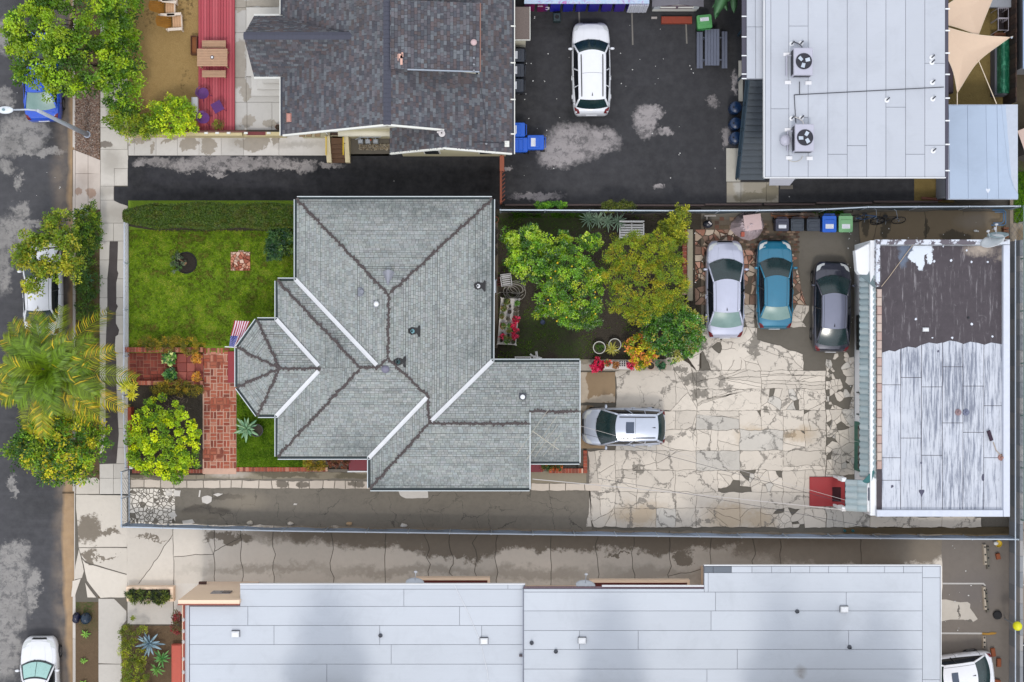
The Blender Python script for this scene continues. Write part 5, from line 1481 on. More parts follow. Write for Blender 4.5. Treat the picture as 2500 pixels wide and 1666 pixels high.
# clipped hedge
def clipped_hedge():
 H = thing("clipped_hedge","long clipped green hedge between the black driveway and the front lawn","hedge",P(515,528,.15))
 rs = np.random.RandomState(8)
 n = 52000
 u = rs.rand(n);z1 = 1.8
 x = 304 + u * 418
 yc = 528 - 3 * np.sin(u * 3.1);half = np.clip(13 + (x - 304) * .22,12,27.5 + 3 * np.sin(u * 17)) + rs.normal(size=n) * 1.2
 a = rs.uniform(-1,1,n);side = rs.rand(n) < .30
 a = np.where(side,np.sign(a),a)
 k = (HC - 1.5) / HC / SPX
 zz = np.where(side,rs.uniform(.25,z1,n),z1 - .22 * np.abs(a) ** 4 + rs.normal(size=n) * .035 + .05 * np.sin(x * .11))
 pos = np.stack([(x - 1250) * k,(833 - (yc + a * half)) * k,zz],axis=1)
 d = rs.normal(size=(n,3));d[:,2] = np.abs(d[:,2]) * .6
 up = np.stack([np.zeros(n),-a * .5,np.ones(n)],axis=1) + rs.normal(size=(n,3)) * .6
 cols = np.array([q[:3] for q in (G(56,80,10),G(68,90,12),G(48,72,10),G(80,94,16),G(66,74,18))])
 patch = np.array([vnoise(px * .06,py * .1,3) for px,py in zip(x,yc + a * half)])
 t = cols[np.clip((patch * 5 + rs.normal(size=n) * .8).astype(int),0,4)] * rs.uniform(.7,1.25,(n,1))
 link("foliage",leaf_mesh("foliage",pos,d,up,rs.uniform(.05,.09,n),rs.uniform(.025,.045,n),t),M_leaf,H)
 m = MB();q = P(312,520,.15)
 m.prism([tuple(P(x_,y_,1.0)[:2]) for x_,y_ in ((308,520),(340,509),(715,503),(718,548),(400,546),(330,536))],.15,1.55);obj("branch_core",m,plain("hedge_core",A(40,44,18),.95,vary=.3,scale=12),H)
 return H
clipped_hedge()
tree("orange_shrub","orange yellow shrub at the house end of the clipped hedge","shrub",(714,528),.15,[(713,520,1.2,13,16,.5),(714,542,1.1,11,10,.5)],46,30,.16,.09,.04,[G(176,120,20),G(190,146,30),G(140,110,20),G(110,110,24)],7,r0=.03)
tree("dark_shrub","dark blue green shrub between the front lawn and the house wall","shrub",(690,590),.15,[(690,585,.7,34,34,.6),(675,612,.5,22,22,.4),(712,560,.8,16,24,.6)],110,26,.2,.16,.045,[G(44,82,44),G(36,68,46),G(62,96,50),G(84,110,40)],8,r0=.04,spread=1.2)
# street shrub tree over the white car
tree("street_sapling","thin leafy sapling whose open branches cover the white car's bonnet","tree",(178,610),.1,
  [(128,545,3.4,40,38,.8),(60,622,3.2,40,44,.8),(95,590,3.4,40,30,.6),(165,650,3.3,40,40,.8),(110,655,3.2,36,30,.6),(80,700,3.0,26,26,.6),(160,585,3.5,40,34,.8)],
  400,24,.22,.13,.07,[G(120,136,20),G(98,120,18),G(76,102,18),G(150,150,34)],9,r0=.07,twigs=7,inner=.2,zmin=-1)
tree("verge_shrub","dense green shrub filling the verge beside the pale driveway apron","shrub",(212,560),.1,[(212,545,1.0,32,36,.7),(215,585,.9,32,30,.7),(228,520,.9,16,22,.6)],150,30,.2,.11,.055,[G(88,118,22),G(68,100,24),G(50,84,24),G(112,130,26)],10,r0=.05)
tree("verge_shrub","low green ground shrub in the verge beside the palm tree","shrub",(212,700),.1,[(215,690,.6,28,34,.45),(205,640,.5,22,26,.4),(215,750,.5,24,40,.4)],120,26,.18,.11,.05,[G(78,104,22),G(58,88,26),G(46,76,24)],11,r0=.04)
tree("street_bush_tree","leafy street tree with yellow tipped sprays below the palm tree","tree",(185,1080),.1,
  [(150,1040,3.4,80,58,1.1),(90,1075,3.0,62,42,1.0),(55,1100,2.7,38,36,.8),(150,1110,3.2,72,52,1.1),(205,1080,3.2,52,66,1.0),(130,1155,2.6,36,26,.7),(190,1150,2.8,46,26,.8),(240,1065,2.8,32,24,.6),(85,1045,2.8,50,28,.7),(105,1130,2.6,36,24,.7)],
  430,30,.28,.14,.07,[G(110,142,20),G(82,120,20),G(60,98,20),G(46,80,20),G(170,164,26),G(124,150,24)],12,r0=.14,twigs=5,inner=.5,zmin=-.7)
tree("lime_shrub","big lime yellow shrub filling the front bed beside the brick path","bush",(400,1070),.16,
  [(390,1010,1.5,50,38,.8),(370,1060,1.6,56,44,.9),(425,1060,1.6,56,56,.9),(385,1115,1.5,60,44,.8),(445,1105,1.4,42,46,.7),(425,1150,1.2,34,26,.6),(350,1100,1.3,34,50,.7)],
  230,64,.22,.10,.07,[G(188,206,14),G(166,190,16),G(140,168,18),G(110,142,20),G(84,120,22)],13,r0=.08,twigs=5,var=.16)
m = MB();r = random.Random(3)
for k in range(60):
 a = P(425 + r.uniform(-25,35),985 + r.uniform(-14,40),1.6);m.tube([a,a + Vector((r.uniform(-.3,.3),r.uniform(-.3,.3),r.uniform(.1,.45)))],.012,4,r2=.004)
obj("bare_twig",m,plain("grey_twig",A(120,104,92),.9),[o for o in COL.objects if o.name == "lime_shrub"][0],kind="stuff")
OL = [G(134,118,20),G(118,108,20),G(96,96,20),G(82,84,20),G(150,124,24)]
tree("olive_border_bush","low olive brown border bush on the lawn side of the brick entrance","bush",(415,842),.16,[(365,840,.55,24,16,.4),(405,842,.55,24,17,.4),(435,836,.55,18,14,.4),(468,844,.6,26,22,.45)],130,40,.14,.06,.03,OL,14,r0=.03)
tree("olive_border_bush","low olive brown border bush on the far side of the brick entrance","bush",(430,948),.16,[(390,950,.5,22,15,.35),(425,946,.55,34,18,.4),(470,950,.55,26,16,.4)],120,40,.14,.06,.03,OL,15,r0=.03)
tree("olive_border_bush","round olive bush beside the dark red step and the grey roof","bush",(768,1135),.16,[(768,1133,.55,24,15,.4)],50,40,.14,.06,.03,OL,16,r0=.03)
tree("rust_leaved_plant","rusty red leaved plants below the eave beside the dark red step","plant",(830,1128),.16,[(815,1128,.4,14,12,.3),(838,1130,.4,14,12,.3)],40,26,.12,.09,.04,[G(120,72,48),G(96,56,44),G(86,78,36)],17,r0=.02)
tree("rust_leaved_plant","green and orange plants in the brick bed below the grey annex roof","plant",(1345,1138),.16,[(1335,1138,.4,18,8,.25),(1360,1140,.35,12,7,.25)],40,22,.11,.08,.035,[G(60,84,30),G(50,70,26),G(176,84,30)],18,r0=.02)
# back garden
CI = [G(150,182,30),G(118,160,24),G(86,130,22),G(58,100,18),G(40,78,16),G(168,192,56)]
CY = [G(128,164,22),G(104,146,20),G(80,124,20),G(54,96,18),G(150,164,30),G(42,80,16),G(92,138,24)]
tree("citrus_tree","glossy bright green citrus tree nearest the grey house","tree",(1290,640),.12,[(1288,600,2.3,50,40,1.0),(1306,640,2.3,44,38,1.0),(1272,635,2.0,32,40,.9),(1245,575,1.6,16,14,.5),(1330,625,1.9,20,38,.7)],240,52,.22,.115,.05,CI,21,r0=.1,mat=M_gloss,group="citrus trees in the back garden")
cb = tree("citrus_tree","yellow fruited citrus tree between the plant table and the golden tree","tree",(1390,710),.12,
  [(1385,640,2.4,44,40,1.0),(1400,690,2.6,66,50,1.2),(1365,730,2.3,50,40,1.0),(1425,730,2.4,42,50,1.0),(1400,772,2.1,52,28,.8),(1322,760,1.6,18,14,.5),(1434,780,1.8,28,22,.7),(1446,680,2.0,24,40,.8)],330,56,.22,.10,.042,CY + CI[1:4],22,r0=.12,mat=M_gloss,group="citrus trees in the back garden")
tree("young_citrus","small citrus tree standing left of the pair behind the big ones","tree",(1378,600),.12,[(1378,590,2.0,20,20,.6),(1372,615,1.9,22,20,.5)],60,30,.18,.12,.05,CY,23,r0=.04,mat=M_gloss,group="citrus trees in the back garden")
tree("young_citrus","small citrus tree beside the white bench and golden tree","tree",(1440,595),.12,[(1440,592,2.0,27,19,.6)],50,30,.18,.12,.05,CI[1:],24,r0=.04,mat=M_gloss,group="citrus trees in the back garden")
r = random.Random(8);ml = plain("lemon_peel",A(236,196,40),.45)
lm = MB();lm.ball((0,0,0),.045,.045,.055,8,5);lme = lm.mesh("fruit",True);lme.materials.append(ml)
for k in range(22):
 x,y = r.uniform(1330,1460),r.uniform(640,790)
 o = bpy.data.objects.new("fruit",lme);COL.objects.link(o);o.location = P(x,y,r.uniform(3.0,3.5));o.parent = cb;o.matrix_parent_inverse = wm(cb).inverted()
GO = [G(140,148,16),G(118,136,16),G(98,122,16),G(150,138,18),G(82,108,18),G(126,128,16),G(110,130,16)]
tree("golden_tree","large dense golden olive tree between the white bench and the silver sedan","tree",(1575,700),.12,
  [(1532,620,2.8,52,50,1.2),(1590,612,2.9,54,44,1.2),(1558,690,3.1,74,60,1.3),(1625,680,2.8,50,58,1.2),(1526,720,2.6,36,50,1.0),(1575,755,2.5,50,32,.9),(1638,738,2.2,34,26,.8)],560,40,.2,.10,.032,GO,25,r0=.14,spread=1.0,var=.2,inner=.85)
tree("yellow_green_shrub","upright yellow green shrub at the fence behind the golden tree","shrub",(1650,555),.12,[(1650,550,1.9,34,36,.8),(1665,525,1.8,20,22,.6),(1625,560,1.7,20,18,.5),(1655,585,1.6,24,16,.5)],150,26,.2,.13,.04,[G(132,140,22),G(104,118,20),G(80,98,20),G(156,156,36)],26,r0=.05,spread=1.1,inner=.4)
tree("leafy_shrub","dark glossy green shrub with orange flecks beside the silver sedan","shrub",(1655,815),.12,[(1665,790,1.7,54,40,.9),(1620,810,1.5,44,46,.8),(1680,830,1.5,34,36,.7),(1640,850,1.2,36,30,.6),(1595,780,1.3,28,24,.6)],300,34,.2,.13,.05,[G(70,120,30),G(50,98,26),G(40,78,24),G(92,134,32),G(150,150,60),G(64,106,26)],27,r0=.06,mat=M_gloss)
tree("autumn_plant","yellow and orange leaved plant beside the round white planters","plant",(1560,860),.12,[(1545,850,.9,24,22,.5),(1580,860,.9,26,24,.5),(1560,880,.7,20,18,.4),(1560,832,.9,20,14,.4)],70,20,.18,.15,.07,[G(206,170,24),G(196,150,40),G(184,176,30),G(140,146,30),G(196,120,60),G(110,130,26),G(168,170,30)],28,r0=.03)
tree("fence_creeper","bright green creeper on the rail fence over the black lot","creeper",(1338,506),.12,[(1325,502,1.2,20,7,.3),(1360,502,1.2,22,7,.3)],60,20,.12,.09,.05,[G(80,130,24),G(60,106,22),G(104,150,30)],29,r0=.02)
tree("fence_creeper","mossy olive creeper lump on the rail fence above the spiky plants","creeper",(1510,508),.12,[(1492,506,1.3,22,13,.4),(1528,505,1.3,24,12,.4)],90,26,.13,.08,.04,[G(72,84,22),G(58,70,20),G(88,96,26)],30,r0=.02)
# bottom left bed
tree("border_hedge","mossy yellow green border hedge beside the lower pavement","hedge",(325,1600),.15,[(322,1545,.7,30,30,.5),(325,1590,.7,32,34,.5),(330,1640,.7,32,36,.5),(332,1700,.7,32,40,.5)],260,46,.14,.06,.035,[G(126,130,16),G(104,114,16),G(86,104,18),G(138,150,30),G(76,84,18)],31,r0=.04)
# small red flowers against the long building
tree("red_flower_plant","small red flowered plant at the corner of the long peach building","plant",(434,1520),.15,[(433,1505,.5,10,16,.3),(432,1530,.5,12,14,.3)],40,20,.12,.08,.04,[G(130,40,44),G(96,60,40),G(84,84,40)],32,r0=.02)
# ------------------------------------------------------------------ rosettes (agaves, aloes, dracaenas)
def blade_mesh(name,L,w,thick=.03,curl=.35,rows=6,fold=.25):
 m = MB()
 vs = []
 for i in range(rows + 1):
  t = i / rows
  ww = w * .5 * (.55 + 1.3 * t) * (1 - t) ** .75 * 1.5 if t < 1 else 0
  ww = min(ww,w * .5)
  x = L * t;z = -curl * L * t * t
  vs += [(x,-ww,z + fold * ww),(x,0,z - .0),(x,ww,z + fold * ww),(x,0,z - thick * (1 - t))]
 fs = []
 for i in range(rows):
  a,b = i * 4,i * 4 + 4
  fs += [(a,a + 1,b + 1,b),(a + 1,a + 2,b + 2,b + 1),(a,b,b + 3,a + 3),(a + 2,a + 3,b + 3,b + 2)]
 m.add([Vector(v) for v in vs],fs)
 return m.mesh(name,True)
def leafcol(name,a,b,edge=None):
 t = NT(name)
 o = t.n("SeparateXYZ");t.put(o.inputs[0],t.obj())
 c = t.mix(t.rnd(),a,b)
 c = t.mix(t.math('MULTIPLY',t.noise(6,4,.6,vec=t.obj()),.35),c,sc(a,.6))
 if edge: c = t.mix(t.mr(t.math('ABSOLUTE',o.outputs[1]),.018,.03,0,.9),c,edge)
 return t.out(c,.45)
def rosette(name,label,cat,px,py,z,n,L,w,a,b,seed,group=None,e0=8,e1=80,edge=None,curl=.3,join=False,matname=None):
 c = P(px,py,z)
 t = thing(name,label,cat,c,group=group)
 r = random.Random(seed)
 mt = leafcol((matname or name) + "_leaf",a,b,edge)
 me = blade_mesh("leaf",L,w,curl=curl);me.materials.append(mt)
 M = MB()
 for k in range(n):
  f = k / max(n - 1,1)
  el = math.radians(e0 + (e1 - e0) * f + r.uniform(-6,6));az = k * 2.39996 + r.uniform(-.2,.2);s = (1 - .35 * f) * r.uniform(.85,1.1)
  if join:
   mm = Matrix.Rotation(az,4,'Z') @ Matrix.Rotation(-el,4,'Y') @ Matrix.Scale(s,4)
   M.add([mm @ v.co + c + Vector((0,0,.05 + .1 * f)) for v in me.vertices],[tuple(p.vertices) for p in me.polygons])
   continue
  o = bpy.data.objects.new("leaf",me);COL.objects.link(o)
  o.location = c + Vector((0,0,.05 + .1 * f));o.rotation_euler = (0,-el,az);o.scale = (s,s * r.uniform(.9,1.1),s)
  o.parent = t;o.matrix_parent_inverse = wm(t).inverted()
 if join: obj("leaves",M,mt,t,smooth=True,kind="stuff")
 return t
def pot(parent_or_none,px,py,z,r1,h,mat,name="pot",soil=True,label=None,cat=None,group=None):
 c = P(px,py,z);m = MB()
 m.lathe((c.x,c.y),[(r1 * .72,z),(r1,z + h * .9),(r1 * 1.06,z + h * .9),(r1 * 1.06,z + h),(r1 * .9,z + h),(r1 * .86,z + h * .86)],18,cap=False)
 o = obj(name,m,mat,parent_or_none,smooth=False)
 m = MB();m.lathe((c.x,c.y),[(.001,z + h * .87),(r1 * .87,z + h * .87)],14,cap=False);obj("soil",m,M_soil,o)
 if label: tag(o,label,cat,group)
 return o
AG,AG2 = G(110,150,120),G(140,172,140)
t = rosette("agave","grey green agave with fleshy leaves in a black pot on the side lawn","agave",604,1046,.45,24,.68,.15,G(104,148,112),G(150,180,140),1)
bk = plain("black_plastic",A(34,32,34),.5)
pot(t,630,1050,.17,.3,.4,bk)
for k,(x,y) in enumerate(((1436,536),(1458,536),(1483,541),(1508,542))):
 rosette("spiky_yucca",("first","second","third","fourth")[k] + " grey green spiky yucca from the house along the rail fence","yucca",x,y,.5,30,.55,.05,G(120,146,120),G(150,172,146),30 + k,group="spiky yuccas along the fence",e0=0,e1=70,curl=.15,join=True)
for k,(x,y,s,lab) in enumerate(((216,586,.42,"dark green agave in the verge among the shrubs nearest the pale apron"),(215,683,.36,"dark green agave in the verge beside the white car's windscreen"))):
 rosette("verge_agave",lab,"agave",x,y,.5,20,s,.07,G(54,104,66),G(84,132,96),40 + k,group="agaves in the verge",curl=.3)
t = rosette("blue_agave","large blue grey agave beside the border hedge in the lower left bed","agave",366,1570,.35,22,.75,.13,G(92,122,140),G(146,170,180),50,curl=.25)
rosette("aloe","green aloe rosette between the blue agave and the low red wall","aloe",396,1607,.3,20,.5,.09,G(70,128,64),G(112,158,84),51)
rosette("aloe","green aloe rosette at the bottom edge beside the border hedge","aloe",384,1635,.3,18,.4,.08,G(84,140,60),G(128,168,84),52)
for k,(x,y,s) in enumerate(((210,1548,.27),(205,1613,.2),(205,1668,.24))):
 rosette("verge_weed",("largest bright green weed in the bare verge below the blue bags","small bright green weed in the bare verge beside the white hatchback","bright green weed in the bare verge at the bottom edge")[k],"weed",x,y,.13,9,s,.1,G(92,138,44),G(128,164,60),60 + k,group="weeds in the lower verge",e0=5,e1=45)
for k,(x,y,s) in enumerate(((305,945,.38),(325,945,.34),(322,965,.34),(312,935,.3))):
 if k == 0: dr = thing("variegated_dracaena","yellow variegated spiky dracaena at the fence beside the brick entrance","plant",P(315,950,.16))
 q = rosette("variegated_rosette",None,None,x,y,1.0 + .1 * k,34,s,.055,G(206,200,40),G(232,226,90),70 + k,e0=-5,e1=80,curl=.25,join=True)
 q.parent = dr;q.matrix_parent_inverse = wm(dr).inverted()
m = MB()
for x,y in ((305,945),(325,945),(322,965)): m.tube([P(318,952,.12),P(x,y,1.1)],.04,6)
obj("stem",m,M_bark,dr)
t = rosette("tall_grass_plant","straw green spiky grass plant between the two round white planters","plant",1494,852,.35,60,.42,.03,G(150,160,50),G(196,186,90),80,e0=-20,e1=85,curl=.5,join=True)
# big leaved plant at the top of the black lot
bp = thing("banana_plant","dark big leaved banana plant beside the playhouse","plant",P(1765,-10,.15))
r = random.Random(5);me = blade_mesh("leaf",1.25,.42,.01,.35,7,.1);me.materials.append(leafcol("banana_leaf",G(40,84,48),G(84,124,84)))
for k in range(16):
 o = bpy.data.objects.new("leaf",me);COL.objects.link(o);o.location = P(1762 + r.uniform(-26,34),-12 + r.uniform(-14,10),1.8 + r.uniform(-.4,.4));o.rotation_euler = (0,-r.uniform(-.1,.5),k * 2.4);o.scale = (r.uniform(.6,1),) * 3
 o.parent = bp;o.matrix_parent_inverse = wm(bp).inverted()
m = MB();m.tube([P(1762,-12,.15),P(1762,-12,1.8)],.1,8);obj("stem",m,M_bark,bp)
# ------------------------------------------------------------------ palm
def palm():
 c = P(118,905,5.2);base = Vector((c.x + .9,c.y,.1));base = P(190,880,.1)
 T = thing("palm_tree","feathery queen palm with yellowing fronds over the street beside the white car","palm",base)
 m = MB();m.tube([base,base.lerp(c,.5) + Vector((.1,0,.2)),c],.16,10,r2=.12);obj("trunk",m,M_bark,T,smooth=True)
 r = random.Random(12)
 N = 40
 for k in range(N):
  az = k * 2.39996 + r.uniform(-.15,.15)
  f = k / N
  L = r.uniform(3.3,4.5) * (1 - .28 * f);el = math.radians(4 + 62 * f + r.uniform(-12,12));droop = r.uniform(.8,1.35) * (1.2 - .5 * f)
  d = Vector((math.cos(az),math.sin(az),0));side = Vector((-d.y,d.x,0))
  bend = r.uniform(-.35,.35)
  pts = []
  n = 22
  for i in range(n + 1):
   t = i / n
   h = L * (t * math.cos(el) * (1 - .12 * t));z = L * (t * math.sin(el) - droop * .55 * t * t)
   pts.append(c + d * h + side * bend * L * .3 * t * t + Vector((0,0,z + .1)))
  m = MB();yellow = r.random() * (1 - f)
  col0 = Vector(G(86,114,18)[:3]).lerp(Vector(G(168,152,22)[:3]),yellow * .55)
  m.tube(pts,.03,4,(col0 * 1.1)[:],r2=.008)
  K = 36
  for i in range(K):
   t = .1 + .9 * i / K
   q = t * n;a = int(min(q,n - 1));p = pts[a].lerp(pts[a + 1],q - a);tg = (pts[a + 1] - pts[a]).normalized()
   sd = tg.cross(Vector((0,0,1))).normalized()
   ll = .78 * (math.sin(math.pi * (.12 + .80 * t)) ** .7) * r.uniform(.85,1.1)
   for s in (-1,1):
    dr = (tg * (.55 + .4 * t) + sd * s * 1.0 + Vector((0,0,r.uniform(.0,.5)))).normalized()
    w = (tg - dr * tg.dot(dr)).normalized() * .026
    p1 = p + dr * ll * .5 + Vector((0,0,.02));p2 = p + dr * ll * .92 + tg * ll * .12 + Vector((0,0,-.34 * ll - .22 * ll * r.random()))
    cc = col0 * r.uniform(.5,1.3)
    if r.random() < .25 * yellow + t * yellow * .3: cc = Vector(G(184,160,30)[:3]) * r.uniform(.7,1.1)
    m.add([p - w * .6,p + w * .6,p1 + w * 1.2,p1 - w * 1.2,p2],[(0,1,2,3),(3,2,4)],cc[:])
  obj("frond",m,M_leaf,T)
palm()
# ------------------------------------------------------------------ grass
def grass(name,x0,y0,x1,y1,z,n,cols,seed,parent=None,keep=None,ln=(.05,.11),clump=.0):
 rs = np.random.RandomState(seed)
 x = rs.uniform(x0,x1,n);y = rs.uniform(y0,y1,n)
 v = np.array([vnoise(a * .045,b * .045,seed) * .6 + vnoise(a * .16,b * .16,seed + 1) * .4 for a,b in zip(x,y)])
 k = rs.rand(n) < np.clip((v - clump) * 5,0,1) if clump else np.ones(n,bool)
 if keep is not None: k &= keep(x,y)
 x,y,v = x[k],y[k],v[k];n = len(x)
 s = (HC - z) / HC / SPX
 pos = np.stack([(x - 1250) * s,(833 - y) * s,np.full(n,z) + rs.uniform(.01,.05,n)],axis=1)
 d = rs.normal(size=(n,3));d[:,2] = np.abs(d[:,2]) * .8 + .25
 up = np.tile(np.array((0,0,1.0)),(n,1)) + rs.normal(size=(n,3)) * .5
 cols = np.array([q[:3] for q in cols])
 ci = np.clip(((v - .5) * 1.6 * len(cols) + len(cols) * .55 + rs.normal(size=n) * .8).astype(int),0,len(cols) - 1)
 t = cols[ci] * rs.uniform(.7,1.3,(n,1))
 return tag(link(name,leaf_mesh(name,pos,d,up,rs.uniform(*ln,n),rs.uniform(.012,.026,n),t),M_grass,parent),kind="stuff")
LG = [G(112,96,50),G(84,90,30),G(76,100,18),G(100,132,16),G(120,150,20),G(134,156,34),G(150,158,60)]
sheet("hedge_shade_strip",[(313,536),(340,546),(420,553),(722,552),(722,564),(400,566),(330,556),(313,552)],.176,M_soil)  # dark soil-coloured strip painting in the shade along the hedge foot
grass("lawn_grass",314,562,726,852,.17,60000,LG,3,keep=lambda x,y: ~(((x - 456) ** 2 + (y - 642) ** 2 < 26 ** 2) | ((x > 562) & (x < 612) & (y > 614) & (y < 661)) | ((x > 500) & (y > 845))))
grass("side_lawn_grass",578,965,740,1141,.17,22000,[G(60,92,10),G(74,110,12),G(88,122,14),G(102,134,20)],5)
grass("garden_weeds",1216,525,1690,884,.12,26000,[G(50,66,20),G(64,86,22),G(80,108,26),G(96,128,26)],7,clump=.52)
grass("verge_weeds",186,520,244,1160,.115,9000,[G(50,70,20),G(70,96,24),G(96,118,28)],8,clump=.35,ln=(.06,.14))
grass("strip_weeds",2476,420,2520,545,.125,3000,[G(60,100,20),G(86,132,24),G(110,150,30)],9,ln=(.1,.25))
grass("rail_weeds",1230,518,1440,532,.12,2600,[G(50,80,20),G(70,110,24)],10,clump=.4,ln=(.08,.2))
grass("rail_weeds",1984,513,2060,523,.12,900,[G(50,80,20),G(70,110,24)],11,clump=.3,ln=(.08,.2))
# wood chips in the upper verge
def chips():
 rs = np.random.RandomState(5);n = 9000
 x = rs.uniform(185,245,n);y = rs.uniform(185,405,n)
 k = (y < 366 + (x - 183) * .4) & ~((np.abs(x - 199) < 13) & (np.abs(y - 217) < 10));x,y = x[k],y[k];n = len(x)
 s = 1 / SPX
 pos = np.stack([(x - 1250) * s,(833 - y) * s,.118 + rs.uniform(0,.03,n)],axis=1)
 d = rs.normal(size=(n,3));d[:,2] *= .2;up = np.tile(np.array((0,0,1.0)),(n,1)) + rs.normal(size=(n,3)) * .3
 cols = np.array([q[:3] for q in (A(156,136,128),A(184,166,154),A(124,104,96),A(206,190,178),A(160,130,112),A(176,140,120))])
 tag(link("wood_chips",leaf_mesh("wood_chips",pos,d,up,rs.uniform(.05,.14,n),rs.uniform(.02,.05,n),cols[rs.randint(0,6,n)]),M_grass),kind="stuff")
chips()
# gravel beds
def gravel(name,poly,z,n,cols,seed,size=(.02,.05)):
 rs = np.random.RandomState(seed)
 xs = [p[0] for p in poly];ys = [p[1] for p in poly]
 x = rs.uniform(min(xs),max(xs),n);y = rs.uniform(min(ys),max(ys),n);s = (HC - z) / HC / SPX
 m = MB();cols = [c[:3] for c in cols]
 for a,b in zip(x,y):
  p = ((a - 1250) * s,(833 - b) * s,z);q = rs.uniform(*size);c = cols[rs.randint(len(cols))]
  h = rs.uniform(.5,.9) * q;w = rs.uniform(-.4,.4,4) * q
  m.add([(p[0] - q + w[0],p[1] + w[1],z),(p[0] + w[1],p[1] - q,z),(p[0] + q,p[1] + w[2],z),(p[0] + w[3],p[1] + q,z),(p[0],p[1],z + h)],[(0,1,4),(1,2,4),(2,3,4),(3,0,4)],c)
 t = NT(name + "_stone");return tag(obj(name,m,t.out(t.attr("tint"),.8)),kind="stuff")
gravel("gravel",rect(877,352,952,366),.18,900,[A(150,140,120),A(120,110,96),A(186,178,160),A(90,82,74),A(170,150,120)],3)
# cypresses south of the long building: they throw the soft shade on its roof
CYP = [G(40,62,26),G(52,76,30),G(34,54,24)]
def cypress(x,y,h,rr,seed,lab,cone=True):
 t = thing("cypress_tree",lab,"tree",(x,y,0),group="tall trees south of the long building")
 m = MB();m.tube([(x,y,0),(x,y,h * .8)],.2,8,r2=.05);obj("trunk",m,M_bark,t)
 L = [(x,y,h * f,rr * w,rr * w,h * .16) for f,w in ((.18,1),(.36,.95),(.54,.8),(.72,.58),(.88,.3))] if cone else [(x,y,h * .75,rr,rr,h * .2),(x + .3,y,h * .5,rr * .5,rr * .5,h * .12)]
 link("crown",crown_mesh("crown",L,760,40,.45,.5,.3,CYP,seed,zmin=-1,inner=.3),M_leaf,t)

for k,(px,top,rr,lab) in enumerate(((800,1440,1.9,"tall tree farthest west behind the long building"),(1490,1455,1.6,"tall tree behind the middle of the long building"),(1905,1430,1.5,"tall pointed tree behind the east part of the long building"),(2020,1500,1.2,"narrow tree second from the east behind the long building"),(2140,1495,1.9,"broad tree farthest east behind the long building"))):
 q = P(px,top,4.9);D = -q.y - 11.3 + 0 if 0 else 6.6 + (11.3 + q.y) * 1.0
 cypress(q.x,q.y - D,4.9 + D * math.tan(SUN_EL),rr,90 + k,lab)

# ------------------------------------------------------------------ cars
def paint(name,col,metal=.3,rough=.28):
 t = NT(name)
 c = t.mix(t.noise(3,4,.6,vec=t.obj()),sc(col,.94),sc(col,1.05))
 t.out(c,rough,metal * .6,coat=.8)
 return t.m
M_cglass = NT("car_glass");M_cglass = M_cglass.out(M_cglass.mix(M_cglass.noise(2.5,3,.5,vec=M_cglass.obj()),(.004,.014,.016,1),(.014,.036,.038,1)),.2,spec=.7)
M_cglassd = plain("tinted_car_glass",(.008,.010,.014,1),.18,vary=.2)
M_cglassl = NT("sky_sheen_car_glass");M_cglassl = M_cglassl.out(M_cglassl.mix(M_cglassl.noise(2.0,3,.5,vec=M_cglassl.obj()),A(96,130,126),A(150,176,170)),.3,spec=.4)  # pale sky reflection put into the base colour of the rear glass
M_rub = plain("black_rubber",A(26,26,30),.8);M_rim = plain("alloy_rim",A(150,152,158),.3,.8);M_trim = plain("black_trim",A(30,31,36),.45)
M_lamp = plain("headlamp_glass",A(216,220,220),.15,vary=.15,scale=20);M_tail = plain("tail_lamp_red",A(110,22,30),.2);M_plate = plain("number_plate",A(230,232,236),.5)
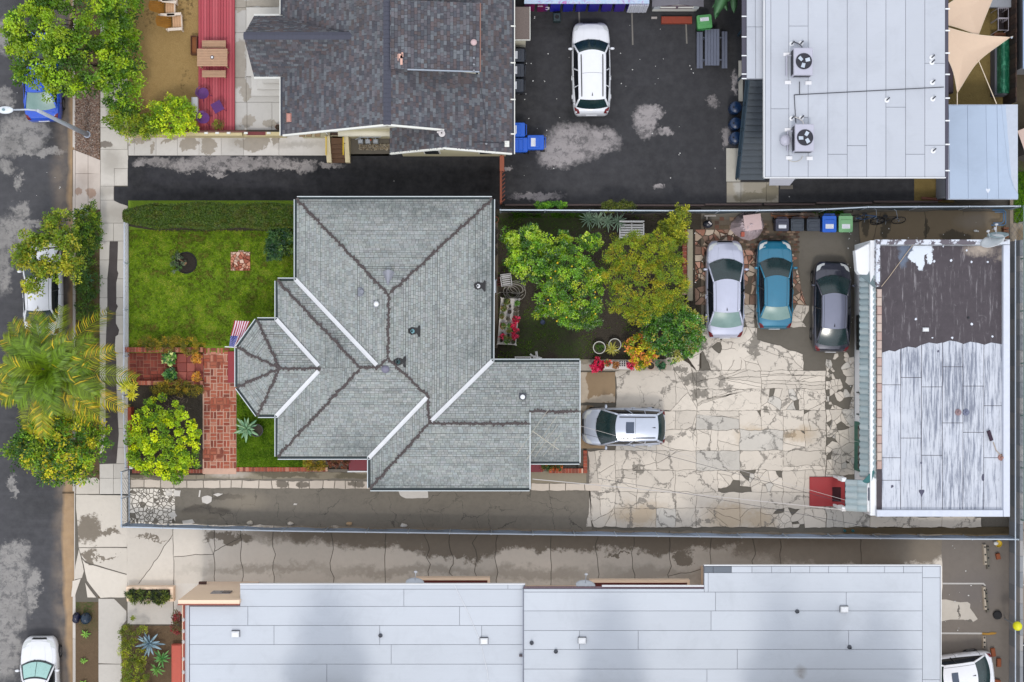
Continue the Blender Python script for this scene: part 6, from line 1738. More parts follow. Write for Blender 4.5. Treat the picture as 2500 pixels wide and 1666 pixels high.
def car(name,label,px,py,head,L,W,Ht,t4,mat,z0=.14,suv=0.0,hoodk=None,roofmat=None,front=M_cglass,rear=M_cglass,sunroof=False,rails=False,antenna=True,shade=False,tail_open=0.0,side=M_cglassd,mirrors=True,bow=.26,lidk=True):
 W *= 1.035
 c = P(px,py,z0)
 T = thing(name,label,"car",c,math.radians(head))
 wsb,rf,rr_,gb = t4
 X = lambda t: L / 2 - t * L
 kt = [0,.015,.04,.08,.18,.5,.82,.92,.965,.99,1];kw = [.62,.74,.84,.915,.975,1,.985,.94,.89,.82,.70]
 hw = lambda t: W / 2 * float(np.interp(t,kt,kw))
 zh = .90 + suv
 kz = [0,.012,.04,.10,wsb,.5,gb,gb + (1 - gb) * .72,.99,1];vz = [.50,.62,.72 + suv,.82 + suv,zh + .03,zh + .04,zh + .06,(zh if not tail_open else zh - .05),.72,.52]
 zt = lambda t: float(np.interp(t,kz,vz))
 cr = .05
 sec = [(.88,0),(.985,.18),(1.0,.48),(.992,.76),(.965,.90),(.90,.965),(.75,1.0)]
 def top(t,s,lift=0):
  a = abs(s);w = hw(t);z = zt(t)
  if a <= .75: zz = z + cr * (1 - (a / .75) ** 2)
  else: zz = z - (z - .18) * (1 - float(np.interp(a,[.75,.90,.965,.992],[1,.965,.90,.76])))
  return Vector((X(t),s * w,zz + lift))
 m = MB();rows = []
 ts = [0,.012,.03,.055,.09,.14,.2,.28,.4,.5,.6,.72,.82,.88,.92,.95,.972,.988,1.0]
 for t in ts:
  w,z = hw(t),zt(t);half = [(fy * w,.18 + (z - .18) * g) for fy,g in sec]
  row = [(X(t),-y,q) for y,q in half] + [(X(t),-.4 * w,z + cr * .72),(X(t),0,z + cr),(X(t),.4 * w,z + cr * .72)] + [(X(t),y,q) for y,q in half[::-1]]
  rows.append(row)
 n = len(rows[0])
 vs = [p for r in rows for p in r]
 fs = [(i * n + j,i * n + j + 1,(i + 1) * n + j + 1,(i + 1) * n + j) for i in range(len(ts) - 1) for j in range(n - 1)]
 fs += [tuple(range(n))[::-1],tuple((len(ts) - 1) * n + j for j in range(n))]
 fs += [(i * n,(i + 1) * n,(i + 1) * n + n - 1,i * n + n - 1) for i in range(len(ts) - 1)]
 m.add([Vector(v) for v in vs],fs)
 obj("body",m,mat,T,local=True,smooth=True)
 def patch(t0,t1,s0,s1,nu,nv,name,mt,lift=.010,shape=None,par=None):
  m = MB()
  def fn(u,v):
   t = t0 + (t1 - t0) * u;s = s0 + (s1 - s0) * v
   if shape: t,s = shape(u,v,t,s)
   return top(t,s,lift)
  m.grid(fn,nu,nv)
  return obj(name,m,mt,par or T,local=True,smooth=True)
 bowt = bow / L
 hm = hoodk or mat
 h = patch(.035,wsb - .012,-.80,.80,8,8,"hood",hm,.014,lambda u,v,t,s: (t - (bowt * .9 * (1 - (s / .8) ** 2)) * u + .02 * (1 - u) * (s / .8) ** 2,s * (.84 + .16 * min(1,u * 2.2))))
 for s in (-.42,.42):
  m = MB();m.tube([top(.07 + .0 * k,s * .9,.016) if k == 0 else top(.07 + (wsb - .1) * k / 5,s * (.9 + .12 * k / 5),.016) for k in range(6)],.006,4);obj("hood_crease",m,mat,h,local=True)
 # cabin
 wr = W / 2 - .31;wb = lambda t: hw(t) - .075
 zr = Ht - .14
 def fb(s): t = wsb - bowt * (1 - s * s);return Vector((X(t),s * wb(wsb),zt(wsb) + .012 + cr * .5 * (1 - s * s)))
 def ft(s): return Vector((X(rf - .03 * (1 - s * s)),s * wr,zr - .04 * s * s))
 def rb(s): t = gb + bowt * .55 * (1 - s * s);t = min(t,.985);return Vector((X(t),s * (wb(gb) - .03),zt(min(gb,.97)) + .012 + cr * .5 * (1 - s * s)))
 def rt(s): return Vector((X(rr_ + .012 * (1 - s * s)),s * (wr - .02),zr - .04 * s * s - .015))
 def glass(lo,hi,name,mt,inset_=.0):
  m = MB();m.grid(lambda u,v: lo(-1 + 2 * u).lerp(hi(-1 + 2 * u),v) + Vector((0,0,.03 * math.sin(math.pi * v))),10,5)
  return obj(name,m,mt,T,local=True,smooth=True)
 wsd = glass(fb,ft,"windscreen",front)
 for s0 in (-.5,.15):
  m = MB();a,b = fb(s0 * 1.0),fb(s0 + .55);m.tube([a + Vector((.02,0,.02)),a.lerp(b,.55) + Vector((-.10,0,.045)),b + Vector((-.08,0,.04))],.011,4);obj("wiper",m,M_trim,wsd,local=True)
 rg = glass(rb,rt,"rear_window",rear)
 for sg in (-1,1):
  m = MB();a0,a1,b0,b1 = fb(sg),rb(sg),ft(sg),rt(sg)
  m.grid(lambda u,v: a0.lerp(a1,u).lerp(b0.lerp(b1,u),v) + Vector((0,sg * .03 * math.sin(math.pi * v) + sg * .04 * math.sin(math.pi * u),0)),10,3)
  obj("side_window",m,side,T,local=True,smooth=True)
  for f,mt,r_ in ((0,mat,.042),(1,mat,.05)):
   m = MB();p,q = (a0,b0) if f == 0 else (a1,b1)
   m.tube([p.lerp(q,k / 4) + Vector((0,sg * .012,.014 + .02 * math.sin(math.pi * k / 4))) for k in range(5)],r_,6);obj("pillar",m,mt,T,local=True,smooth=True)
  for u in (.42,) if not suv else (.38,.70):
   m = MB();p,q = a0.lerp(a1,u),b0.lerp(b1,u);o_ = Vector((0,sg * (.02 + .04 * math.sin(math.pi * u)),0));m.tube([p + o_,(p + q) / 2 + o_ * 1.6,q + o_ * .6],.03,5);obj("pillar",m,mat if suv else M_trim,T,local=True)
 # roof
 rm = roofmat or mat
 m = MB()
 def rfn(u,v):
  s = -1 + 2 * v;a,b = ft(s),rt(s)
  p = a.lerp(b,u);p.z += .05 * math.sin(math.pi * u) + .055 * (1 - s * s) + .012
  return p
 m.grid(rfn,12,8);ro = obj("roof",m,rm,T,local=True,smooth=True)
 for sg in (-1,1):
  m = MB();m.tube([rfn(k / 10,.5 + .5 * sg) + Vector((0,sg * .012,-.012)) for k in range(11)],.032,6);obj("roof_edge",m,mat,ro,local=True,smooth=True)
  if rails:
   m = MB();m.tube([rfn(.06,.5 + .41 * sg)] + [rfn(.1 + .8 * k / 8,.5 + .41 * sg) + Vector((0,0,.035)) for k in range(9)] + [rfn(.94,.5 + .41 * sg)],.024,6);obj("roof_rail",m,M_trim,ro,local=True)
  else:
   m = MB();m.tube([rfn(.02 + .96 * k / 10,.5 + .425 * sg) + Vector((0,0,.002)) for k in range(11)],.008,4);obj("roof_seam",m,M_trim,ro,local=True)
 if suv and rails:
  m = MB();m.tube([rfn(.46,.12 + .76 * k / 6) + Vector((0,0,.001)) for k in range(7)],.006,4);obj("roof_seam",m,M_trim,ro,local=True)
 if sunroof:
  m = MB();m.grid(lambda u,v: rfn(.24 + .19 * u,.28 + .44 * v) + Vector((0,0,.012)),4,4);obj("sunroof",m,plain("sunroof_glass",A(74,86,106),.12),ro,local=True,smooth=True)
 if antenna:
  m = MB();p = rfn(.88,.5);m.add([p + Vector((.1,0,0)),p + Vector((-.1,.03,0)),p + Vector((-.1,-.03,0)),p + Vector((-.09,0,.07))],[(0,1,3),(0,3,2),(1,2,3)]);obj("antenna",m,M_trim,ro,local=True)
 if shade:
  for k in (0,1):
   m = MB();m.grid(lambda u,v: fb(-.88 + .86 * (u + 1.04 * k)).lerp(ft(-.88 + .86 * (u + 1.04 * k)),.1 + .8 * v) + Vector((0,0,.034 + .03 * math.sin(math.pi * (.1 + .8 * v)))),5,4);obj("sunshade",m,plain("aqua_sunshade",A(176,218,212),.3,.2,vary=.1),T,local=True,smooth=True)
 # door seams
 for sg in (-1,1):
  for tx in ((wsb + .06),(wsb + gb) / 2 + .01,gb - .05):
   m = MB();m.tube([(X(tx),sg * fy * hw(tx) * 1.004,.18 + (zt(tx) - .18) * g_ + .004) for fy,g_ in sec[1:6]],.008,4);obj("door_seam",m,M_trim,T,local=True)
 # boot lid, lamps, bumpers
 if lidk and gb < .93: patch(gb + .045,.962,-.78,.78,4,8,"boot_lid",mat,.012)
 for sg in (-1,1):
  patch(.022,.085,sg * .52,sg * .93,4,4,"headlight",M_lamp,.012,lambda u,v,t,s: (t + .035 * v * v + .012 * (1 - u) * 0,s))
  patch(.955,.988,sg * .74,sg * .96,3,3,"taillight",M_tail,.012,lambda u,v,t,s: (t - .03 * v * (1 - u),s))
  for tx in (.175,.80):
   m = MB();Mx = Matrix.Translation((X(tx),sg * (W / 2 - .11),.20)) @ Matrix.Rotation(math.pi / 2,4,'X')
   wl = thing("wheel",None,None,(0,0,0));wl.parent = T
   m = MB();m.lathe((0,0),[(.20,-.10),(.30,-.10),(.33,-.07),(.33,.07),(.30,.10),(.20,.10)],18,M=Mx);obj("tyre",m,M_rub,wl,local=True)
   m = MB();m.lathe((0,0),[(.03,-.105),(.20,-.10),(.20,.10),(.03,.105)],14,M=Mx);obj("rim",m,M_rim,wl,local=True)
  if mirrors:
   m = MB();t = wsb + .055;y = sg * (W / 2 + .06);m.ball((X(t),y,zt(t) + .1),.07,.12,.07,8,5);m.tube([(X(t) - .01,sg * (W / 2 - .08),zt(t) + .06),(X(t),y,zt(t) + .08)],.025,5);obj("mirror",m,mat,T,local=True,smooth=True)
  for tx in ((wsb + gb) / 2 + .02,(wsb + gb) / 2 + .22):
   m = MB();m.box(X(tx) - .1,X(tx) + .1,sg * hw(tx) * 1.0 - .012,sg * hw(tx) * 1.0 + .02,zt(tx) * .78,zt(tx) * .78 + .035);obj("door_handle",m,mat,T,local=True)
 m = MB();m.box(X(1) - .015,X(.985),-.26,.26,.44,.58);obj("number_plate",m,M_plate,T,local=True)
 patch(.003,.02,-.55,.55,2,6,"grille",M_trim,.006)
 return T
WHT,SIL,LAV = paint("white_car_paint",A(240,242,248),.0),paint("silver_car_paint",A(198,206,222),.5),paint("lavender_silver_paint",A(198,202,222),.4)
DARKG,GREYR = paint("dark_grey_paint",A(58,60,74),.5),paint("grey_roof_paint",A(124,128,148),.5)
TEAL = paint("teal_paint",A(18,116,148),.3);BLUE = paint("blue_paint",A(14,84,210),.2);BLACK = paint("black_paint",A(26,30,36),.2)
car("silver_sedan","pale lavender silver sedan parked between the golden tree and the teal sedan",1765,708,90,4.72,1.80,1.45,(.245,.43,.73,.865),LAV,rear=M_cglassl)
car("teal_sedan","teal blue sedan parked between the silver and the dark grey cars",1885,696,90,4.32,1.70,1.42,(.265,.435,.745,.87),TEAL,rear=M_cglassl,antenna=False)
car("dark_grey_sedan","dark grey sedan parked beside the white outbuilding wall",2023,750,89,4.40,1.76,1.46,(.215,.385,.735,.90),DARKG,hoodk=DARKG,roofmat=GREYR,rear=M_cglass)
car("silver_crossover","silver crossover with sunroof parked nose against the grey house",1520,1040,180,4.02,1.80,1.62,(.225,.415,.885,.955),SIL,suv=.08,sunroof=True,rails=True,lidk=False)
car("white_suv","white estate SUV parked alone on the black lot under the mural box",1441,174,90.6,4.50,1.82,1.72,(.255,.37,.86,.925),WHT,suv=.12,rails=True,bow=.22,lidk=False)
car("blue_hatchback","bright blue car parked at the kerb half under the street tree",113,192,92,4.35,1.72,1.48,(.25,.42,.70,.865),BLUE,z0=.0,rear=M_cglassl,antenna=True)
car("white_sedan","white sedan at the kerb half hidden by the sapling and the palm fronds",115,705,91,4.55,1.78,1.50,(.27,.41,.735,.85),WHT,z0=.0,rear=M_cglass)
car("white_hatchback","white car with an aqua sunshade behind its windscreen at the bottom edge",108,1660,90.5,4.4,1.74,1.50,(.29,.44,.75,.87),WHT,z0=.0,shade=True)
car("white_parked_car","white car with sunroof half under the roof edge of the long building",2306,1640,188,4.4,1.80,1.52,(.25,.42,.755,.90),WHT,z0=.14,sunroof=True)
car("black_neighbour_car","black car cut off by the right edge of the picture beyond the wall",2530,1030,90,4.3,1.75,1.5,(.25,.42,.75,.88),BLACK,z0=.13)

# ------------------------------------------------------------------ street side
M_wood = plain("pale_wood",A(196,158,128),.75,vary=.2,scale=5);M_dkw = plain("brown_wood",A(118,72,46),.8,vary=.3,scale=6);M_steel = plain("galvanised_steel",A(168,178,190),.4,.4)
def part(T,name,mat,fn,**kw):
 m = MB();fn(m);return obj(name,m,mat,T,**kw)
def street_lamp():
 b = P(215,330,0);T = thing("street_lamp","grey street lamp with its arm reaching over the road in front of the blue car","lamp",b)
 Mp = plain("lamp_post_grey",A(186,194,208),.45,.2,vary=.08)
 part(T,"base_plate",Mp,lambda m: m.cyl((b.x,b.y),.17,.1,.17,14))
 part(T,"post",Mp,lambda m: m.tube([(b.x,b.y,.15),(b.x,b.y,3.5),(b.x,b.y,7.45)],.12,12,r2=.075),smooth=True)
 e = P(22,269,7.6)
 part(T,"arm",Mp,lambda m: m.tube([(b.x,b.y,7.3),(b.x - .08,b.y,7.5),(b.x - .4,b.y + .02,7.58),(e.x,e.y,7.6)],.05,8,r2=.035),smooth=True)
 h = part(T,"lamp_head",plain("lamp_head_white",A(226,232,240),.35),lambda m: m.ball((e.x - .16,e.y,7.6),.36,.17,.09,16,8),smooth=True)
 part(h,"lens",plain("lens_grey",A(170,186,190),.2),lambda m: m.ball((e.x - .2,e.y,7.55),.2,.12,.09,12,6),smooth=True)
 part(T,"photo_cell",plain("cell_teal",A(120,150,156),.4),lambda m: m.cyl((e.x - .2,e.y),.06,7.66,7.75,10))
street_lamp()
q = P(199,217,.16);T = thing("utility_box","square concrete utility box lid in the wood chip verge","utility box",q)
part(T,"rim",plain("box_concrete",A(168,156,138),.8),lambda m: m.bbox(q.x - .24,q.x + .24,q.y - .19,q.y + .19,.1,.17,.03));part(T,"lid",plain("box_lid",A(210,196,172),.8),lambda m: m.bbox(q.x - .15,q.x + .15,q.y - .11,q.y + .11,.165,.185,.015))
for k,(x,y,s) in enumerate(((203,521,.26),)):
 q = P(x,y,.15);m = MB();m.lathe((q.x,q.y),[(s,.12),(s * 1.02,.2),(s * .7,.3),(.02,.32)],14);o = obj("white_sack",m,plain("white_sack_cloth",A(232,234,240),.7),smooth=True);tag(o,"white rounded sack at the edge of the pale driveway apron","sack")
# rubbish bags on the lower verge
for k,(x,y,rx,ry,lab) in enumerate(((187,1508,.2,.26,"smaller navy rubbish bag next to the kerb"),(210,1510,.26,.3,"larger blue black rubbish bag beside the navy one"))):
 q = P(x,y,.3);T = thing("rubbish_bag",lab,"bag",P(x,y,.12),group="rubbish bags on the lower verge");r = random.Random(k)
 m = MB();m.ball((q.x,q.y,.34),rx,ry,.26,14,8);m.v = [(v[0] + (vnoise(v[0] * 7,v[1] * 7,k) - .5) * .08,v[1] + (vnoise(v[0] * 7,v[1] * 7,k + 3) - .5) * .08,v[2]) for v in m.v]
 obj("bag",m,plain("navy_plastic" if k == 0 else "blue_black_plastic",A(*((22,26,56) if k == 0 else (14,40,62))),.3,vary=.3),T,smooth=True)
 part(T,"knot",M_rub,lambda m: m.ball((q.x,q.y + ry * .8,.55),.05,.07,.05,8,4),smooth=True)
# ------------------------------------------------------------------ dirt yard and red deck
def adirondack(px,py,rz,lab):
 b = P(px,py,.3);T = thing("garden_chair",lab,"chair",b,rz,group="wooden garden chairs on the tan dirt")
 Mo,Mw_ = plain("orange_wood",A(196,136,44),.6,vary=.25,scale=7),plain("bleached_wood",A(232,216,200),.7)
 for k in range(6):
  y = -.27 + k * .108
  m = MB();m.add([Vector(v) for v in ((-.05,y - .046,.36),(-.05,y + .046,.36),(-.62 - .06 * (1 - abs(k - 2.5) / 2.5),y * .72 + .036,.95),(-.62 - .06 * (1 - abs(k - 2.5) / 2.5),y * .72 - .036,.95))],[(0,1,2,3),(3,2,1,0)]);obj("back_slat",m,Mo,T,local=True)
 for k in range(4):
  x = .02 + k * .12;m = MB();m.box(x,x + .105,-.29,.29,.36 + .03 * k,.39 + .03 * k);obj("seat_slat",m,plain("tan_slat",A(214,170,130),.7),T,local=True)
 for s in (-1,1):
  m = MB();m.bbox(-.2,.5,s * .36 - .07,s * .36 + .07,.55,.58,.01);obj("armrest",m,Mw_,T,local=True)
  m = MB();m.box(.40,.46,s * .36 - .04,s * .36 + .04,0,.55);obj("leg",m,Mw_,T,local=True)
  m = MB();m.box(-.3,-.24,s * .33 - .03,s * .33 + .03,0,.5);obj("leg",m,Mw_,T,local=True)
 m = MB();m.box(.46,.50,-.36,.36,.3,.50);obj("front_board",m,Mw_,T,local=True)
adirondack(425,60,.06,"wooden garden chair lowest of the three, nearest the brown box");adirondack(408,25,.0,"wooden garden chair in the middle of the row of three");adirondack(414,-8,-.1,"wooden garden chair at the top edge of the dirt yard")
def crate(x0,y0,x1,y1,z0,z1,mo,mi,name,lab,cat):
 a,b = P(x0,y1,z1),P(x1,y0,z1);T = thing(name,lab,cat,P((x0 + x1) / 2,(y0 + y1) / 2,z0));t = .04
 for k,(u0,u1,v0,v1) in enumerate(((a.x,b.x,a.y,a.y + t),(a.x,b.x,b.y - t,b.y),(a.x,a.x + t,a.y + t,b.y - t),(b.x - t,b.x,a.y + t,b.y - t))):
  part(T,"side_board",mo,lambda m: m.box(u0,u1,v0,v1,z0,z1))
 part(T,"base",mi,lambda m: m.box(a.x + t,b.x - t,a.y + t,b.y - t,z0,z0 + (z1 - z0) * .5))
crate(465,87,481,133,.3,.62,plain("dark_brown_board",A(96,58,34),.8),plain("rust_brown",A(146,88,48),.8),"planter_box","long brown wooden box against the edge of the red deck","box")
q = P(474,259,.7);T = thing("cool_box","white chest between the lime bush and the red deck","chest",P(474,259,.3));part(T,"chest",plain("white_chest",A(226,226,232),.5),lambda m: m.bbox(q.x - .14,q.x + .17,q.y - .43,q.y + .43,.3,.7,.03));part(T,"lid",plain("white_chest_lid",A(238,238,242),.4),lambda m: m.bbox(q.x - .08,q.x + .18,q.y - .42,q.y + .42,.7,.75,.02))
# deck
dk = MB();a,b = P(484,319,.42),P(573,-120,.42);dk.box(a.x,b.x,a.y,b.y,.2,.40);DK = obj("deck",dk,plain("deck_joists",A(70,30,36),.9),kind="structure")
MD = [plain("red_deck_paint_%d" % k,A(*c),.6,vary=.14,scale=2.5) for k,c in enumerate(((188,76,88),(178,68,80),(196,88,98)))]
pieces(DK,"plank",[pxpoly(rect(484 + k * 6.85,-120,490.85 + k * 6.85,318.5),.45) for k in range(13)],.40,.45,MD,.006,.006)
def slat_table(x0,y0,x1,y1,n,zt,name,lab,cat,mat,horizontal=True,group=None,legs=True,th=.04):
 a,b = P(x0,y1,zt),P(x1,y0,zt);T = thing(name,lab,cat,P((x0 + x1) / 2,(y0 + y1) / 2,.45),group=group)
 for k in range(n):
  if horizontal: u0,u1,v0,v1 = a.x,b.x,a.y + (b.y - a.y) * k / n + .004,a.y + (b.y - a.y) * (k + 1) / n - .004
  else: u0,u1,v0,v1 = a.x + (b.x - a.x) * k / n + .004,a.x + (b.x - a.x) * (k + 1) / n - .004,a.y,b.y
  part(T,"slat",mat,lambda m: m.bbox(u0,u1,v0,v1,zt - th,zt,.006))
 for x in (a.x + .1,b.x - .1):
  for y in (a.y + .06,b.y - .06):
   if legs: part(T,"leg",mat,lambda m: m.box(x - .03,x + .03,y - .03,y + .03,.45,zt - th))
 return T,a,b
T,a,b = slat_table(481,119,555,162,11,1.2,"garden_table","pale slatted wooden table on the red deck","table",M_wood)
c = (a + b) / 2;part(T,"umbrella_hole",plain("dark_ring",A(70,66,76),.5),lambda m: m.cyl((c.x,c.y),.09,1.2,1.215,14));part(T,"cap",plain("white_cap",A(236,236,240),.4),lambda m: m.cyl((c.x,c.y),.055,1.21,1.235,12))
slat_table(493,99,551,117,5,.92,"garden_bench","slatted bench on the red deck above the wooden table","bench",M_wood,group="benches at the wooden table")
slat_table(493,172,551,189,5,.92,"garden_bench","slatted bench on the red deck below the wooden table","bench",M_wood,group="benches at the wooden table")
Mpu = plain("purple_metal",A(96,44,118),.45,.2)
def wire_chair(px,py,rz,lab):
 b = P(px,py,.45);T = thing("metal_chair",lab,"chair",b,rz,group="purple metal chairs on the red deck")
 part(T,"seat",Mpu,lambda m: m.lathe((0,0),[(.01,.43),(.24,.45),(.27,.45),(.27,.47),(.2,.465),(.01,.45)],18,cap=False),local=True)
 part(T,"backrest",Mpu,lambda m: [m.tube([(.27 * math.cos(t),.27 * math.sin(t),.5 + .12 * k) for t in [math.radians(100 + 16 * i) for i in range(11)]],.012,5) for k in range(4)],local=True)
 for k in range(4):
  t = math.radians(45 + 90 * k);part(T,"leg",Mpu,lambda m: m.tube([(.2 * math.cos(t),.2 * math.sin(t),.44),(.36 * math.cos(t),.36 * math.sin(t),0)],.014,5),local=True)
 part(T,"arm_hoop",Mpu,lambda m: m.tube([(.3 * math.cos(t) - .02,.3 * math.sin(t),.72) for t in [math.radians(70 + 20 * i) for i in range(12)]],.014,5),local=True)
wire_chair(501,232,.6,"purple metal chair nearest the slatted bench");wire_chair(503,292,-.3,"purple metal chair nearest the cream wall")
b = P(537,266,.45);T = thing("metal_table","small square purple metal table between the two purple chairs","table",b,.5)
part(T,"table_top",Mpu,lambda m: [m.box(-.24,.24,-.24 + k * .068,-.19 + k * .068,.6,.62) for k in range(7)] and m.box(-.25,.25,-.25,.25,.58,.6),local=True)
for k in range(4): t = math.radians(45 + 90 * k);part(T,"leg",Mpu,lambda m: m.tube([(.25 * math.cos(t),.25 * math.sin(t),.58),(.34 * math.cos(t),.34 * math.sin(t),0)],.014,5),local=True)
tree("deck_plant","small yellow green potted plant on the red deck beside the purple chair","plant",(533,305),.45,[(533,305,.8,14,11,.22)],30,24,.1,.06,.02,[G(130,140,24),G(100,116,20),G(80,90,20)],61,r0=.02)
# garden wall along the walk
W_ = thing("garden_wall","low cream garden wall with a brown coping between yard and concrete walk","wall",P(560,326,.2))
Mcw = plain("cream_garden_wall",A(206,190,146),.85,vary=.12,bump=.2);Mcop = plain("brown_coping",A(112,72,62),.8)
for x0,x1,z1 in ((312,598,.95),(598,690,.62),(655,700,.95)):
 a,b = P(x0,337,.2),P(x1,328,.2);part(W_,"wall_section",Mcw,lambda m: m.box(a.x,b.x,a.y + (.0 if z1 > .7 else .012),b.y,.15,z1))
for x0,x1 in ((480,545),(545,602)):
 a,b = P(x0,324,.97),P(x1,319,.97);part(W_,"coping",Mcop,lambda m: m.bbox(a.x,b.x,a.y,b.y,.9,.98,.01))
a,b = P(602,330,.7),P(656,322,.7);part(W_,"gate",plain("maroon_gate",A(116,42,44),.6),lambda m: m.box(a.x,b.x,a.y,b.y,.3,.72))
for x in (503,530,558,600,656): q = P(x,325,1.0);part(W_,"post_cap",plain("white_trim",A(238,238,232),.5),lambda m: m.bbox(q.x - .09,q.x + .09,q.y - .05,q.y + .05,.93,1.02,.02))
q = P(681,313,.3);pot(None,681,313,.3,.13,.3,plain("brown_pot",A(104,62,46),.7),"plant_pot",label="brown plant pot at the corner under the dark roof",cat="pot")
# porch steps
S_ = thing("porch_steps","nested pale concrete steps at the porch of the dark roofed house","steps",P(660,215,.3));Mst = concrete("step_concrete",A(216,213,208),[(612,225,6,22)],A(176,168,158))
for k,(x0,y1,z) in enumerate(((613,234,.5),(627,218,.72),(640,203,.94))):
 a,b = P(x0,y1,z),P(720,186,z);part(S_,"step",Mst,lambda m: m.bbox(a.x,b.x,a.y,b.y,z - .16,z,.015))
a,b = P(601,186,.5),P(720,18,.5);part(S_,"landing",Mst,lambda m: m.bbox(a.x,b.x,a.y,b.y,.29,.5,.015))
# side stair with yellow rails
S_ = thing("side_stair","brown side stair between cream walls with yellow handrails","stairs",P(822,370,.15));Mye = plain("yellow_rail",A(226,190,40),.5);Mcs = plain("cream_stair_wall",A(222,208,170),.8,vary=.1);Mbs = plain("brown_stair_tile",A(100,70,46),.7,vary=.35,scale=8)
for k in range(5):
 z = .25 + .2 * (4 - k);a,b = P(808,352 + k * 11.5,z),P(842,338 + k * 11.5,z);part(S_,"tread",Mbs,lambda m: m.bbox(a.x,b.x,a.y,b.y + .02,.15,z,.012))
for x0,x1 in ((798,807),(843,852)): a,b = P(x0,397,.5),P(x1,334,.9);part(S_,"side_wall",Mcs,lambda m: m.add([Vector(v) for v in ((a.x,a.y,.15),(b.x,a.y,.15),(b.x,b.y,.15),(a.x,b.y,.15),(a.x,a.y,.5),(b.x,a.y,.5),(b.x,b.y,1.25),(a.x,b.y,1.25))],[(3,2,1,0),(4,5,6,7),(0,1,5,4),(1,2,6,5),(2,3,7,6),(3,0,4,7)]))
for x in (796,838): part(S_,"handrail",Mye,lambda m: (m.tube([P(x,335,1.9),P(x,378,1.35),P(x,378,.3)],.03,6),m.tube([P(x,335,1.9),P(x,335,1.0)],.03,6)))
# gas meters
T = thing("gas_meters","bank of grey gas meters on gravel against the cream wall","meters",P(905,345,.15));Mgm = plain("meter_grey",A(176,182,190),.5,.2)
for x in (880,898,917): q = P(x,345,.8);part(T,"meter",Mgm,lambda m: (m.bbox(q.x - .12,q.x + .12,q.y - .1,q.y + .1,.5,.85,.03),m.tube([(q.x,q.y + .05,.8),(q.x,q.y + .3,1.1)],.025,6)))
part(T,"pipe",Mgm,lambda m: m.tube([P(868,341,.8),P(880,335,1.1),P(930,335,1.1)],.025,6));q = P(905,342,.9);part(T,"valve",plain("orange_valve",A(190,90,60),.5),lambda m: m.ball(tuple(q),.05,.05,.05,8,5))
# wooden driveway gate
T = thing("driveway_gate","red brown boarded gate across the end of the black driveway","gate",P(1226,440,.15));Mgt = plain("red_brown_board",A(150,82,58),.75,vary=.25,scale=6)
for k in range(12):
 ya,yb = P(0,382 + k * 9.6,1.7).y,P(0,391 + k * 9.6,1.7).y;x = P(1226,0,1).x;part(T,"board",Mgt,lambda m: m.box(x - .10,x - .07,yb,ya,.2,1.8 - (.0 if k < 5 else .0)))
part(T,"rail",Mgt,lambda m: [m.box(P(1226,0,1).x - .068,P(1226,0,1).x - .01,P(0,497,1).y,P(0,382,1).y,z,z + .1) for z in (.5,1.5)])
part(T,"cap",Mgt,lambda m: m.box(P(1226,0,1).x - .11,P(1226,0,1).x + .1,P(0,418,1.8).y,P(0,380,1.8).y,1.803,1.84))
for k in range(8): ya = P(0,422 + k * 10,1.7).y;part(T,"brace",plain("dark_rust_board",A(116,60,42),.8),lambda m: m.add([Vector(v) for v in ((-.5 + .02,ya,1.75),(-.5 + .02,ya - .06,1.75),(-.5 + .17,ya + .08,1.75),(-.5 + .17,ya + .14,1.75))],[(0,1,2,3)]))
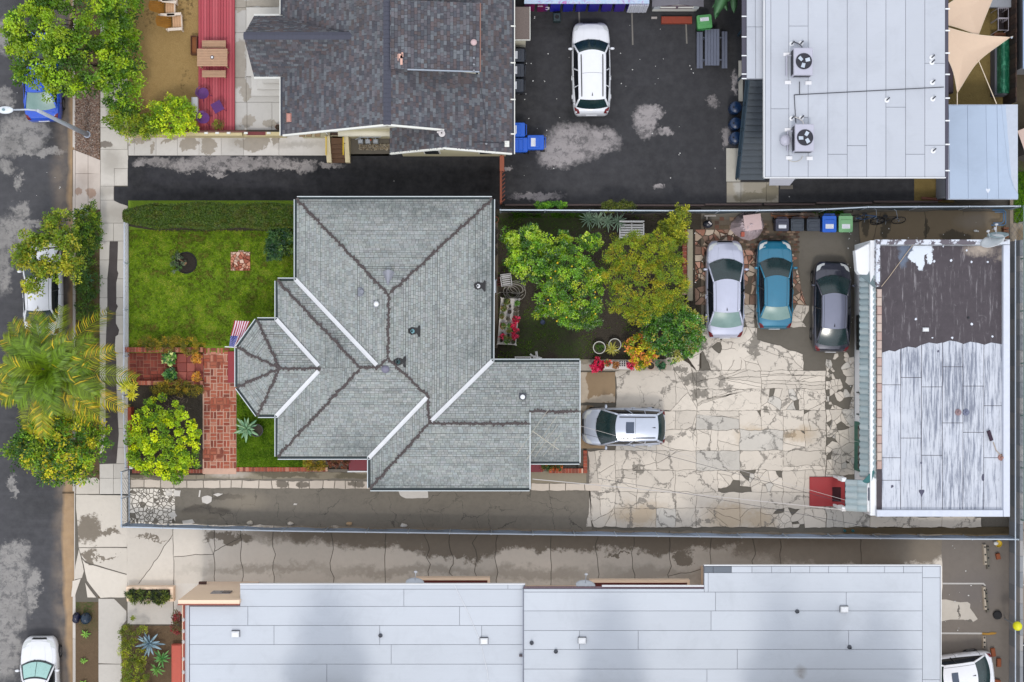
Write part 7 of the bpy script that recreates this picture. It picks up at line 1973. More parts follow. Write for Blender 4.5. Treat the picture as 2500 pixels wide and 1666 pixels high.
# ------------------------------------------------------------------ wheeled bins
def label_print(T,x0,x1,y0,y1,z,lines=3):
 lb = part(T,"sticker",plain("white_sticker",A(232,234,240),.5),lambda m: m.box(x0,x1,y0,y1,z,z + .003),local=True)
 part(lb,"print",plain("grey_print",A(150,156,176),.6),lambda m: [m.box(x0 + .03,x1 - .03 - .05 * (k % 2),y0 + (y1 - y0) * (k + .6) / (lines + .4),y0 + (y1 - y0) * (k + .6) / (lines + .4) + .014,z + .003,z + .005) for k in range(lines)],local=True)
def wheeled_bin(px,py,rz,lab,col,lidcol,cat="bin",w=.58,d=.68,h=1.05,sticker=True,ribs=False,group=None,z0=.14):
 q = P(px,py,z0 + h);T = thing("wheeled_bin",lab,cat,(q.x,q.y,z0),rz,group)
 mb,ml_ = plain("bin_%02x%02x%02x" % col,A(*col),.5,vary=.1),plain("lid_%02x%02x%02x" % lidcol,A(*lidcol),.4,vary=.08)
 part(T,"bin_body",mb,lambda m: m.add([Vector((x * w * f,y * d * f,z)) for z,f in ((.05,.40),(h - .1,.49),(h - .1,.51),(h - .04,.51)) for x,y in ((-1,-1),(1,-1),(1,1),(-1,1))],[(3,2,1,0)] + [(4 * k + i,4 * k + (i + 1) % 4,4 * k + 4 + (i + 1) % 4,4 * k + 4 + i) for k in range(3) for i in range(4)]),local=True)
 def rr(a,b,r_=.07,n=4): return [(cx + r_ * math.cos(math.radians(s + 90 * i / n)),cy + r_ * math.sin(math.radians(s + 90 * i / n))) for cx,cy,s in ((-a + r_,-b + r_,180),(a - r_,-b + r_,270),(a - r_,b - r_,0),(-a + r_,b - r_,90)) for i in range(n + 1)]
 L_ = part(T,"lid",ml_,lambda m: m.prism(rr(w * .53,d * .53),h - .04,h + .02,.025),local=True)
 part(L_,"lid_panel",ml_,lambda m: m.prism(rr(w * .40,d * .34,.05),h + .019,h + .045,.02,M=Matrix.Translation((0,-.05,0))),local=True)
 if ribs:
  for k in range(3): part(L_,"lid_rib",ml_,lambda m: m.bbox(-w * .42,w * .42,-d * .3 + k * .19,-d * .3 + k * .19 + .05,h + .044,h + .065,.012),local=True)
 part(T,"handle",mb,lambda m: m.tube([(-w * .38,d * .5,h - .06),(-w * .38,d * .62,h - .02),(w * .38,d * .62,h - .02),(w * .38,d * .5,h - .06)],.02,6),local=True)
 for s in (-1,1): part(T,"wheel",M_rub,lambda m: m.cyl((0,0),.12,-.03,.03,12,M=Matrix.Translation((s * w * .44,d * .46,.12)) @ Matrix.Rotation(math.pi / 2,4,'Y')),local=True)
 if sticker: label_print(L_,-w * .30,w * .30,-d * .30,-d * .02,h + .046)
 return T
R9 = math.pi / 2
gB = "wheeled bins along the brown fence pile"
wheeled_bin(1910,549,0,"dark bin with a white sticker, nearest the tarpaulin heap",(52,54,74),(58,60,78),group=gB,w=.60,d=.58)
wheeled_bin(1947,549,0,"charcoal bin with a ribbed lid beside the stickered dark bin",(48,56,66),(56,64,74),sticker=False,ribs=True,group=gB,w=.60,d=.58)
wheeled_bin(1986,549,0,"charcoal bin with a ribbed lid beside the blue bin",(48,56,66),(54,62,74),sticker=False,ribs=True,group=gB,w=.60,d=.58)
wheeled_bin(2025,547,0,"bright blue bin between the charcoal bin and the green bin",(16,88,196),(22,96,204),group=gB,w=.64,d=.76)
wheeled_bin(2065,547,0,"pale green bin last of the row beside the passage",(92,156,98),(122,176,124),group=gB,w=.64,d=.76)
gC = "dark bins beside the dark roofed house"
for k,(x,y,l) in enumerate(((1264,135,"nearest the small brown shed"),(1263,172,"in the middle of three at the house wall"),(1262,209,"lowest of three at the house wall"))):
 wheeled_bin(x,y,-R9,"dark slate bin " + l,(44,50,60),(50,56,68),group=gC,w=.60,d=.62)
gD = "blue bins at the corner of the black lot"
wheeled_bin(1262,317,-R9,"blue bin tucked under the gutter, upper of the three",(18,84,190),(24,96,208),group=gD,w=.64,d=.74)
wheeled_bin(1268,354,-R9,"blue bin with a plain ribbed lid in the house corner",(18,84,190),(22,92,204),group=gD,sticker=False,ribs=True,w=.66,d=.76)
wheeled_bin(1308,348,-R9,"blue bin standing out from the wall beside the pale worn patch",(18,84,190),(22,92,204),group=gD,w=.66,d=.76)
wheeled_bin(1720,53,math.pi * 1.03,"bright green bin between the playhouse and the grey picnic table",(44,130,62),(84,160,92),w=.68,d=.62)
# small brown roofed shed by the house
T = thing("small_shed","small cream shed with a flat brown gritty roof against the dark roofed house","shed",P(1272,62,.15))
a,b = P(1252,97,2.0),P(1293,17,2.0)
part(T,"wall",plain("cream_paint",A(226,220,200),.7,vary=.06),lambda m: m.box(.0 + .02,b.x - .18,a.y + .02,b.y - .1,.1,1.9))
part(T,"roof",plain("gritty_brown_roof",A(120,108,104),.95,vary=.4,scale=16),lambda m: m.bbox(a.x,b.x,a.y,b.y,1.9,2.0,.01));part(T,"roof_edge",plain("white_trim",A(238,238,232),.5,vary=.05),lambda m: (m.box(a.x,b.x + .03,a.y - .035,a.y - .003,1.88,2.02),m.box(b.x + .003,b.x + .035,a.y,b.y,1.88,2.02)))
# painted container
def mural():
 T = thing("mural_container","long container painted blue, magenta and purple along the top of the black lot","container",P(1430,10,.15))
 t = NT("mural_paint");n = t.noise(1.2,5,.7,dist=1.2);x = t.vm('DOT_PRODUCT',t.pos(),(1,0,0))
 c = t.ramp(t.math('ADD',t.mr(x,P(1285,0).x,P(1535,0).x),t.math('MULTIPLY',t.math('SUBTRACT',n,.5),.22)),[(0,A(98,20,96)),(.06,A(132,14,84)),(.17,A(124,16,92)),(.23,A(34,34,170)),(.6,A(30,36,150)),(.9,A(66,40,150))])
 c = t.mix(t.mr(t.noise(2.6,6,.75,dist=.6),.58,.66,0,.7),c,A(120,50,160));t.out(c,.4)
 tp = NT("mural_top");n2 = tp.noise(2.5,6,.7,dist=1.5);tp.out(tp.ramp(n2,[(.3,A(190,60,160)),(.45,A(170,200,226)),(.55,A(196,206,226)),(.7,A(150,90,180))]),.5)
 z = 2.0;a,b = P(1281,8,z),P(1585,-60,z)
 part(T,"container_body",t.m,lambda m: [m.box(a.x + k * .31,a.x + k * .31 + (.17 if k % 2 else .31),a.y + (.02 if k % 2 else 0),b.y,.2,z - .05) for k in range(19)])
 part(T,"top",tp.m,lambda m: m.box(a.x - .02,b.x,a.y - .03,b.y,z - .05,z + .02))
 q = P(1537,9,1.9);part(T,"white_panel",plain("white_corrugated",A(226,228,240),.6),lambda m: [m.box(q.x + k * .105,q.x + k * .105 + .09,a.y - .05 - .012 * (k % 2),a.y - .004,.25,1.75) for k in range(9)])
 for k,(x0,x1) in enumerate(((1313,1325),)): q0,q1 = P(x0,15,1.2),P(x1,15,1.2);part(T,"lettering",plain("white_lettering",A(232,226,236),.6),lambda m: [m.box(q0.x + i * .05,q0.x + i * .05 + .035,a.y - .012,a.y - .003,1.3,1.45) for i in range(5)])
 q0 = P(1336,20,.9);part(T,"swirl_mark",plain("white_lettering",A(232,226,236),.6),lambda m: m.tube([(q0.x + .09 * math.cos(t) * (1 if i < 6 else 1.1),a.y - .012,.95 + (.16 if i < 6 else -.1) + .13 * math.sin(t)) for i,t in enumerate([2.6,1.9,1.2,.4,-.5,-1.2,1.3,.4,-.6,-1.5,-2.4])],.02,4))
mural()
q = P(1360,41,.6);T = thing("floor_speaker","small dark teal box with a round black front on the lot under the mural","speaker",P(1360,41,.15));part(T,"case",plain("dark_teal_case",A(40,58,62),.5),lambda m: m.bbox(q.x - .18,q.x + .18,q.y - .2,q.y + .2,.15,.55,.03));part(T,"cone",M_rub,lambda m: m.cyl((q.x + .0,q.y),.1,.54,.56,14))
# playhouse
def playhouse():
 T = thing("playhouse","white fronted playhouse with a dark pitched roof at the top of the lot","playhouse",P(1655,10,.15));Mw_ = plain("white_trim",A(238,238,232),.5,vary=.05);Mrf = plain("grey_playhouse_roof",A(112,110,118),.85,vary=.2)
 yf = 16.05;y1 = 18.5;xl,xr_ = P(1592,30,1.8).x,P(1718,30,1.8).x;xm = (xl + xr_) / 2;ze,zr = 1.8,2.3
 part(T,"wall",Mw_,lambda m: m.add([Vector(v) for v in ((xl + .15,yf,.2),(xr_ - .15,yf,.2),(xr_ - .15,yf,ze),(xm,yf,zr - .05),(xl + .15,yf,ze),(xl + .15,y1,.2),(xr_ - .15,y1,.2),(xr_ - .15,y1,ze),(xm,y1,zr - .05),(xl + .15,y1,ze))],[(0,1,2,3,4),(9,8,7,6,5),(1,0,5,6),(2,1,6,7),(0,4,9,5)]))
 for s,x in ((-1,xl),(1,xr_)): part(T,"roof",Mrf,lambda m: m.add([Vector(v) for v in ((xm,yf - .15,zr),(x,yf - .15,ze),(x,y1,ze),(xm,y1,zr),(xm,yf - .15,zr - .06),(x,yf - .15,ze - .06),(x,y1,ze - .06),(xm,y1,zr - .06))],[(0,1,2,3),(7,6,5,4),(0,4,5,1),(1,5,6,2),(2,6,7,3)]))
 part(T,"porch_board",plain("mauve_board",A(104,84,100),.7),lambda m: m.box(xl + .45,xr_ - .45,yf - .08,yf - .004,1.05,1.45));part(T,"sill",Mw_,lambda m: [m.box(xm + s * .06,xm + s * .8,yf - .12,yf - .08,1.35,1.5) if s > 0 else m.box(xm - .8,xm - .06,yf - .12,yf - .08,1.35,1.5) for s in (-1,1)])
 for x in (xl + .15,xr_ - .45): part(T,"shutter",plain("pale_shutter",A(206,210,216),.6),lambda m: m.box(x,x + .3,yf - .06,yf - .004,.9,1.5))
 a,b = P(1615,57,.4),P(1690,40,.4);part(T,"step",plain("red_wood_step",A(150,62,40),.7,vary=.25,scale=6),lambda m: m.bbox(a.x,b.x,a.y,b.y,.15,.4,.02))
 q = P(1597,44,.2);part(T,"base_block",plain("pale_block",A(176,168,164),.8),lambda m: m.bbox(q.x - .14,q.x + .14,q.y - .05,q.y + .05,.14,.26,.01))
playhouse()
# grey picnic table
T = thing("picnic_table","weathered grey picnic table with two fixed benches at the edge of the lot","table",P(1739,118,.15));Mgp = plain("grey_plank",A(104,110,128),.7,vary=.2,scale=5)
for x0,x1,n,z,y0,y1 in ((1721,1756.5,5,.9,71,160),(1701,1716,2,.55,78,167),(1762,1776,2,.55,77,167)):
 for k in range(n): a,b = P(x0 + (x1 - x0) * k / n,y1,z),P(x0 + (x1 - x0) * (k + 1) / n,y0,z);part(T,"plank" if n == 5 else "seat_plank",Mgp,lambda m: m.bbox(a.x + .004,b.x - .004,a.y,b.y,z - .05,z,.01))
for y in (92,146):
 a,b = P(1704,y,.5),P(1774,y,.5);part(T,"cross_frame",Mgp,lambda m: (m.box(a.x,b.x,a.y - .03,a.y + .03,.4,.49),m.tube([(a.x + .3,a.y,.15),(a.x + .7,a.y,.84)],.035,4),m.tube([(b.x - .3,a.y,.15),(b.x - .7,a.y,.84)],.035,4)))
# barrels and concrete strips by the staircase
for k,y in enumerate((262,301,336)):
 q = P(1797,y,.9);T = thing("barrel",("dark blue barrel beside the stair rail, uppermost of three","dark blue barrel beside the stair rail, middle of three","dark blue barrel beside the stair rail, lowest of three")[k],"barrel",(q.x,q.y,.14),group="barrels beside the staircase");Mb_ = plain("navy_barrel",A(14,46,84),.35)
 part(T,"drum",Mb_,lambda m: m.lathe((q.x,q.y),[(.28,.14),(.29,.3),(.3,.5),(.29,.52),(.3,.54),(.29,.85),(.26,.9),(.01,.88)],18),smooth=True);part(T,"bung",M_rub,lambda m: m.cyl((q.x - .12,q.y),.04,.88,.91,8))
ks = sheet("stair_footing",rect(1774,444,1901,496),.15,M_bed)
M_foot = concrete("stair_foot_concrete",A(172,164,148),[(1830,480,40,10),(1880,470,20,20)],A(132,124,104),second=[(1800,460,10,20)],second_col=A(206,204,200))
pieces(ks,"slab",[pxpoly(rect(1774,445,1809,495),.18),pxpoly(rect(1809,445,1871,495),.18),pxpoly(rect(1871,445,1901,495),.18)],.1,.18,[M_foot],.006,.01)
pieces(ks,"slab",[pxpoly(rect(1773,362,1808,444),.18),pxpoly(rect(1803,148,1814,248),.18)],.1,.18,[concrete("pale_strip_concrete",A(206,202,190))],.004,.01)
m = MB();a,b = P(1905,462,.2),P(1936,452,.2);m.box(a.x,b.x,a.y,b.y,.14,.18);tag(obj("door_mat",m,plain("speckled_mat",A(110,104,96),.9,vary=.5,scale=20)),"speckled door mat under the pale awning of the two storey building","mat")
# fan units on the roof
def fan_unit(px,py,rz,lab,dark):
 z = 6.0;b = P(px,py,z);T = thing("fan_unit",lab,"air conditioner",b,0,group="fan units on the pale flat roof");Mc_ = plain("unit_grey",A(186,186,202),.45,vary=.06);Md_ = plain("unit_dark",A(30,30,44),.5)
 w,d,h = .42,.60,.75
 part(T,"case",Mc_,lambda m: m.bbox(-w,w,-d,d,.06,h,.03),local=True)
 part(T,"side_grille",Md_,lambda m: [m.box(-w - .012,-w - .002,-d + .06,d - .06,.15 + .1 * k,.22 + .1 * k) for k in range(5)] and m.box(-w + .06,w - .06,-d - .012,-d - .002,.2,.55),local=True)
 part(T,"fan_well",Md_,lambda m: m.cyl((.02,.0),.34,h,h + .006,28),local=True)
 ring = part(T,"fan_ring",plain("ring_navy",A(40,42,60),.4),lambda m: m.lathe((.02,0),[(.34,h),(.36,h + .02),(.33,h + .025),(.325,h + .002)],28,cap=False),local=True,smooth=True)
 F = thing("fan",None,None,(.02,0,h + .012),rz);F.parent = T
 for k in range(3):
  t = k * 2.0944;part(F,"blade",plain("fan_blade",A(196,206,220),.35,.2),lambda m: m.add([Matrix.Rotation(t,4,'Z') @ Vector(v) for v in ((.07,-.06,.0),(.27,-.10,.0),(.29,.06,.03),(.09,.08,.03))],[(0,1,2,3),(3,2,1,0)]),local=True)
 part(F,"hub",Md_,lambda m: m.cyl((0,0),.08,0,.035,12),local=True)
 for x,y in ((-w - .18,d * .75),(-w - .12,-d - .2),(w - .05,-d - .22)): part(T,"support_pad",plain("white_pad",A(236,236,240),.6),lambda m: m.bbox(x - .14,x + .14,y - .08,y + .08,0,.06,.02),local=True)
 part(T,"pipe",Mc_,lambda m: m.tube([(-w - .2,-d * .9,.12),(-w - .2,d * .6,.12),(-w,d * .6,.2)],.035,6),local=True)
 part(T,"hose",plain("hose_dark" if dark else "hose_white",A(*((66,66,78) if dark else (236,230,224))),.6),lambda m: m.tube([(.1,d,.1),(.06,d + .2,.1),(-.1,d + .34,.05),(-.3,d + .42,.03)],.02,6),local=True)
 if not dark: part(T,"flue",Mc_,lambda m: m.lathe((-w - .32,-.05),[(.22,0),(.24,.3),(.02,.34)],16),local=True,smooth=True);part(T,"cable",plain("tan_cable",A(206,200,186),.6),lambda m: m.tube([(-.3 + .35 * math.cos(t),-d - .12 - .26 * math.sin(t),.03) for t in [i * .35 for i in range(10)]],.012,4),local=True)
fan_unit(1953,158,.4,"grey fan unit nearer the top of the pale flat roof",True);fan_unit(1956,342,1.2,"grey fan unit nearer the bottom edge of the pale flat roof",False)
# ------------------------------------------------------------------ shaded play yard
def sail(pts,lab,seed,n=14,sag=.35):
 "a sheet stretched between corner points with edges that curve in"
 v = [P(*p[:3]) for p in pts];c = sum(v,Vector()) / len(v);m = MB();rings = []
 N = len(v)
 edge = []
 for i in range(N):
  a,b = v[i],v[(i + 1) % N]
  for k in range(n):
   t = k / n;p = a.lerp(b,t);q = (c - p);cu = (pts[i][3] if len(pts[i]) > 3 else .12) * 4 * t * (1 - t)
   edge.append(p + q * cu)
 R = 7
 for r_ in range(R + 1):
  f = 1 - r_ / R
  rings.append([c.lerp(p,f) + Vector((0,0,-sag * math.sin(math.pi * .5 * (1 - f)) * .6)) for p in edge] if r_ < R else [c + Vector((0,0,-sag * .6))])
 E = len(edge)
 vs = [p for rr in rings for p in rr]
 fs = [(r_ * E + i,r_ * E + (i + 1) % E,(r_ + 1) * E + (i + 1) % E,(r_ + 1) * E + i) for r_ in range(R - 1) for i in range(E)] + [((R - 1) * E + i,(R - 1) * E + (i + 1) % E,R * E) for i in range(E)]
 m.add(vs,fs)
 T = thing("shade_sail",lab,"shade sail",P(pts[0][0],pts[0][1],.14),group="shade sails over the play yard")
 o = obj("canopy",m,plain("tan_sailcloth",A(222,196,172),.8,vary=.05),T,smooth=True)
 part(T,"hem_rope",plain("pale_rope",A(232,214,190),.8),lambda m: m.tube(edge + [edge[0]],.014,4))
 return T
s1 = sail([(2309,14,3.6,.0),(2309,60,3.6,.04),(2388,88,3.4,.03),(2436,-30,3.4,.02),(2400,-50,3.5,.02)],"tan shade sail at the top edge beside the pale flat roof",1)
s2 = sail([(2309,66,3.9,.06),(2309,135,3.8,.12),(2337,228,3.3,.30),(2467,91,3.3,.12)],"tan shade sail with a long point hanging down towards the annex roof",2)
part(s2,"tie_rope",plain("pale_rope",A(232,214,190),.8),lambda m: (m.tube([P(2337,228,3.3),P(2337,256,3.1)],.022,5),m.tube([P(2388,146,3.4),P(2433,254,3.1)],.02,5),m.tube([P(2467,91,3.3),P(2473,89,3.3)],.02,5)))
part(s2,"mast",M_steel,lambda m: m.tube([P(2470,92,0),P(2470,92,3.35)],.05,8))
T = thing("covered_rack","long rounded green covered rack on a grey base beside the play yard wall","rack",P(2445,160,.14))
t = NT("green_tarp");n = t.noise(5,6,.75);t.out(t.mix(t.mr(n,.5,.62,0,.8),t.mix(t.noise(2,4),A(8,78,56),A(20,112,80)),A(90,170,136)),.45)
part(T,"cover",t.m,lambda m: m.grid(lambda u,v: P(2434 + 36 * v,96 + 132 * u,.8 + .55 * math.sin(math.pi * v)),10,8),smooth=True)
for y in (96,228): part(T,"end_panel",plain("green_end",A(16,96,70),.5),lambda m: m.face([P(2434 + 36 * k / 8,y,.8 + .55 * math.sin(math.pi * k / 8)) for k in range(9)]))
a,b = P(2429,232,.8),P(2470,112,.8);part(T,"base",plain("grey_base",A(96,98,108),.7),lambda m: m.bbox(a.x,b.x - .1,a.y,b.y,.14,.79,.02))
for k,(y0,y1,lab) in enumerate(((20,44,"upper of two white framed wire cages by the play yard wall"),(46,74,"lower of two white framed wire cages by the play yard wall"))):
 T = thing("wire_cage",lab,"cage",P(2450,(y0 + y1) / 2,.14),group="wire cages by the play yard wall");Mf_ = plain("pale_tube",A(196,190,200),.4)
 def fr(m):
  for z in (.3,1.2):
   c4 = [P(2437,y0,z),P(2462,y0,z),P(2462,y1,z),P(2437,y1,z)]
   m.tube(c4 + [c4[0]],.02,5)
  for x,y in ((2437,y0),(2462,y0),(2462,y1),(2437,y1)):
   q = P(x,y,1.2);m.tube([(q.x,q.y,.14),(q.x,q.y,1.2)],.02,5)
 part(T,"frame",Mf_,fr);a,b = P(2439,y1 - 2,.4),P(2460,y0 + 2,.4);part(T,"floor_tray",plain("dark_tray",A(56,46,50),.8),lambda m: m.box(a.x,b.x,a.y,b.y,.25,.3))
 part(T,"wire",Mf_,lambda m: [m.tube([P(2437 + 5 * i,y0,1.2),P(2437 + 5 * i,y0 + 6,1.2)],.006,4) for i in range(1,5)])
T = thing("wooden_crate","brown wooden crate below the wire cages in the play yard","crate",P(2441,86,.14));a,b = P(2428,93,.6),P(2455,80,.6)
for k in range(4): part(T,"plank",M_dkw,lambda m: m.box(a.x,b.x,a.y + (b.y - a.y) * k / 4 + .004,a.y + (b.y - a.y) * (k + 1) / 4 - .004,.14,.6))
T = thing("storage_unit","dark grey storage unit with a pale edge at the top of the play yard","cabinet",P(2440,5,.14));a,b = P(2418,18,1.3),P(2472,-40,1.3);part(T,"cabinet",plain("slate_cabinet",A(84,84,98),.6),lambda m: m.box(a.x,b.x,a.y + .2,b.y,.14,1.2));part(T,"top",plain("pale_grey_top",A(150,154,162),.6),lambda m: m.bbox(a.x - .1,b.x,a.y,b.y,1.2,1.3,.02))
m = MB();a,b = P(2314,226,.6),P(2330,150,.6);m.prism([(a.x,a.y),(b.x,a.y),(b.x,b.y),(a.x,b.y)],.14,.5,.05);o = obj("padded_bench",m,plain("mauve_pad",A(70,56,66),.7));tag(o,"dark mauve padded bench in the shade at the foot of the flat roofed building","bench")
m = MB();m.tube([P(2250,484,.25),P(2300,488,.25)],.07,6);tag(obj("timber_beam",m,plain("reddish_timber",A(140,88,72),.8)),"reddish timber lying on the ochre patch under the annex","timber")
# ------------------------------------------------------------------ fences
def fence(name,lab,cat,path,h,posts,Mrail,Mmesh,Mpost,z0=.12,mesh_gap=.25,two=False,fabric=None):
 T = thing(name,lab,cat,P(path[0][0],path[0][1],z0));w = [P(x,y,z0) for x,y in path]
 part(T,"top_rail",Mrail,lambda m: m.tube([v + Vector((0,0,h)) for v in w],.035,8))
 if two: part(T,"bottom_rail",Mrail,lambda m: m.tube([v + Vector((0,0,.12)) for v in w],.025,6))
 L = [(a,b) for a,b in zip(w,w[1:])]
 for a,b in L:
  n = max(1,round((b - a).length / posts))
  for k in range(n + 1 if (a,b) == L[-1] else n):
   p = a.lerp(b,k / n);m = MB();m.cyl((p.x,p.y),.035,z0 - .1,z0 + h + .03,8);m.ball((p.x,p.y,z0 + h + .05),.05,.05,.04,8,4);obj("post",m,Mpost,T)
 def wires(m):
  for a,b in L:
   n = int((b - a).length / mesh_gap)
   for k in range(n):
    p,q = a.lerp(b,k / n),a.lerp(b,min(1,(k + h / mesh_gap * .5) / n))
    m.tube([p + Vector((0,0,.08)),q + Vector((0,0,h))],.006,3);m.tube([q + Vector((0,0,.08)),p + Vector((0,0,h))],.006,3)
 if mesh_gap: part(T,"wire_mesh",Mmesh,wires,kind="stuff")
 if fabric:
  def fab(m):
   for a,b in L:
    n = int((b - a).length / .5)
    s = Vector((-(b - a).y,(b - a).x,0)).normalized()
    for k in range(n):
     p,q = a.lerp(b,k / n),a.lerp(b,(k + 1) / n)
     f0,f1 = s * .03 * math.sin(k * 1.3),s * .03 * math.sin((k + 1) * 1.3)
     m.face([p + f0 + Vector((0,0,.1)),q + f1 + Vector((0,0,.1)),q + Vector((0,0,h - .03)),p + Vector((0,0,h - .03))])
  part(T,"privacy_fabric",fabric,fab)
 return T
Mga = plain("galvanised_rail",A(190,202,216),.4,.3);Mwr = plain("galvanised_wire",A(140,148,158),.5,.4)
FN = fence("rail_fence","chain link rail fence between the black lot and the back garden","fence",[(1222,520),(1650,522),(1840,521),(2000,518),(2100,513),(2462,511)],1.55,2.4,Mga,Mwr,Mga,mesh_gap=.3,fabric=plain("teal_shade_cloth",A(62,76,84),.9,vary=.3))
FS = fence("long_wire_fence","long chain link fence with blue grey screening between the two driveways","fence",[(316,1278),(700,1288),(1300,1296),(1800,1303),(2462,1308)],1.35,2.1,Mga,Mwr,Mga,mesh_gap=.3,fabric=plain("blue_grey_screen",A(150,166,190),.8,vary=.3,scale=3))
FW = fence("front_fence","low white front fence between the pavement and the lawn","fence",[(315,532),(314,870),(312,965),(318,1140)],.85,2.0,plain("white_rail",A(214,222,236),.5),plain("white_wire",A(200,206,214),.6),plain("white_rail",A(214,222,236),.5),mesh_gap=.2)
GT = fence("rolling_gate","rolling wire gate across the patched driveway beside the pavement","gate",[(317,1146),(317,1274)],1.5,1.3,Mga,Mwr,Mga,mesh_gap=.2,two=True)
FE = fence("east_rail_fence","green topped wire fence down the far edge beside the outbuilding","fence",[(2466,512),(2466,1260)],1.9,2.4,plain("green_grey_rail",A(120,146,140),.5),Mwr,plain("green_grey_rail",A(120,146,140),.5),mesh_gap=.35)
# front kerb wall under the fence
m = MB()
for a,b in ((532,700),(700,865)): p,q = P(304,b,.3),P(313,a,.3);m.bbox(p.x,q.x,p.y,q.y,.1,.3,.02)
tag(obj("fence_kerb",m,plain("pale_kerb_wall",A(206,206,204),.8,vary=.12)),"pale concrete kerb wall under the white front fence","kerb wall")
# timber edging north of the rail fence
T = thing("timber_edging","long weathered timber edging along the black lot behind the rail fence","edging",P(1500,500,.15));Mte = plain("weathered_timber",A(112,96,92),.9,vary=.3,scale=6)
for x0,x1,y in ((1232,1470,501),(1472,1720,502),(1722,1860,500),(1866,1990,499.5),(1994,2130,496),(2134,2290,493)): a,b = P(x0,y + 2.5,.3),P(x1,y - 2.5,.3);part(T,"timber",Mte,lambda m: m.bbox(a.x,b.x,a.y,b.y,.14,.32,.02))
# east wall of blocks
T = thing("block_wall","grey block wall down the right hand edge behind the outbuilding and car park","wall",P(2470,1000,.12));Mbw = [concrete("grey_block_%d" % k,A(*c)) for k,c in enumerate(((150,152,156),(138,142,148),(162,160,160)))]
yy = 590
k = 0
while yy < 1760:
 a,b = P(2470,yy + 38,.5),P(2478,yy,.5);part(T,"block",Mbw[k % 3],lambda m: m.bbox(a.x,b.x,a.y + .006,b.y,.12,.92,.015));part(T,"block",Mbw[(k + 1) % 3],lambda m: m.bbox(a.x,b.x,a.y + .006,b.y,.925,1.62,.015));yy += 38;k += 1
part(T,"coping_rail",Mga,lambda m: m.tube([P(2479,585,1.75),P(2479,1760,1.75)],.03,6))
FX = fence("neighbour_pipe_fence","thin white pipe fence on the neighbour side of the block wall","fence",[(2490,545),(2486,545),(2486,1290),(2480,1420)],.9,3,plain("white_pipe",A(220,220,216),.5),Mwr,plain("white_pipe",A(220,220,216),.5),mesh_gap=0)
# ------------------------------------------------------------------ overhead cables
for k,(p,q,rr_,lab) in enumerate((((1300,1170,3.3),(2066,1246,3.0),.022,"pale service cable sagging from the grey house to the tiled porch"),((1420,1058,4.0),(2063,1228,3.0),.009,"thin dark overhead wire crossing the silver crossover to the tiled porch"),((1416,1040,4.2),(2066,1222,3.1),.008,"thin pale overhead wire above the courtyard ending on the red landing"),((1460,1168,3.4),(2140,1290,3.1),.009,"thin wire over the courtyard towards the corner of the outbuilding"))):
 a,b = P(*p),P(*q);m = MB();m.tube([a.lerp(b,i / 14) + Vector((0,0,-.35 * math.sin(math.pi * i / 14))) for i in range(15)],rr_,5);tag(obj("overhead_cable",m,plain("pale_cable" if k in (0,2) else "dark_cable",A(*((206,200,196) if k in (0,2) else (60,62,72))),.7)),lab,"cable")
# ------------------------------------------------------------------ aerials and dishes
def dish(px,py,z,rz,lab,r_=.34,group=None,tilt=.5,col=(216,222,230)):
 c = P(px,py,z);T = thing("satellite_dish",lab,"satellite dish",c,rz,group);Md_ = plain("dish_grey_%d" % col[0],A(*col),.45,vary=.05);M_ = Matrix.Translation((0,0,.35)) @ Matrix.Rotation(tilt + .45,4,'Y')
 part(T,"reflector",Md_,lambda m: m.lathe((0,0),[(.01,.0),(r_ * .5,.02),(r_ * .85,.06),(r_,.1),(r_,.115),(r_ * .8,.08),(.01,.03)],22,M=M_ @ Matrix.Scale(1.25,4,(0,1,0)),cap=False),local=True,smooth=True)
 part(T,"feed_arm",plain("dish_arm",A(190,194,200),.5),lambda m: (m.tube([M_ @ Vector((.2,0,.03)),M_ @ Vector((.28,0,.5))],.02,6),m.ball(tuple(M_ @ Vector((.26,0,.52))),.06,.09,.06,8,5)),local=True)
 part(T,"mount",plain("dish_arm",A(190,194,200),.5),lambda m: m.tube([(0,0,0),(0,0,.32)],.03,8),local=True)
dish(2418,594,3.5,2.0,"larger white satellite dish lying over the tarred corner of the outbuilding roof",.46,"dishes on the outbuilding",.55,(222,228,232));dish(2430,580,3.3,1.65,"grey green satellite dish behind the white one at the outbuilding corner",.40,"dishes on the outbuilding",.75,(150,170,176))
dish(1014,1424,4.0,1.5,"satellite dish beside the left peach window box of the long building",.34,"dishes on the long building",.6,(196,202,212));dish(1428,1430,4.0,1.5,"satellite dish beside the right peach window box of the long building",.36,"dishes on the long building",.6,(204,210,218))
def tv_aerial():
 c = P(1325,1068,4.2);T = thing("television_aerial","skeletal television aerial standing on the small grey roof extension","aerial",c);Ma = plain("aerial_metal",A(196,192,180),.4,.4);zz = 5.2
 part(T,"mast",Ma,lambda m: m.tube([(c.x,c.y,3.9),(c.x,c.y,zz)],.025,6));a,b = P(1299,1052,zz),P(1364,1098,zz);part(T,"boom",Ma,lambda m: m.tube([a,b],.022,6))
 for i,((x0,y0),(x1,y1)) in enumerate((((1261,1110),(1339,1000)),((1286,1122),(1360,1016)),((1306,1116),(1361,1038)),((1325,1115),(1372,1057)),((1318,1086),(1342,1058)),((1349,1104),(1358,1070)))): part(T,"element",Ma,lambda m: m.tube([P(x0,y0,zz + .03),P(x1,y1,zz + .03)],.012,4))
tv_aerial()

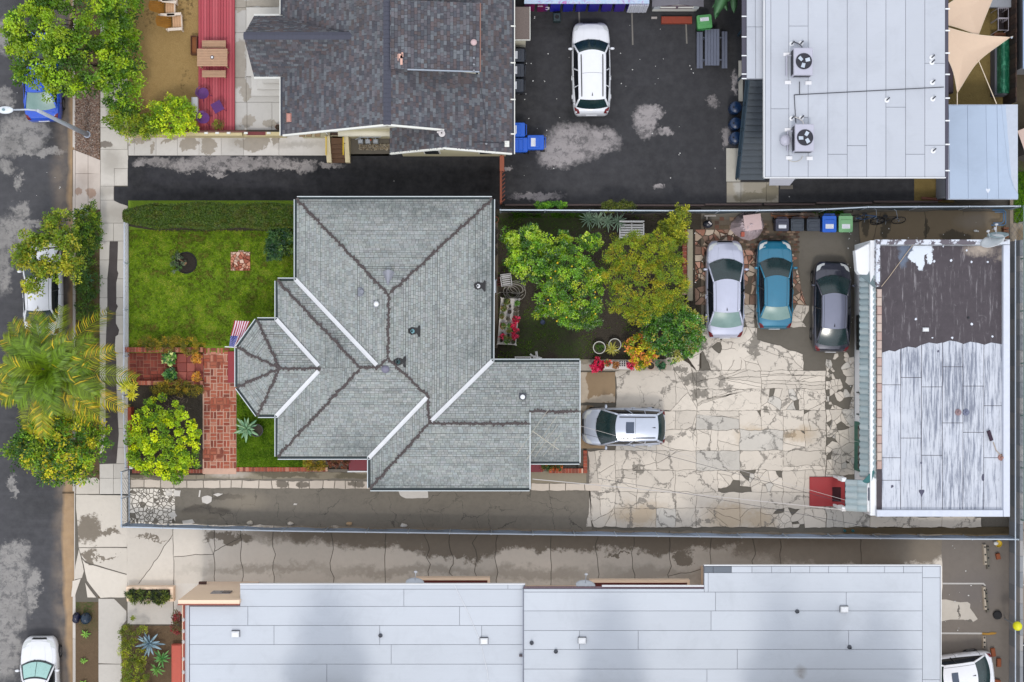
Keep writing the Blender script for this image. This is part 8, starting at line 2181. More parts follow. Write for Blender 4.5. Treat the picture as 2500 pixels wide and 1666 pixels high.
# ------------------------------------------------------------------ brick entrance and path
BK = [concrete("brick_" + n,A(*c),mottling=.45) for n,c in (("red",(176,92,68)),("rust",(162,82,62)),("orange",(188,108,82)),("dark",(140,74,58)),("chalky",(200,134,110)))]
M_mort = concrete("chalky_mortar",A(224,184,162),[(520,880,30,16),(540,985,30,14),(510,1110,40,14),(500,950,18,10)],A(150,80,58),mottling=.6)
bpth = sheet("brick_path",rect(495,846,577,1158),.168,M_mort,.2)
pol = []
for j in range(17):
 for i in range(5):
  x,y = 497 + i * 16,849 + j * 17.4
  if x > 560 and y < 935: continue
  for k in range(2):
   if (i + j) % 2: pol.append(rect(x,y + k * 8.7,x + 16,y + k * 8.7 + 8.7))
   else: pol.append(rect(x + k * 8,y,x + k * 8 + 8,y + 17.4))
pieces(bpth,"brick",[ragged(pxpoly(p,.19),.12,.008,3,5) for p in pol],.1,.19,BK + BK[:1] + BK[2:3],.02,.008,seed=4,dz=.006,limit=300)
ent = sheet("brick_entrance",rect(312,858,497,934),.158,concrete("dark_mortar",A(168,116,96),[(420,915,60,14),(450,895,40,30)],A(96,46,36),mottling=.5),.2)
pol = []
for j in range(4):
 for i in range(7):
  x,y = 316 + i * 17,862 + j * 17.6
  for k in range(2):
   if (i + j) % 2: pol.append(rect(x,y + k * 8.8,x + 17,y + k * 8.8 + 8.8))
   else: pol.append(rect(x + k * 8.5,y,x + k * 8.5 + 8.5,y + 17.6))
DKB = [concrete("wet_brick_%d" % k,A(*c),mottling=.4) for k,c in enumerate(((132,58,42),(118,50,38),(148,70,52)))]
pieces(ent,"brick",[ragged(pxpoly(p,.18),.12,.008,3,5) for p in pol],.1,.18,DKB,.014,.008,seed=5,dz=.005)
TT = [plain("terracotta_step_%d" % k,A(*c),.6,vary=.2,scale=6) for k,c in enumerate(((150,66,50),(136,56,44),(164,82,66)))]
for k,(x0,x1,z) in enumerate(((432,456,.28),(456,476,.36),(476,496,.30))):
 for j in range(3): a,b = P(x0,864 + (j + 1) * 22,z),P(x1,864 + j * 22,z);part(ent,"step_tile",TT[(k + j) % 3],lambda m: m.bbox(a.x + .006,b.x - .006,a.y + .006,b.y - .006,.1,z,.01))
def brick_wall(lab,x0,y0,x1,y1,z1,step,seed,name="brick_border",cat="brick edging",along='x',mats=None):
 T = thing(name,lab,cat,P((x0 + x1) / 2,(y0 + y1) / 2,.15));r = random.Random(seed);mats = mats or BK
 part(T,"mortar_bed",M_mort,lambda m: m.box(P(x0,0,z1).x + .01,P(x1,0,z1).x - .01,P(0,y1,z1).y + .01,P(0,y0,z1).y - .01,.12,z1 - .02))
 n = int(((x1 - x0) if along == 'x' else (y1 - y0)) / step)
 for k in range(n):
  if along == 'x': a,b = P(x0 + k * step,y1,z1),P(x0 + (k + 1) * step,y0,z1)
  else: a,b = P(x0,y0 + (k + 1) * step,z1),P(x1,y0 + k * step,z1)
  part(T,"brick",mats[r.randrange(len(mats))],lambda m: m.bbox(a.x + .006,b.x - .006,a.y + .006,b.y - .006,.12,z1 + r.uniform(-.008,.012),.012))
brick_wall("raised brick edging on the lawn side of the brick entrance",300,848,495,861,.5,7.5,1);brick_wall("raised brick edging on the bush side of the brick entrance",330,930,495,941,.5,7.5,2)
brick_wall("brick on edge border between the lime shrub bed and the driveway",322,1146,497,1156,.24,7.5,3,mats=[BK[3],BK[1],BK[3]]);brick_wall("brick on edge border between the side lawn and the driveway",577,1141,800,1152,.24,7.5,4,mats=[BK[3],BK[1],BK[0],BK[4]])
brick_wall("brick on edge border below the small grey roof extension",1340,1144,1424,1156,.3,8,5,mats=[BK[1],BK[3],BK[0]]);brick_wall("short brick border running up beside the courtyard slabs",1424,1100,1434,1156,.3,8,6,along='y',mats=[BK[1],BK[3],BK[0]])
brick_wall("brick edging at the golden tree beside the pale concrete strip",1666,560,1677,720,.35,9,7,along='y',mats=[BK[3],BK[1],DKB[1]])
m = MB();a,b = P(1678,735,.3),P(1692,560,.3);m.bbox(a.x,b.x,a.y,b.y,.1,.26,.02);tag(obj("concrete_kerb_strip",m,concrete("mossy_kerb",A(168,162,140))),"mossy concrete kerb between the golden tree and the flagstones","kerb")
m = MB();a,b = P(306,1143,.7),P(320,995,.7);m.bbox(a.x + .1,b.x,a.y,b.y,.12,.68,.03);T = obj("red_front_wall",m,plain("brick_red_render",A(156,68,44),.8,vary=.15));tag(T,"low red brown wall between the lime shrub and the pavement","wall")
q = P(319,1141,.9);part(T,"end_post",plain("white_post",A(234,234,230),.5),lambda m: m.bbox(q.x - .09,q.x + .09,q.y - .09,q.y + .09,.1,.9,.03))
def potted(px,py,z,r1,h,mat,lab,cols,seed,cat="potted plant",group=None,n=26,ln=.1,rad=None,name="potted_plant"):
 T = thing(name,lab,cat,P(px,py,z),group=group);pot(T,px,py,z,r1,h,mat)
 rp = (rad or r1 * 1.15) * SPX
 if cols: link("foliage",crown_mesh("foliage",lob([(px,py,z + h + .05,rp,rp,.14)]),n,14,.08,ln,ln * .45,cols,seed,spread=1.1),M_gloss,T)
 return T
Mtp,Mbp,Mop = plain("terracotta_pot",A(150,84,62),.8,vary=.15),plain("black_plastic",A(34,32,34),.5),plain("ochre_pot",A(120,76,40),.7)
VG = [G(60,110,50),G(120,160,70),G(190,200,130),G(40,84,40)]
potted(413,876,.18,.2,.3,Mtp,"variegated leafy pot plant on the lawn side of the entrance steps",VG,1,n=34,ln=.18,rad=.3);potted(416,915,.18,.2,.3,Mbp,"dark green leafy pot plant on the bush side of the entrance steps",VG[:2] + VG[3:],2,n=34,ln=.18,rad=.28)
OG = [G(216,150,40),G(190,120,34),G(170,130,40)]
potted(479,873,.36,.2,.22,Mop,"orange leaved pot plant at the upper end of the entrance steps",OG,3,n=40,ln=.07,rad=.28);potted(480,921,.36,.18,.22,Mop,"smaller orange leaved pot plant at the lower end of the entrance steps",OG,4,n=34,ln=.07,rad=.22)
# ------------------------------------------------------------------ lawn features
c = P(454,642,.2);T = thing("tree_ring","round black soil ring with a cut stump in the front lawn","soil ring",c)
part(T,"soil_disc",soil("black_soil",A(28,24,20),A(48,40,32)),lambda m: m.lathe((c.x,c.y),[(.001,.2),(.46,.2),(.5,.17)],26,cap=False));part(T,"edging",M_rub,lambda m: m.lathe((c.x,c.y),[(.48,.16),(.5,.23),(.53,.23),(.54,.16)],26,cap=False))
part(T,"stump",plain("stump_wood",A(150,120,90),.9,vary=.3),lambda m: (m.tube([(c.x - .1,c.y - .1,.18),(c.x + .05,c.y - .02,.4)],.05,7),m.tube([(c.x - .14,c.y + .06,.18),(c.x - .3,c.y + .18,.45)],.03,6)))
link("sprouts",crown_mesh("sprouts",lob([(437,640,.3,14,18,.15),(430,650,.3,14,12,.12)]),30,14,.1,.14,.03,[G(96,110,84),G(70,84,60),G(60,90,40)],5),M_leaf,T)
c = P(587,638,.2);T = thing("brick_plinth","square of pinkish broken brick paving set in the front lawn","brick square",c);r = random.Random(2)
part(T,"bed",plain("rusty_bed",A(120,66,46),.9),lambda m: m.box(c.x - .48,c.x + .48,c.y - .46,c.y + .46,.12,.2))
BP = [concrete("pink_brick_%d" % k,A(*q),mottling=.5) for k,q in enumerate(((226,176,150),(208,140,112),(176,100,76),(236,200,178)))]
for k,p in enumerate(cells_of(rect(563,615,611,661),44,5)):
 w = inset(ragged(pxpoly(p,.24)[::-1] if False else pxpoly(p,.24),.08,.01,3,5),.0)
 ar = sum(w[i][0] * w[(i + 1) % len(w)][1] - w[(i + 1) % len(w)][0] * w[i][1] for i in range(len(w)));w = w if ar > 0 else w[::-1]
 part(T,"brick",BP[r.randrange(4)],lambda m: m.prism(inset(w,.012),.18,.24 + r.uniform(-.01,.02),.01))
for k in range(3): q = P(583 + k * 5,613,.25);part(T,"pebble",BP[3],lambda m: m.ball((q.x,q.y,.22),.04,.035,.03,7,4))
# flag
def flag():
 T = thing("national_flag","stars and stripes flag hanging from a white pole at the porch end","flag",P(560,846,2.6));z0,z1 = 2.75,2.2
 A0,B0,A1,B1 = P(559,847,2.62),P(583,848,2.62),P(571,783,2.55),P(612,785,2.55)      # hoist corners then fly corners
 def F(u,v): return (A0.lerp(B0,v) * (1 - u) + A1.lerp(B1,v) * u) + Vector((0,0,.10 * math.sin(u * 5 + v * 4) * (.3 + u) + .03 * math.sin(v * 14)))
 Mr_,Mw_,Mb_ = plain("flag_red",A(172,30,62),.8),plain("flag_white",A(240,226,238),.8),plain("flag_blue",A(44,70,160),.8)
 for k in range(13):
  u0 = .42 if k < 7 else 0.0
  m = MB();m.grid(lambda u,v: F(u0 + (1 - u0) * u,(k + v) / 13),12,1);obj("stripe",m,Mr_ if k % 2 == 0 else Mw_,T)
 m = MB();m.grid(lambda u,v: F(.42 * u,7 / 13 * v),8,5);ca = obj("canton",m,Mb_,T)
 m = MB()
 for r_ in range(9):
  for s in range(6 - r_ % 2):
   u,v = .42 * (s + .5 + .5 * (r_ % 2)) / 6,7 / 13 * (r_ + .5) / 9;p = F(u,v) + Vector((0,0,.006));ex,ey = F(u + .01,v) - F(u,v),F(u,v + .01) - F(u,v);ex.normalize();ey.normalize()
   m.face([p + (ex * math.cos(t) + ey * math.sin(t)) * (.02 if i % 2 == 0 else .009) for i,t in enumerate([2 * math.pi * q / 10 for q in range(10)])])
 obj("star_field",m,plain("flag_white",A(240,226,238),.8),ca,kind="stuff")
 part(T,"pole",plain("white_pole",A(240,240,244),.4),lambda m: m.tube([P(549,847,2.66),P(592,849,2.6)],.025,7))
flag()
# ------------------------------------------------------------------ back garden furniture
m = MB();a,b = P(1203,850,.15),P(1216,540,.15);m.box(a.x,b.x,a.y,b.y,.1,.16);obj("wall_path",m,concrete("dusty_path",A(120,108,94),mottling=.5),kind="structure")
m = MB();a,b = P(1415,905,.16),P(1640,878,.16);m.box(a.x,b.x,a.y,b.y,.1,.165);obj("garden_edge_path",m,concrete("pale_edge_path",A(196,186,172),[(1430,885,14,8)],A(150,140,124)),kind="structure")
def white_bench():
 T = thing("garden_bench","white slatted garden bench at the fence above the golden tree","bench",P(1542,558,.12));Mw_ = plain("white_bench_paint",A(226,224,222),.6)
 for k in range(6): a,b = P(1514,548 + k * 6 + 4,.55),P(1571,548 + k * 6,.55);part(T,"seat_slat",Mw_,lambda m: m.box(a.x,b.x,a.y,b.y,.52,.56))
 for k in range(15): q = P(1514 + k * 4,540,.9);part(T,"back_slat",Mw_,lambda m: m.box(q.x - .02,q.x + .02,q.y - .02,q.y + .02,.5,.95))
 part(T,"back_rail",Mw_,lambda m: [m.box(P(1512,0,.95).x,P(1573,0,.95).x,P(0,541,.95).y - .03,P(0,541,.95).y + .03,z,z + .05) for z in (.951,.5 - .06)])
 for x in (1513,1542,1571): part(T,"frame",Mw_,lambda m: (m.box(P(x,0,.5).x - .03,P(x,0,.5).x + .03,P(0,584,.5).y,P(0,546,.5).y,.565,.6),m.box(P(x,0,.5).x - .03,P(x,0,.5).x + .03,P(0,584,.5).y,P(0,584,.5).y + .06,.12,.51)))
white_bench()
CR = [G(190,16,60),G(164,10,48),G(208,40,84)];SU = [G(110,120,50),G(84,104,44),G(130,110,60)];GR = [G(70,110,40),G(96,140,50),G(50,84,34)]
def plant_table(x0,y0,x1,y1,skew,lab,zt):
 T = thing("plant_table",lab,"table",P((x0 + x1) / 2,(y0 + y1) / 2,.12));Mw_ = plain("stained_white_top",A(226,220,214),.7,vary=.1,scale=4)
 pts = pxpoly([(x0 + skew,y0),(x1 + skew,y0 + skew * .3),(x1,y1 + 2),(x0,y1)],zt)
 part(T,"table_top",Mw_,lambda m: m.prism(pts,zt - .04,zt,.008))
 for p in pts: part(T,"leg",Mw_,lambda m: m.box(p[0] * .999 - .03,p[0] * .999 + .03,p[1] - .03,p[1] + .03,.12,zt - .04))
plant_table(1214,727,1260,841,9,"long white plant table crowded with small pots beside the grey house",.75)
gp = "small pots on the long plant table"
spec = [(1238,736,.17,"g","green cactus"),(1263,740,.12,"g2","leafy"),(1245,749,.07,"0","empty black"),(1230,754,.16,"g","mixed succulent"),(1261,754,.13,"s","violet brown"),(1244,762,.11,"0","empty black"),(1259,767,.12,"s","grey green"),(1226,772,.11,"g","mossy"),(1240,779,.10,"s","pale brown"),(1258,780,.15,"c","crimson flowered"),(1255,795,.12,"c","crimson flowered"),(1228,796,.16,"t","terracotta succulent"),(1242,795,.07,"g2","leafy"),(1243,808,.11,"g","tall green"),(1257,809,.18,"c","crimson flowered"),(1227,815,.07,"0","empty dark"),(1241,819,.08,"0","empty dark"),(1226,823,.10,"c","crimson flowered"),(1234,825,.07,"g","mossy"),(1258,823,.12,"c","crimson flowered"),(1245,826,.07,"t","terracotta"),(1224,832,.08,"0","empty black"),(1238,834,.10,"t","brown"),(1253,835,.11,"0","slate grey")]
ords = {}
ORD = ["first","second","third","fourth","fifth","sixth"]
tot = {}
for s_ in spec: tot[s_[4]] = tot.get(s_[4],0) + 1
for k,(x,y,r1,c,nm) in enumerate(spec):
 ords[nm] = ords.get(nm,0) + 1
 lab = (nm + " pot, the only such one on the long white plant table") if tot[nm] == 1 else "%s pot, %s of its look from the hose end of the white plant table" % (nm,ORD[ords[nm] - 1])
 potted(x,y,.75,r1 * .92,.13 + r1 * .4,{"t": Mtp,"s": plain("mauve_pot",A(110,92,92),.7)}.get(c,Mbp),lab,{"g": SU,"g2": GR,"c": CR,"t": SU + GR,"s": [G(90,84,70),G(104,96,80)],"0": None}[c],100 + k,group=gp,n=14,ln=.07,rad=r1 * (1.25 if c == "c" else .85))
plant_table(1476,881,1551,901,0,"narrow white plant table at the edge of the courtyard",.7)
gp = "pots on the narrow plant table"
for k,(x,y,r1,c,nm) in enumerate(((1484,887,.14,[G(200,70,50),G(160,60,44),G(110,110,40)],"red and green"),(1503,890,.14,[G(150,100,40),G(130,80,40)],"brown leaved"),(1540,893,.16,CR,"crimson flowered"))): potted(x,y,.7,r1,.16,Mtp,nm + " pot plant on the narrow white plant table",c,140 + k,group=gp,n=18,ln=.08)
T = thing("pebble_tray","tray of small dark pots on the narrow white plant table","tray",P(1521,889,.7),group=gp)
for k in range(11): x,y = 1514 + (k % 4) * 5.5,883 + (k // 4) * 5;part(T,"small_pot",Mbp,lambda m: m.cyl(tuple(P(x,y,.8)[:2]),.035,.7,.77,8))
potted(1457,891,.16,.26,.4,plain("dark_maroon_pot",A(60,26,28),.5),"big dark pot with crimson leaves beside the narrow plant table",CR,150,n=30,ln=.16,rad=.3)
tree("yellow_flower_bush","small yellow green flowering plant between plant table and round pots","plant",(1562,893),.14,[(1562,890,.5,14,12,.3)],40,16,.12,.08,.05,[G(190,180,30),G(140,150,30),G(100,120,24)],62,r0=.02)
for k,(x,lab) in enumerate(((1587,"pinkish round pot of bare soil nearer the narrow plant table"),(1615,"pinkish round pot with green leaves at the end of the row"))):
 potted(x,893,.16,.2,.34,plain("pinkish_stone_pot",A(190,158,140),.8,vary=.12),lab,None if k == 0 else [G(40,84,60),G(60,110,70)],160 + k,n=16,ln=.1)
for k,(x,y,s,lab) in enumerate(((1463,849,15,"white rimmed round planter full of green beside the straw green grass plant"),(1501,842,15,"white rimmed round planter half hidden by the straw green grass plant"))):
 c = P(x,y,.4);T = thing("round_planter",lab,"planter",P(x,y,.12),group="white rimmed round planters");part(T,"tub",plain("white_tub",A(216,214,206),.7),lambda m: m.lathe((c.x,c.y),[(.22,.12),(.29,.42),(.31,.42),(.31,.46),(.275,.46),(.26,.38)],24,cap=False));part(T,"soil",M_soil,lambda m: m.lathe((c.x,c.y),[(.001,.4),(.27,.4)],20,cap=False))
 if k == 0: link("foliage",crown_mesh("foliage",lob([(x,y,.42,10,10,.06)]),30,14,.06,.06,.03,[G(70,100,30),G(54,84,26)],9),M_leaf,T)
def plastic_chair(px,py,rz,lab):
 b = P(px,py,.12);T = thing("garden_chair",lab,"chair",b,rz);Mw_ = plain("white_plastic",A(226,224,224),.5)
 for k in range(4): part(T,"seat_slat",Mw_,lambda m: m.box(-.2,.2,-.18 + k * .1,-.12 + k * .1,.42,.44),local=True)
 for s in (-1,1): part(T,"leg_frame",Mw_,lambda m: m.tube([(s * .24,-.24,0),(s * .25,-.22,.62),(s * .25,.2,.62),(s * .24,.26,0)],.022,6),local=True)
 part(T,"backrest",Mw_,lambda m: [m.box(-.22,.22,.2 + k * .012,.22 + k * .012,.5 + k * .1,.55 + k * .1) for k in range(4)],local=True);part(T,"rail",Mw_,lambda m: (m.tube([(-.24,.22,.4),(-.24,.3,.95),(.24,.3,.95),(.24,.22,.4)],.022,6),m.tube([(-.25,-.22,.3),(.25,-.22,.3)],.02,6)),local=True)
plastic_chair(1236,687,.12,"white plastic garden chair above the coiled hose")
def hose():
 T = thing("garden_hose","pale garden hose lying in a loose coil above the plant table","hose",P(1256,708,.12));pts = []
 for i in range(150):
  t = i * .25;rr_ = .36 + .12 * math.sin(t * .37) + .05 * math.sin(t * 1.7);c = P(1256 + 7 * math.sin(t * .16),709 + 6 * math.cos(t * .21),.16);pts.append((c.x + rr_ * math.cos(t) * 1.05,c.y + rr_ * .85 * math.sin(t),.14 + .06 * (i / 150) + .02 * math.sin(t * 2.1)))
 a = P(1209,720,.16);part(T,"tube",plain("pale_hose",A(170,164,154),.5),lambda m: m.tube([a,P(1222,714,.15)] + pts,.017,5));part(T,"nozzle",plain("brass",A(150,120,60),.4,.5),lambda m: m.tube([a,a + Vector((-.1,-.06,0))],.03,6))
hose()
for k,(x0,y0,x1,y1,lab) in enumerate(((1215,677,1224,688,"small dark red crate beside the white plastic chair"),(1214,691,1226,699,"small rust red crate between the chair and the hose"))): crate(x0,y0,x1,y1,.16,.36,plain("dark_red_wood",A(92,40,32),.7),plain("crate_floor_brown",A(60,34,28),.9),"wooden_crate",lab,"crate")  # crates have a darker brown base inside red boards
q = P(1206,700,1.0);T = thing("wall_unit","white boxed unit on the grey house wall beside the garden chair","wall unit",(q.x,q.y,.4));part(T,"cabinet",plain("white_metal_box",A(220,226,238),.4),lambda m: m.bbox(q.x - .14,q.x + .10,q.y - .3,q.y + .3,.5,1.0,.03));part(T,"bracket",M_steel,lambda m: m.box(q.x - .12,q.x + .14,q.y + .3,q.y + .34,.45,.9))
pot(None,1210,538,.16,.15,.28,Mtp,"plant_pot",label="terracotta pot at the fence corner of the grey house",cat="pot")
for k,(y,lab) in enumerate(((568,"upper dark pot on the path beside the grey house"),(590,"middle dark pot on the path beside the grey house"),(618,"lowest dark pot on the path beside the grey house"))): pot(None,1208,y,.16,.15,.26,Mbp,"plant_pot",label=lab,cat="pot",group="dark pots on the wall path")
m = MB();q = P(1325,787,.2);m.lathe((q.x,q.y),[(.09,.12),(.11,.26),(.12,.26),(.09,.2),(.01,.2)],12,cap=False);tag(obj("blue_pot",m,plain("slate_blue_pot",A(50,66,104),.5)),"small slate blue pot on the ground under the citrus tree","pot")
T = thing("wall_shelf","white open frame shelf on the ground behind the grey roof edge","shelf",P(1276,874,.12));a,b = P(1257,884,.7),P(1297,871,.7);Mw_ = plain("white_plastic",A(226,224,224),.5)
for u in ((a.x,b.x,b.y - .05,b.y),(a.x,a.x + .05,a.y,b.y - .05),(b.x - .05,b.x,a.y,b.y - .05)): part(T,"frame_bar",Mw_,lambda m: m.box(*u,.12,.72))
part(T,"shelf_board",plain("grey_shelf",A(150,150,150),.7),lambda m: m.box(a.x + .05,b.x - .05,a.y,b.y - .05,.3,.34))
T = thing("folded_stand","white three armed folded stand beside the white frame shelf","stand",P(1311,872,.12))
for x0,y0,x1,y1,w in ((1309,858,1311,874,.06),(1294,865,1308,876,.05),(1302,873,1322,878,.1)): part(T,"bar",Mw_,lambda m: m.tube([P(x0,y0,.6),P(x1,y1,.6)],w,4))
part(T,"post",Mw_,lambda m: m.tube([P(1309,873,.12),P(1309,873,.6)],.03,5))
# ------------------------------------------------------------------ courtyard clutter
def tarp():
 T = thing("tarpaulin_heap","heap of stored boxes under crumpled pinkish grey plastic sheeting","heap",P(1822,553,.14));rs = random.Random(3)
 out = [(1785,545),(1800,528),(1815,520),(1840,521),(1855,524),(1862,535),(1866,552),(1860,566),(1850,580),(1830,588),(1812,584),(1795,574),(1782,560)]
 c = P(1826,550,.8);n = len(out);m = MB();R = 8;vs = []
 for k in range(R + 1):
  f = k / R
  for i in range(n * 3):
   a,b = out[i // 3],out[(i // 3 + 1) % n];t = (i % 3) / 3;e = P(a[0] + (b[0] - a[0]) * t,a[1] + (b[1] - a[1]) * t,.14);p = c.lerp(e,f)
   z = .14 + (.78 if f < .55 else .78 * (1 - ((f - .55) / .45) ** .8)) + (vnoise(p.x * 5,p.y * 5,3) - .5) * .22 * (1 if k < R else 0) + (vnoise(p.x * 14,p.y * 14,5) - .5) * .14
   vs.append((p.x,p.y,max(z,.145)))
 N = n * 3;m.add([Vector(v) for v in vs],[(k * N + i,k * N + (i + 1) % N,(k + 1) * N + (i + 1) % N,(k + 1) * N + i) for k in range(R) for i in range(N)])
 t = NT("cloudy_sheeting");t.out(t.mix(t.noise(4,5,.7,dist=1),A(166,150,156),A(208,190,192)),.3);t.bump(t.noise(9,5,.7),.5,.04);obj("sheeting",m,t.m,T)
 part(T,"box",plain("pinkish_card",A(206,180,178),.7),lambda m: m.box(-.42,.42,-.38,.38,0,.06,M=Matrix.Translation((c.x + .2,c.y + .12,.93)) @ Matrix.Rotation(.12,4,'Z')));q = P(1813,572,.75);part(T,"rust_patch",plain("rust_patch",A(170,88,70),.8),lambda m: m.box(q.x - .08,q.x + .08,q.y - .12,q.y + .1,.6,.86))
tarp()
T = thing("black_kettle_barbecue","small round black barbecue with a pale handle near the fence","barbecue",P(1728,546,.14));q = P(1728,548,.6)
part(T,"bowl",plain("black_enamel",A(40,42,52),.25),lambda m: m.ball((q.x,q.y,.55),.25,.2,.22,16,8),smooth=True);part(T,"handle",plain("pale_handle",A(220,214,212),.5),lambda m: m.tube([P(1730,542,.8),P(1737,548,.8)],.04,5));part(T,"shelf",plain("pale_metal_shelf",A(176,170,164),.6),lambda m: (m.box(P(1720,0,.5).x,P(1748,0,.5).x,P(0,529,.5).y,P(0,526,.5).y,.5,.53),m.box(P(1725,0,.5).x,P(1727,0,.5).x,P(0,537,.5).y,P(0,526,.5).y,.46,.5)))
for k in range(3): t_ = k * 2.1;part(T,"leg",M_rub,lambda m: m.tube([(q.x + .1 * math.cos(t_),q.y + .1 * math.sin(t_),.4),(q.x + .22 * math.cos(t_),q.y + .22 * math.sin(t_),.1)],.014,5))
T = thing("timber_pile","pile of weathered brown boards lying along the fence behind the bins","timber",P(1940,522,.14));r = random.Random(9);MT = [plain("board_%d" % k,A(*c),.85,vary=.25,scale=8) for k,c in enumerate(((160,110,80),(134,96,78),(178,130,100),(110,84,72),(150,130,116)))]
for k in range(13):
 x0,y = r.uniform(1880,1910),514 + (k % 6) * 3.4 + r.uniform(-1,1);L_ = r.uniform(60,110);z = .16 + .06 * (k // 3);a = P(x0,y + r.uniform(-2,2),z);b = P(min(x0 + L_,2004),y + r.uniform(-1,4),z);d = (b - a);ang = math.atan2(d.y,d.x)
 part(T,"board",MT[k % 5],lambda m: m.box(0,d.length,-.05,.05,0,.045,M=Matrix.Translation(a) @ Matrix.Rotation(ang,4,'Z')))
def bicycle(px,py,rz,lab,col,wm_):
 b = P(px,py,.14);T = thing("bicycle",lab,"bicycle",b,rz,group="bicycles at the fence");lean = Matrix.Rotation(math.radians(-24),4,'X');Mf_ = plain("frame_%02x%02x%02x" % col,A(*col),.35,.3)
 tr = lambda pts: [lean @ Vector(p) for p in pts]
 for x in (-.52,.52):
  w = thing("wheel",None,None);w.parent = T
  part(w,"tyre",M_rub,lambda m: m.tube(tr([(x + .33 * math.cos(i * math.pi / 12),0,.34 + .33 * math.sin(i * math.pi / 12)) for i in range(25)]),.022,6),local=True);part(w,"spokes",wm_,lambda m: [m.tube(tr([(x,0,.34),(x + .32 * math.cos(i * .6),0,.34 + .32 * math.sin(i * .6))]),.004,3) for i in range(10)],local=True);part(w,"hub",M_steel,lambda m: m.tube(tr([(x,-.05,.34),(x,.05,.34)]),.03,6),local=True)
 part(T,"frame",Mf_,lambda m: [m.tube(tr(p),.02,6) for p in ([(-.52,0,.34),(-.1,0,.32),(-.22,0,.8),(-.52,0,.34)],[(-.1,0,.32),(.36,0,.72),(-.2,0,.72)],[(.33,0,.85),(.38,0,.68),(.52,0,.34)])],local=True)
 part(T,"handlebar",M_steel,lambda m: m.tube(tr([(.2,-.28,.98),(.3,-.2,.95),(.32,0,.9),(.3,.2,.95),(.2,.28,.98)]),.016,6),local=True);part(T,"saddle",M_rub,lambda m: m.ball(tuple(lean @ Vector((-.24,0,.86))),.13,.07,.04,10,5),local=True);part(T,"crank",M_steel,lambda m: m.tube(tr([(-.1,-.1,.2),(-.1,-.05,.32),(-.1,.05,.32),(-.1,.1,.44)]),.014,5),local=True)
bicycle(2164,548,.05,"black bicycle leaning on the fence, right of the blue framed one",(40,40,48),plain("pale_spoke",A(180,180,180),.4,.5));bicycle(2112,544,-.08,"blue framed bicycle leaning on the fence beside the green bin",(40,96,150),plain("pale_spoke",A(180,180,180),.4,.5))
T = thing("pipe_frame","bent blue painted pipe frame in the corner of the brown passage","pipe frame",P(2445,530,.14));part(T,"pipe",plain("weathered_blue_pipe",A(70,112,150),.5,vary=.2),lambda m: [m.tube([P(2424 + d,513 + d,.5),P(2450,513 + d,.5),P(2455 - d,518 + d,.5),P(2455 - d,546 - d,.5),P(2450 - d,550 - d,.5),P(2420 + d,550 - d,.5)],.03,6) for d in (0,5)]);part(T,"leg",plain("weathered_blue_pipe",A(70,112,150),.5,vary=.2),lambda m: [m.tube([P(x,y,.12),P(x,y,.5)],.03,6) for x,y in ((2455,520),(2455,546),(2424,513))])
T = thing("wooden_crate","rust brown slatted crate at the corner behind the outbuilding dishes","crate",P(2458,565,.14))
for k in range(4): a,b = P(2451,555 + k * 7 + 5,.5),P(2463,555 + k * 7,.5);part(T,"slat",M_dkw,lambda m: m.box(a.x,b.x,a.y,b.y,.14,.5))
m = MB();q = P(2382,564,.2);m.ball((q.x,q.y,.19),.1,.06,.05,9,5);m.ball((q.x + .12,q.y - .02,.18),.05,.04,.04,8,4);tag(obj("white_rag",m,plain("white_cloth",A(226,226,224),.9)),"crumpled white rag on the brown passage slabs","rag")
m = MB();q = P(2426,559,.3);m.lathe((q.x,q.y),[(.03,.14),(.03,.5),(.07,.5),(.07,.56),(.01,.58)],10);m.tube([(q.x,q.y,.45),(q.x + .1,q.y - .35,.4)],.02,5);tag(obj("standpipe",m,plain("white_metal_box",A(220,226,238),.4)),"white standpipe on the passage slabs beside the dishes","standpipe")
m = MB();a,b = P(2032,1225,.26),P(2053,1190,.26);m.bbox(a.x,b.x,a.y,b.y,.24,.26,.006);tag(obj("door_mat",m,plain("dark_maroon_mat",A(62,18,26),.95,vary=.3,scale=30)),"dark maroon door mat on the red landing","mat")
for k,(x,lab) in enumerate(((2062,"small teal cup nearer the corner on the damp passage by the fence"),(2082,"small teal cup farther along the damp passage by the fence"))): q = P(x,1296,.2);m = MB();m.lathe((q.x,q.y),[(.05,.13),(.065,.26),(.05,.26),(.04,.16),(.01,.16)],10,cap=False);tag(obj("teal_cup",m,plain("teal_plastic",A(20,120,130),.4)),lab,"cup","teal cups by the fence")
# ------------------------------------------------------------------ long building surroundings
T = thing("peach_planter","long peach walled planter full of dark green plants at the driveway corner","planter",P(366,1455,.14));Mp_ = plain("peach_stucco",A(236,198,168),.85)
for u in ((308,1433,423,1440),(415,1440,423,1464),(308,1464,423,1470),(308,1440,314,1464)): a,b = P(u[0],u[3],.6),P(u[2],u[1],.6);part(T,"side_wall",Mp_,lambda m: m.bbox(a.x,b.x,a.y,b.y,.12,.6 if u[1] < 1450 else .5,.02))
a,b = P(314,1464,.5),P(415,1440,.5);part(T,"soil",M_soil,lambda m: m.box(a.x,b.x,a.y,b.y,.12,.48))
link("foliage",crown_mesh("foliage",lob([(335,1456,.62,24,13,.25),(365,1458,.66,24,14,.28),(392,1458,.62,22,14,.25)]),90,20,.16,.2,.035,[G(66,84,24),G(44,60,20),G(30,42,22),G(104,116,40)],71,spread=1.3),M_leaf,T)
gw = "concrete wheel stops in the rear car park"
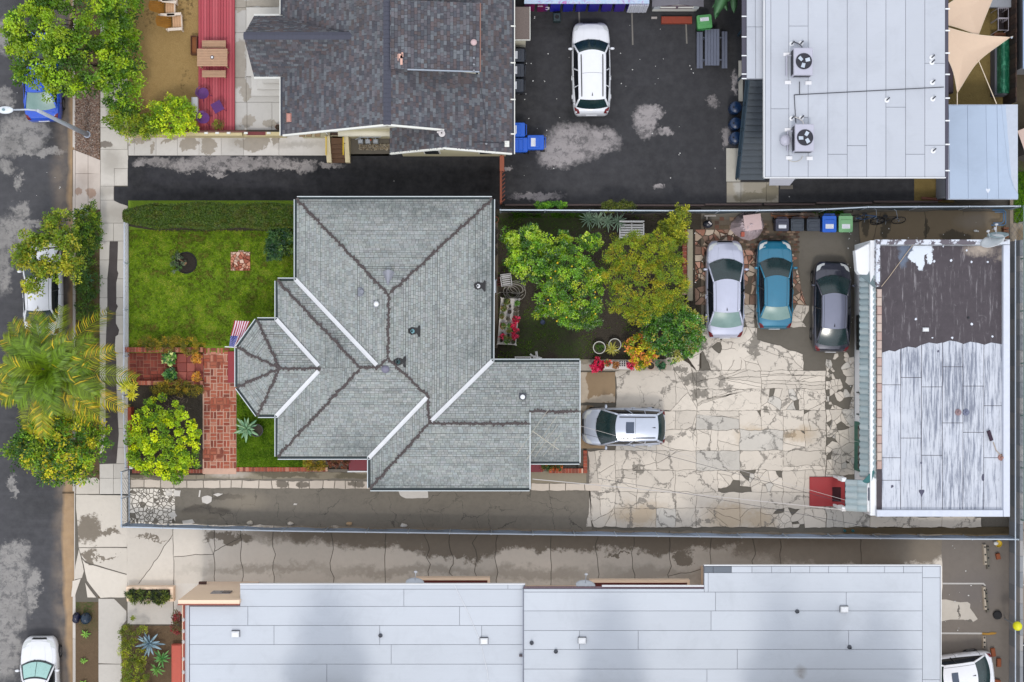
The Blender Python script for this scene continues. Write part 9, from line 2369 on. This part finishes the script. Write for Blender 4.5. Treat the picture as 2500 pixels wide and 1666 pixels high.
for k,(x0,y0,x1,y1,pale,lab) in enumerate(((2403,1328,2406,1380,1,"pale chipped wheel stop nearest the wire fence"),(2411,1334,2413,1390,0,"grey wheel stop beside the pale chipped one nearest the fence"),(2402,1432,2406,1490,1,"pale wheel stop beside the second parking line"),(2406,1440,2412,1496,0,"olive grey wheel stop next to the pale one at the second line"),(2402,1552,2403,1584,1,"pale wheel stop below the third parking line"),(2412,1600,2413,1660,0,"dark grey wheel stop behind the white parked car"))):
 a,b = P(x0,y0,.2),P(x1,y1,.2);d = b - a;ang = math.atan2(d.y,d.x);o = thing("wheel_stop",lab,"wheel stop",tuple(a),ang,gw);L_ = d.length
 m = MB();m.add([Vector(v) for v in ((0,-.09,-.07),(L_,-.09,-.07),(L_,.09,-.07),(0,.09,-.07),(.04,-.055,.07),(L_ - .04,-.055,.07),(L_ - .04,.055,.07),(.04,.055,.07))],[(3,2,1,0),(4,5,6,7),(0,1,5,4),(1,2,6,5),(2,3,7,6),(3,0,4,7)]);obj("bar",m,concrete("stop_concrete_%d" % pale,A(*((196,184,166) if pale else (112,108,98)))),o,local=True)
 for t_ in (.15,.5,.85): part(o,"bolt_hole",M_rub,lambda m: m.cyl((L_ * t_,0),.045,.07,.076,10),local=True)
c = P(2435,1502,.2);T = thing("old_tyre","black tyre with a pale hub lying against the right hand wall","tyre",c);part(T,"tread",M_rub,lambda m: m.lathe((c.x,c.y),[(.13,.14),(.2,.13),(.22,.2),(.2,.28),(.13,.27)],20),smooth=True);part(T,"hub",plain("hub_blue_grey",A(110,134,160),.4),lambda m: m.cyl((c.x,c.y),.1,.2,.25,14))
T = thing("yellow_bucket","yellow bucket with a white rag in the fence corner of the car park","bucket",P(2436,1328,.13));c = P(2438,1328,.4);part(T,"tub",plain("yellow_plastic",A(216,180,30),.4),lambda m: m.lathe((c.x,c.y),[(.12,.13),(.16,.42),(.17,.42),(.14,.36),(.01,.3)],14,cap=False));part(T,"rag",plain("white_cloth",A(226,226,224),.9),lambda m: m.ball((c.x - .12,c.y + .02,.38),.12,.1,.08,9,5))
for k,(x,y,rz,lab) in enumerate(((2435,1358,.2,"rusty orange block below the yellow bucket"),(2423,1592,.15,"orange brick upright beside the white parked car"),(2437,1617,0,"orange brick at the wall, lower down than the first"),(2430,1663,1.4,"orange brick lying at the bottom edge"))):
 b = P(x,y,.13);m = MB();m.bbox(-.1,.1,-.2 if k else -.14,.2 if k else .14,0,.16,.015);o = obj("loose_brick",m,plain("orange_brick",A(*((198,116,70) if k else (140,74,40))),.8,vary=.2));o.location = b;o.rotation_euler = (0,0,rz);tag(o,lab,"brick","loose orange bricks by the right hand wall")
T = thing("yellow_tape_strip","strip of muddy yellow tape lying by the third parking line","tape",P(2415,1546,.14));part(T,"tape",plain("muddy_yellow",A(170,126,36),.7),lambda m: m.face([P(x,y,.17) for x,y in ((2398,1550),(2412,1551),(2430,1549),(2434,1545),(2420,1544),(2412,1546),(2398,1545))]))
c = P(2484,1529,1.9);T = thing("yellow_float","bright yellow ball on a short post at the right hand wall","ball",(c.x,c.y,.12));part(T,"sphere",plain("fluorescent_yellow",A(228,226,10),.5),lambda m: m.ball(tuple(c),.22,.22,.22,16,10),smooth=True);part(T,"post",M_steel,lambda m: m.tube([(c.x,c.y,.12),(c.x,c.y,1.75)],.03,6))
T = thing("cart_frame","dark metal cart frame beyond the wall at the lower right corner","cart",P(2492,1625,.13));part(T,"frame",plain("dark_cart_metal",A(40,44,60),.5,.3),lambda m: [m.tube([P(2484,y,.7),P(2520,y + 4,.7)],.03,5) for y in (1572,1598,1624,1650)] and m.tube([P(2485,1570,.7),P(2485,1666,.7)],.03,5));part(T,"bed",plain("cart_bed_dark",A(30,30,40),.8),lambda m: m.box(P(2486,0,.4).x,P(2530,0,.4).x,P(0,1668,.4).y,P(0,1570,.4).y,.3,.4));part(T,"handle",plain("white_pipe",A(220,220,216),.5),lambda m: m.tube([P(2480,1573,.8),P(2515,1578,.8)],.025,5))
for k in range(4): x,y = (2486,2526)[k % 2],(1575,1660)[k // 2];part(T,"leg",plain("dark_cart_metal",A(40,44,60),.5,.3),lambda m: m.tube([P(x,y,.12),P(x,y,.7)],.025,5))
T = thing("neighbour_shed","corner of a pale pinkish shed roof beyond the annex at the right edge","shed",P(2520,350,.13));part(T,"roof",plain("pinkish_roof",A(206,182,170),.8),lambda m: m.add([P(2484,320,2.2),P(2560,290,2.2),P(2590,420,2.2),P(2506,382,2.2),P(2484,320,2.1),P(2560,290,2.1),P(2590,420,2.1),P(2506,382,2.1)],[(3,2,1,0),(4,5,6,7),(0,1,5,4),(1,2,6,5),(2,3,7,6),(3,0,4,7)]));part(T,"wall",plain("dim_shed_wall",A(90,84,80),.9),lambda m: m.prism(pxpoly([(2496,326),(2556,300),(2580,405),(2512,374)],2.0),.1,2.08))
T = thing("board_fence","tall dark board fence beyond the play yard at the right edge","fence",P(2478,120,.13));Mdb = [plain("dark_fence_board_%d" % k,A(*c),.9,vary=.3) for k,c in enumerate(((66,46,38),(54,40,36),(74,54,44)))]
for k in range(26): a,b = P(2474,-60 + k * 12 + 11.4,1.6),P(2477,-60 + k * 12,1.6);part(T,"board",Mdb[k % 3],lambda m: m.box(a.x,b.x,a.y,b.y,.12,1.9 + .03 * (k % 2)))
q = P(2497,60,2.5);T = thing("neighbour_outhouse","pale blue edged neighbour outhouse roof at the top right corner","outhouse",P(2520,60,.13));part(T,"roof",plain("neighbour_pale_roof",A(150,170,196),.7),lambda m: m.box(P(2498,0,2.5).x,P(2600,0,2.5).x,P(0,168,2.5).y,P(0,-60,2.5).y,2.38,2.5));part(T,"wall",plain("neighbour_wall_grey",A(120,120,124),.9),lambda m: m.box(P(2506,0,2.5).x,P(2590,0,2.5).x,P(0,160,2.5).y,P(0,-50,2.5).y,.1,2.37))
# rough stones along the long fence
for k,(x,y,lab) in enumerate(((610,1277,"pale stone under the long fence nearest the rubble"),(709,1278,"pale stone under the long fence, second along"),(853,1279,"tan stone under the long fence, third along"),(986,1283,"small white stone under the long fence, fourth along"))):
 q = P(x,y,.16);m = MB();m.ball((q.x,q.y,.17),.17,.11,.1,9,5);m.v = [(v[0] + (vnoise(v[0] * 9,v[1] * 9,k) - .5) * .06,v[1] + (vnoise(v[0] * 9,v[1] * 9,k + 2) - .5) * .06,v[2]) for v in m.v];tag(obj("stone",m,concrete("field_stone_%d" % k,A(*((206,196,180),(210,200,186),(190,160,124),(220,216,210))[k]))),lab,"stone","stones under the long fence")
# scraps of litter on the lots
r = random.Random(44);ml = plain("white_litter",A(226,226,224),.8);k = 0
m = MB()
for x0,y0,x1,y1,n in ((1240,30,1390,340,26),(1500,60,1700,220,14),(30,190,60,250,5),(20,400,160,520,6),(2070,560,2090,1100,40),(2300,1330,2400,1600,14),(2110,540,2400,590,10),(1690,560,1720,700,8),(1260,300,1800,480,10)):
 for _ in range(n):
  q = P(r.uniform(x0,x1),r.uniform(y0,y1),.15);s = r.uniform(.015,.045);a = r.uniform(0,3)
  z = .022 if x1 < 200 else .162;m.face([(q.x + s * math.cos(a + t) * w,q.y + s * math.sin(a + t) * w,z) for t,w in ((0,1),(1.4,.7),(3.1,1),(4.6,.8))])
obj("litter",m,ml,kind="stuff")
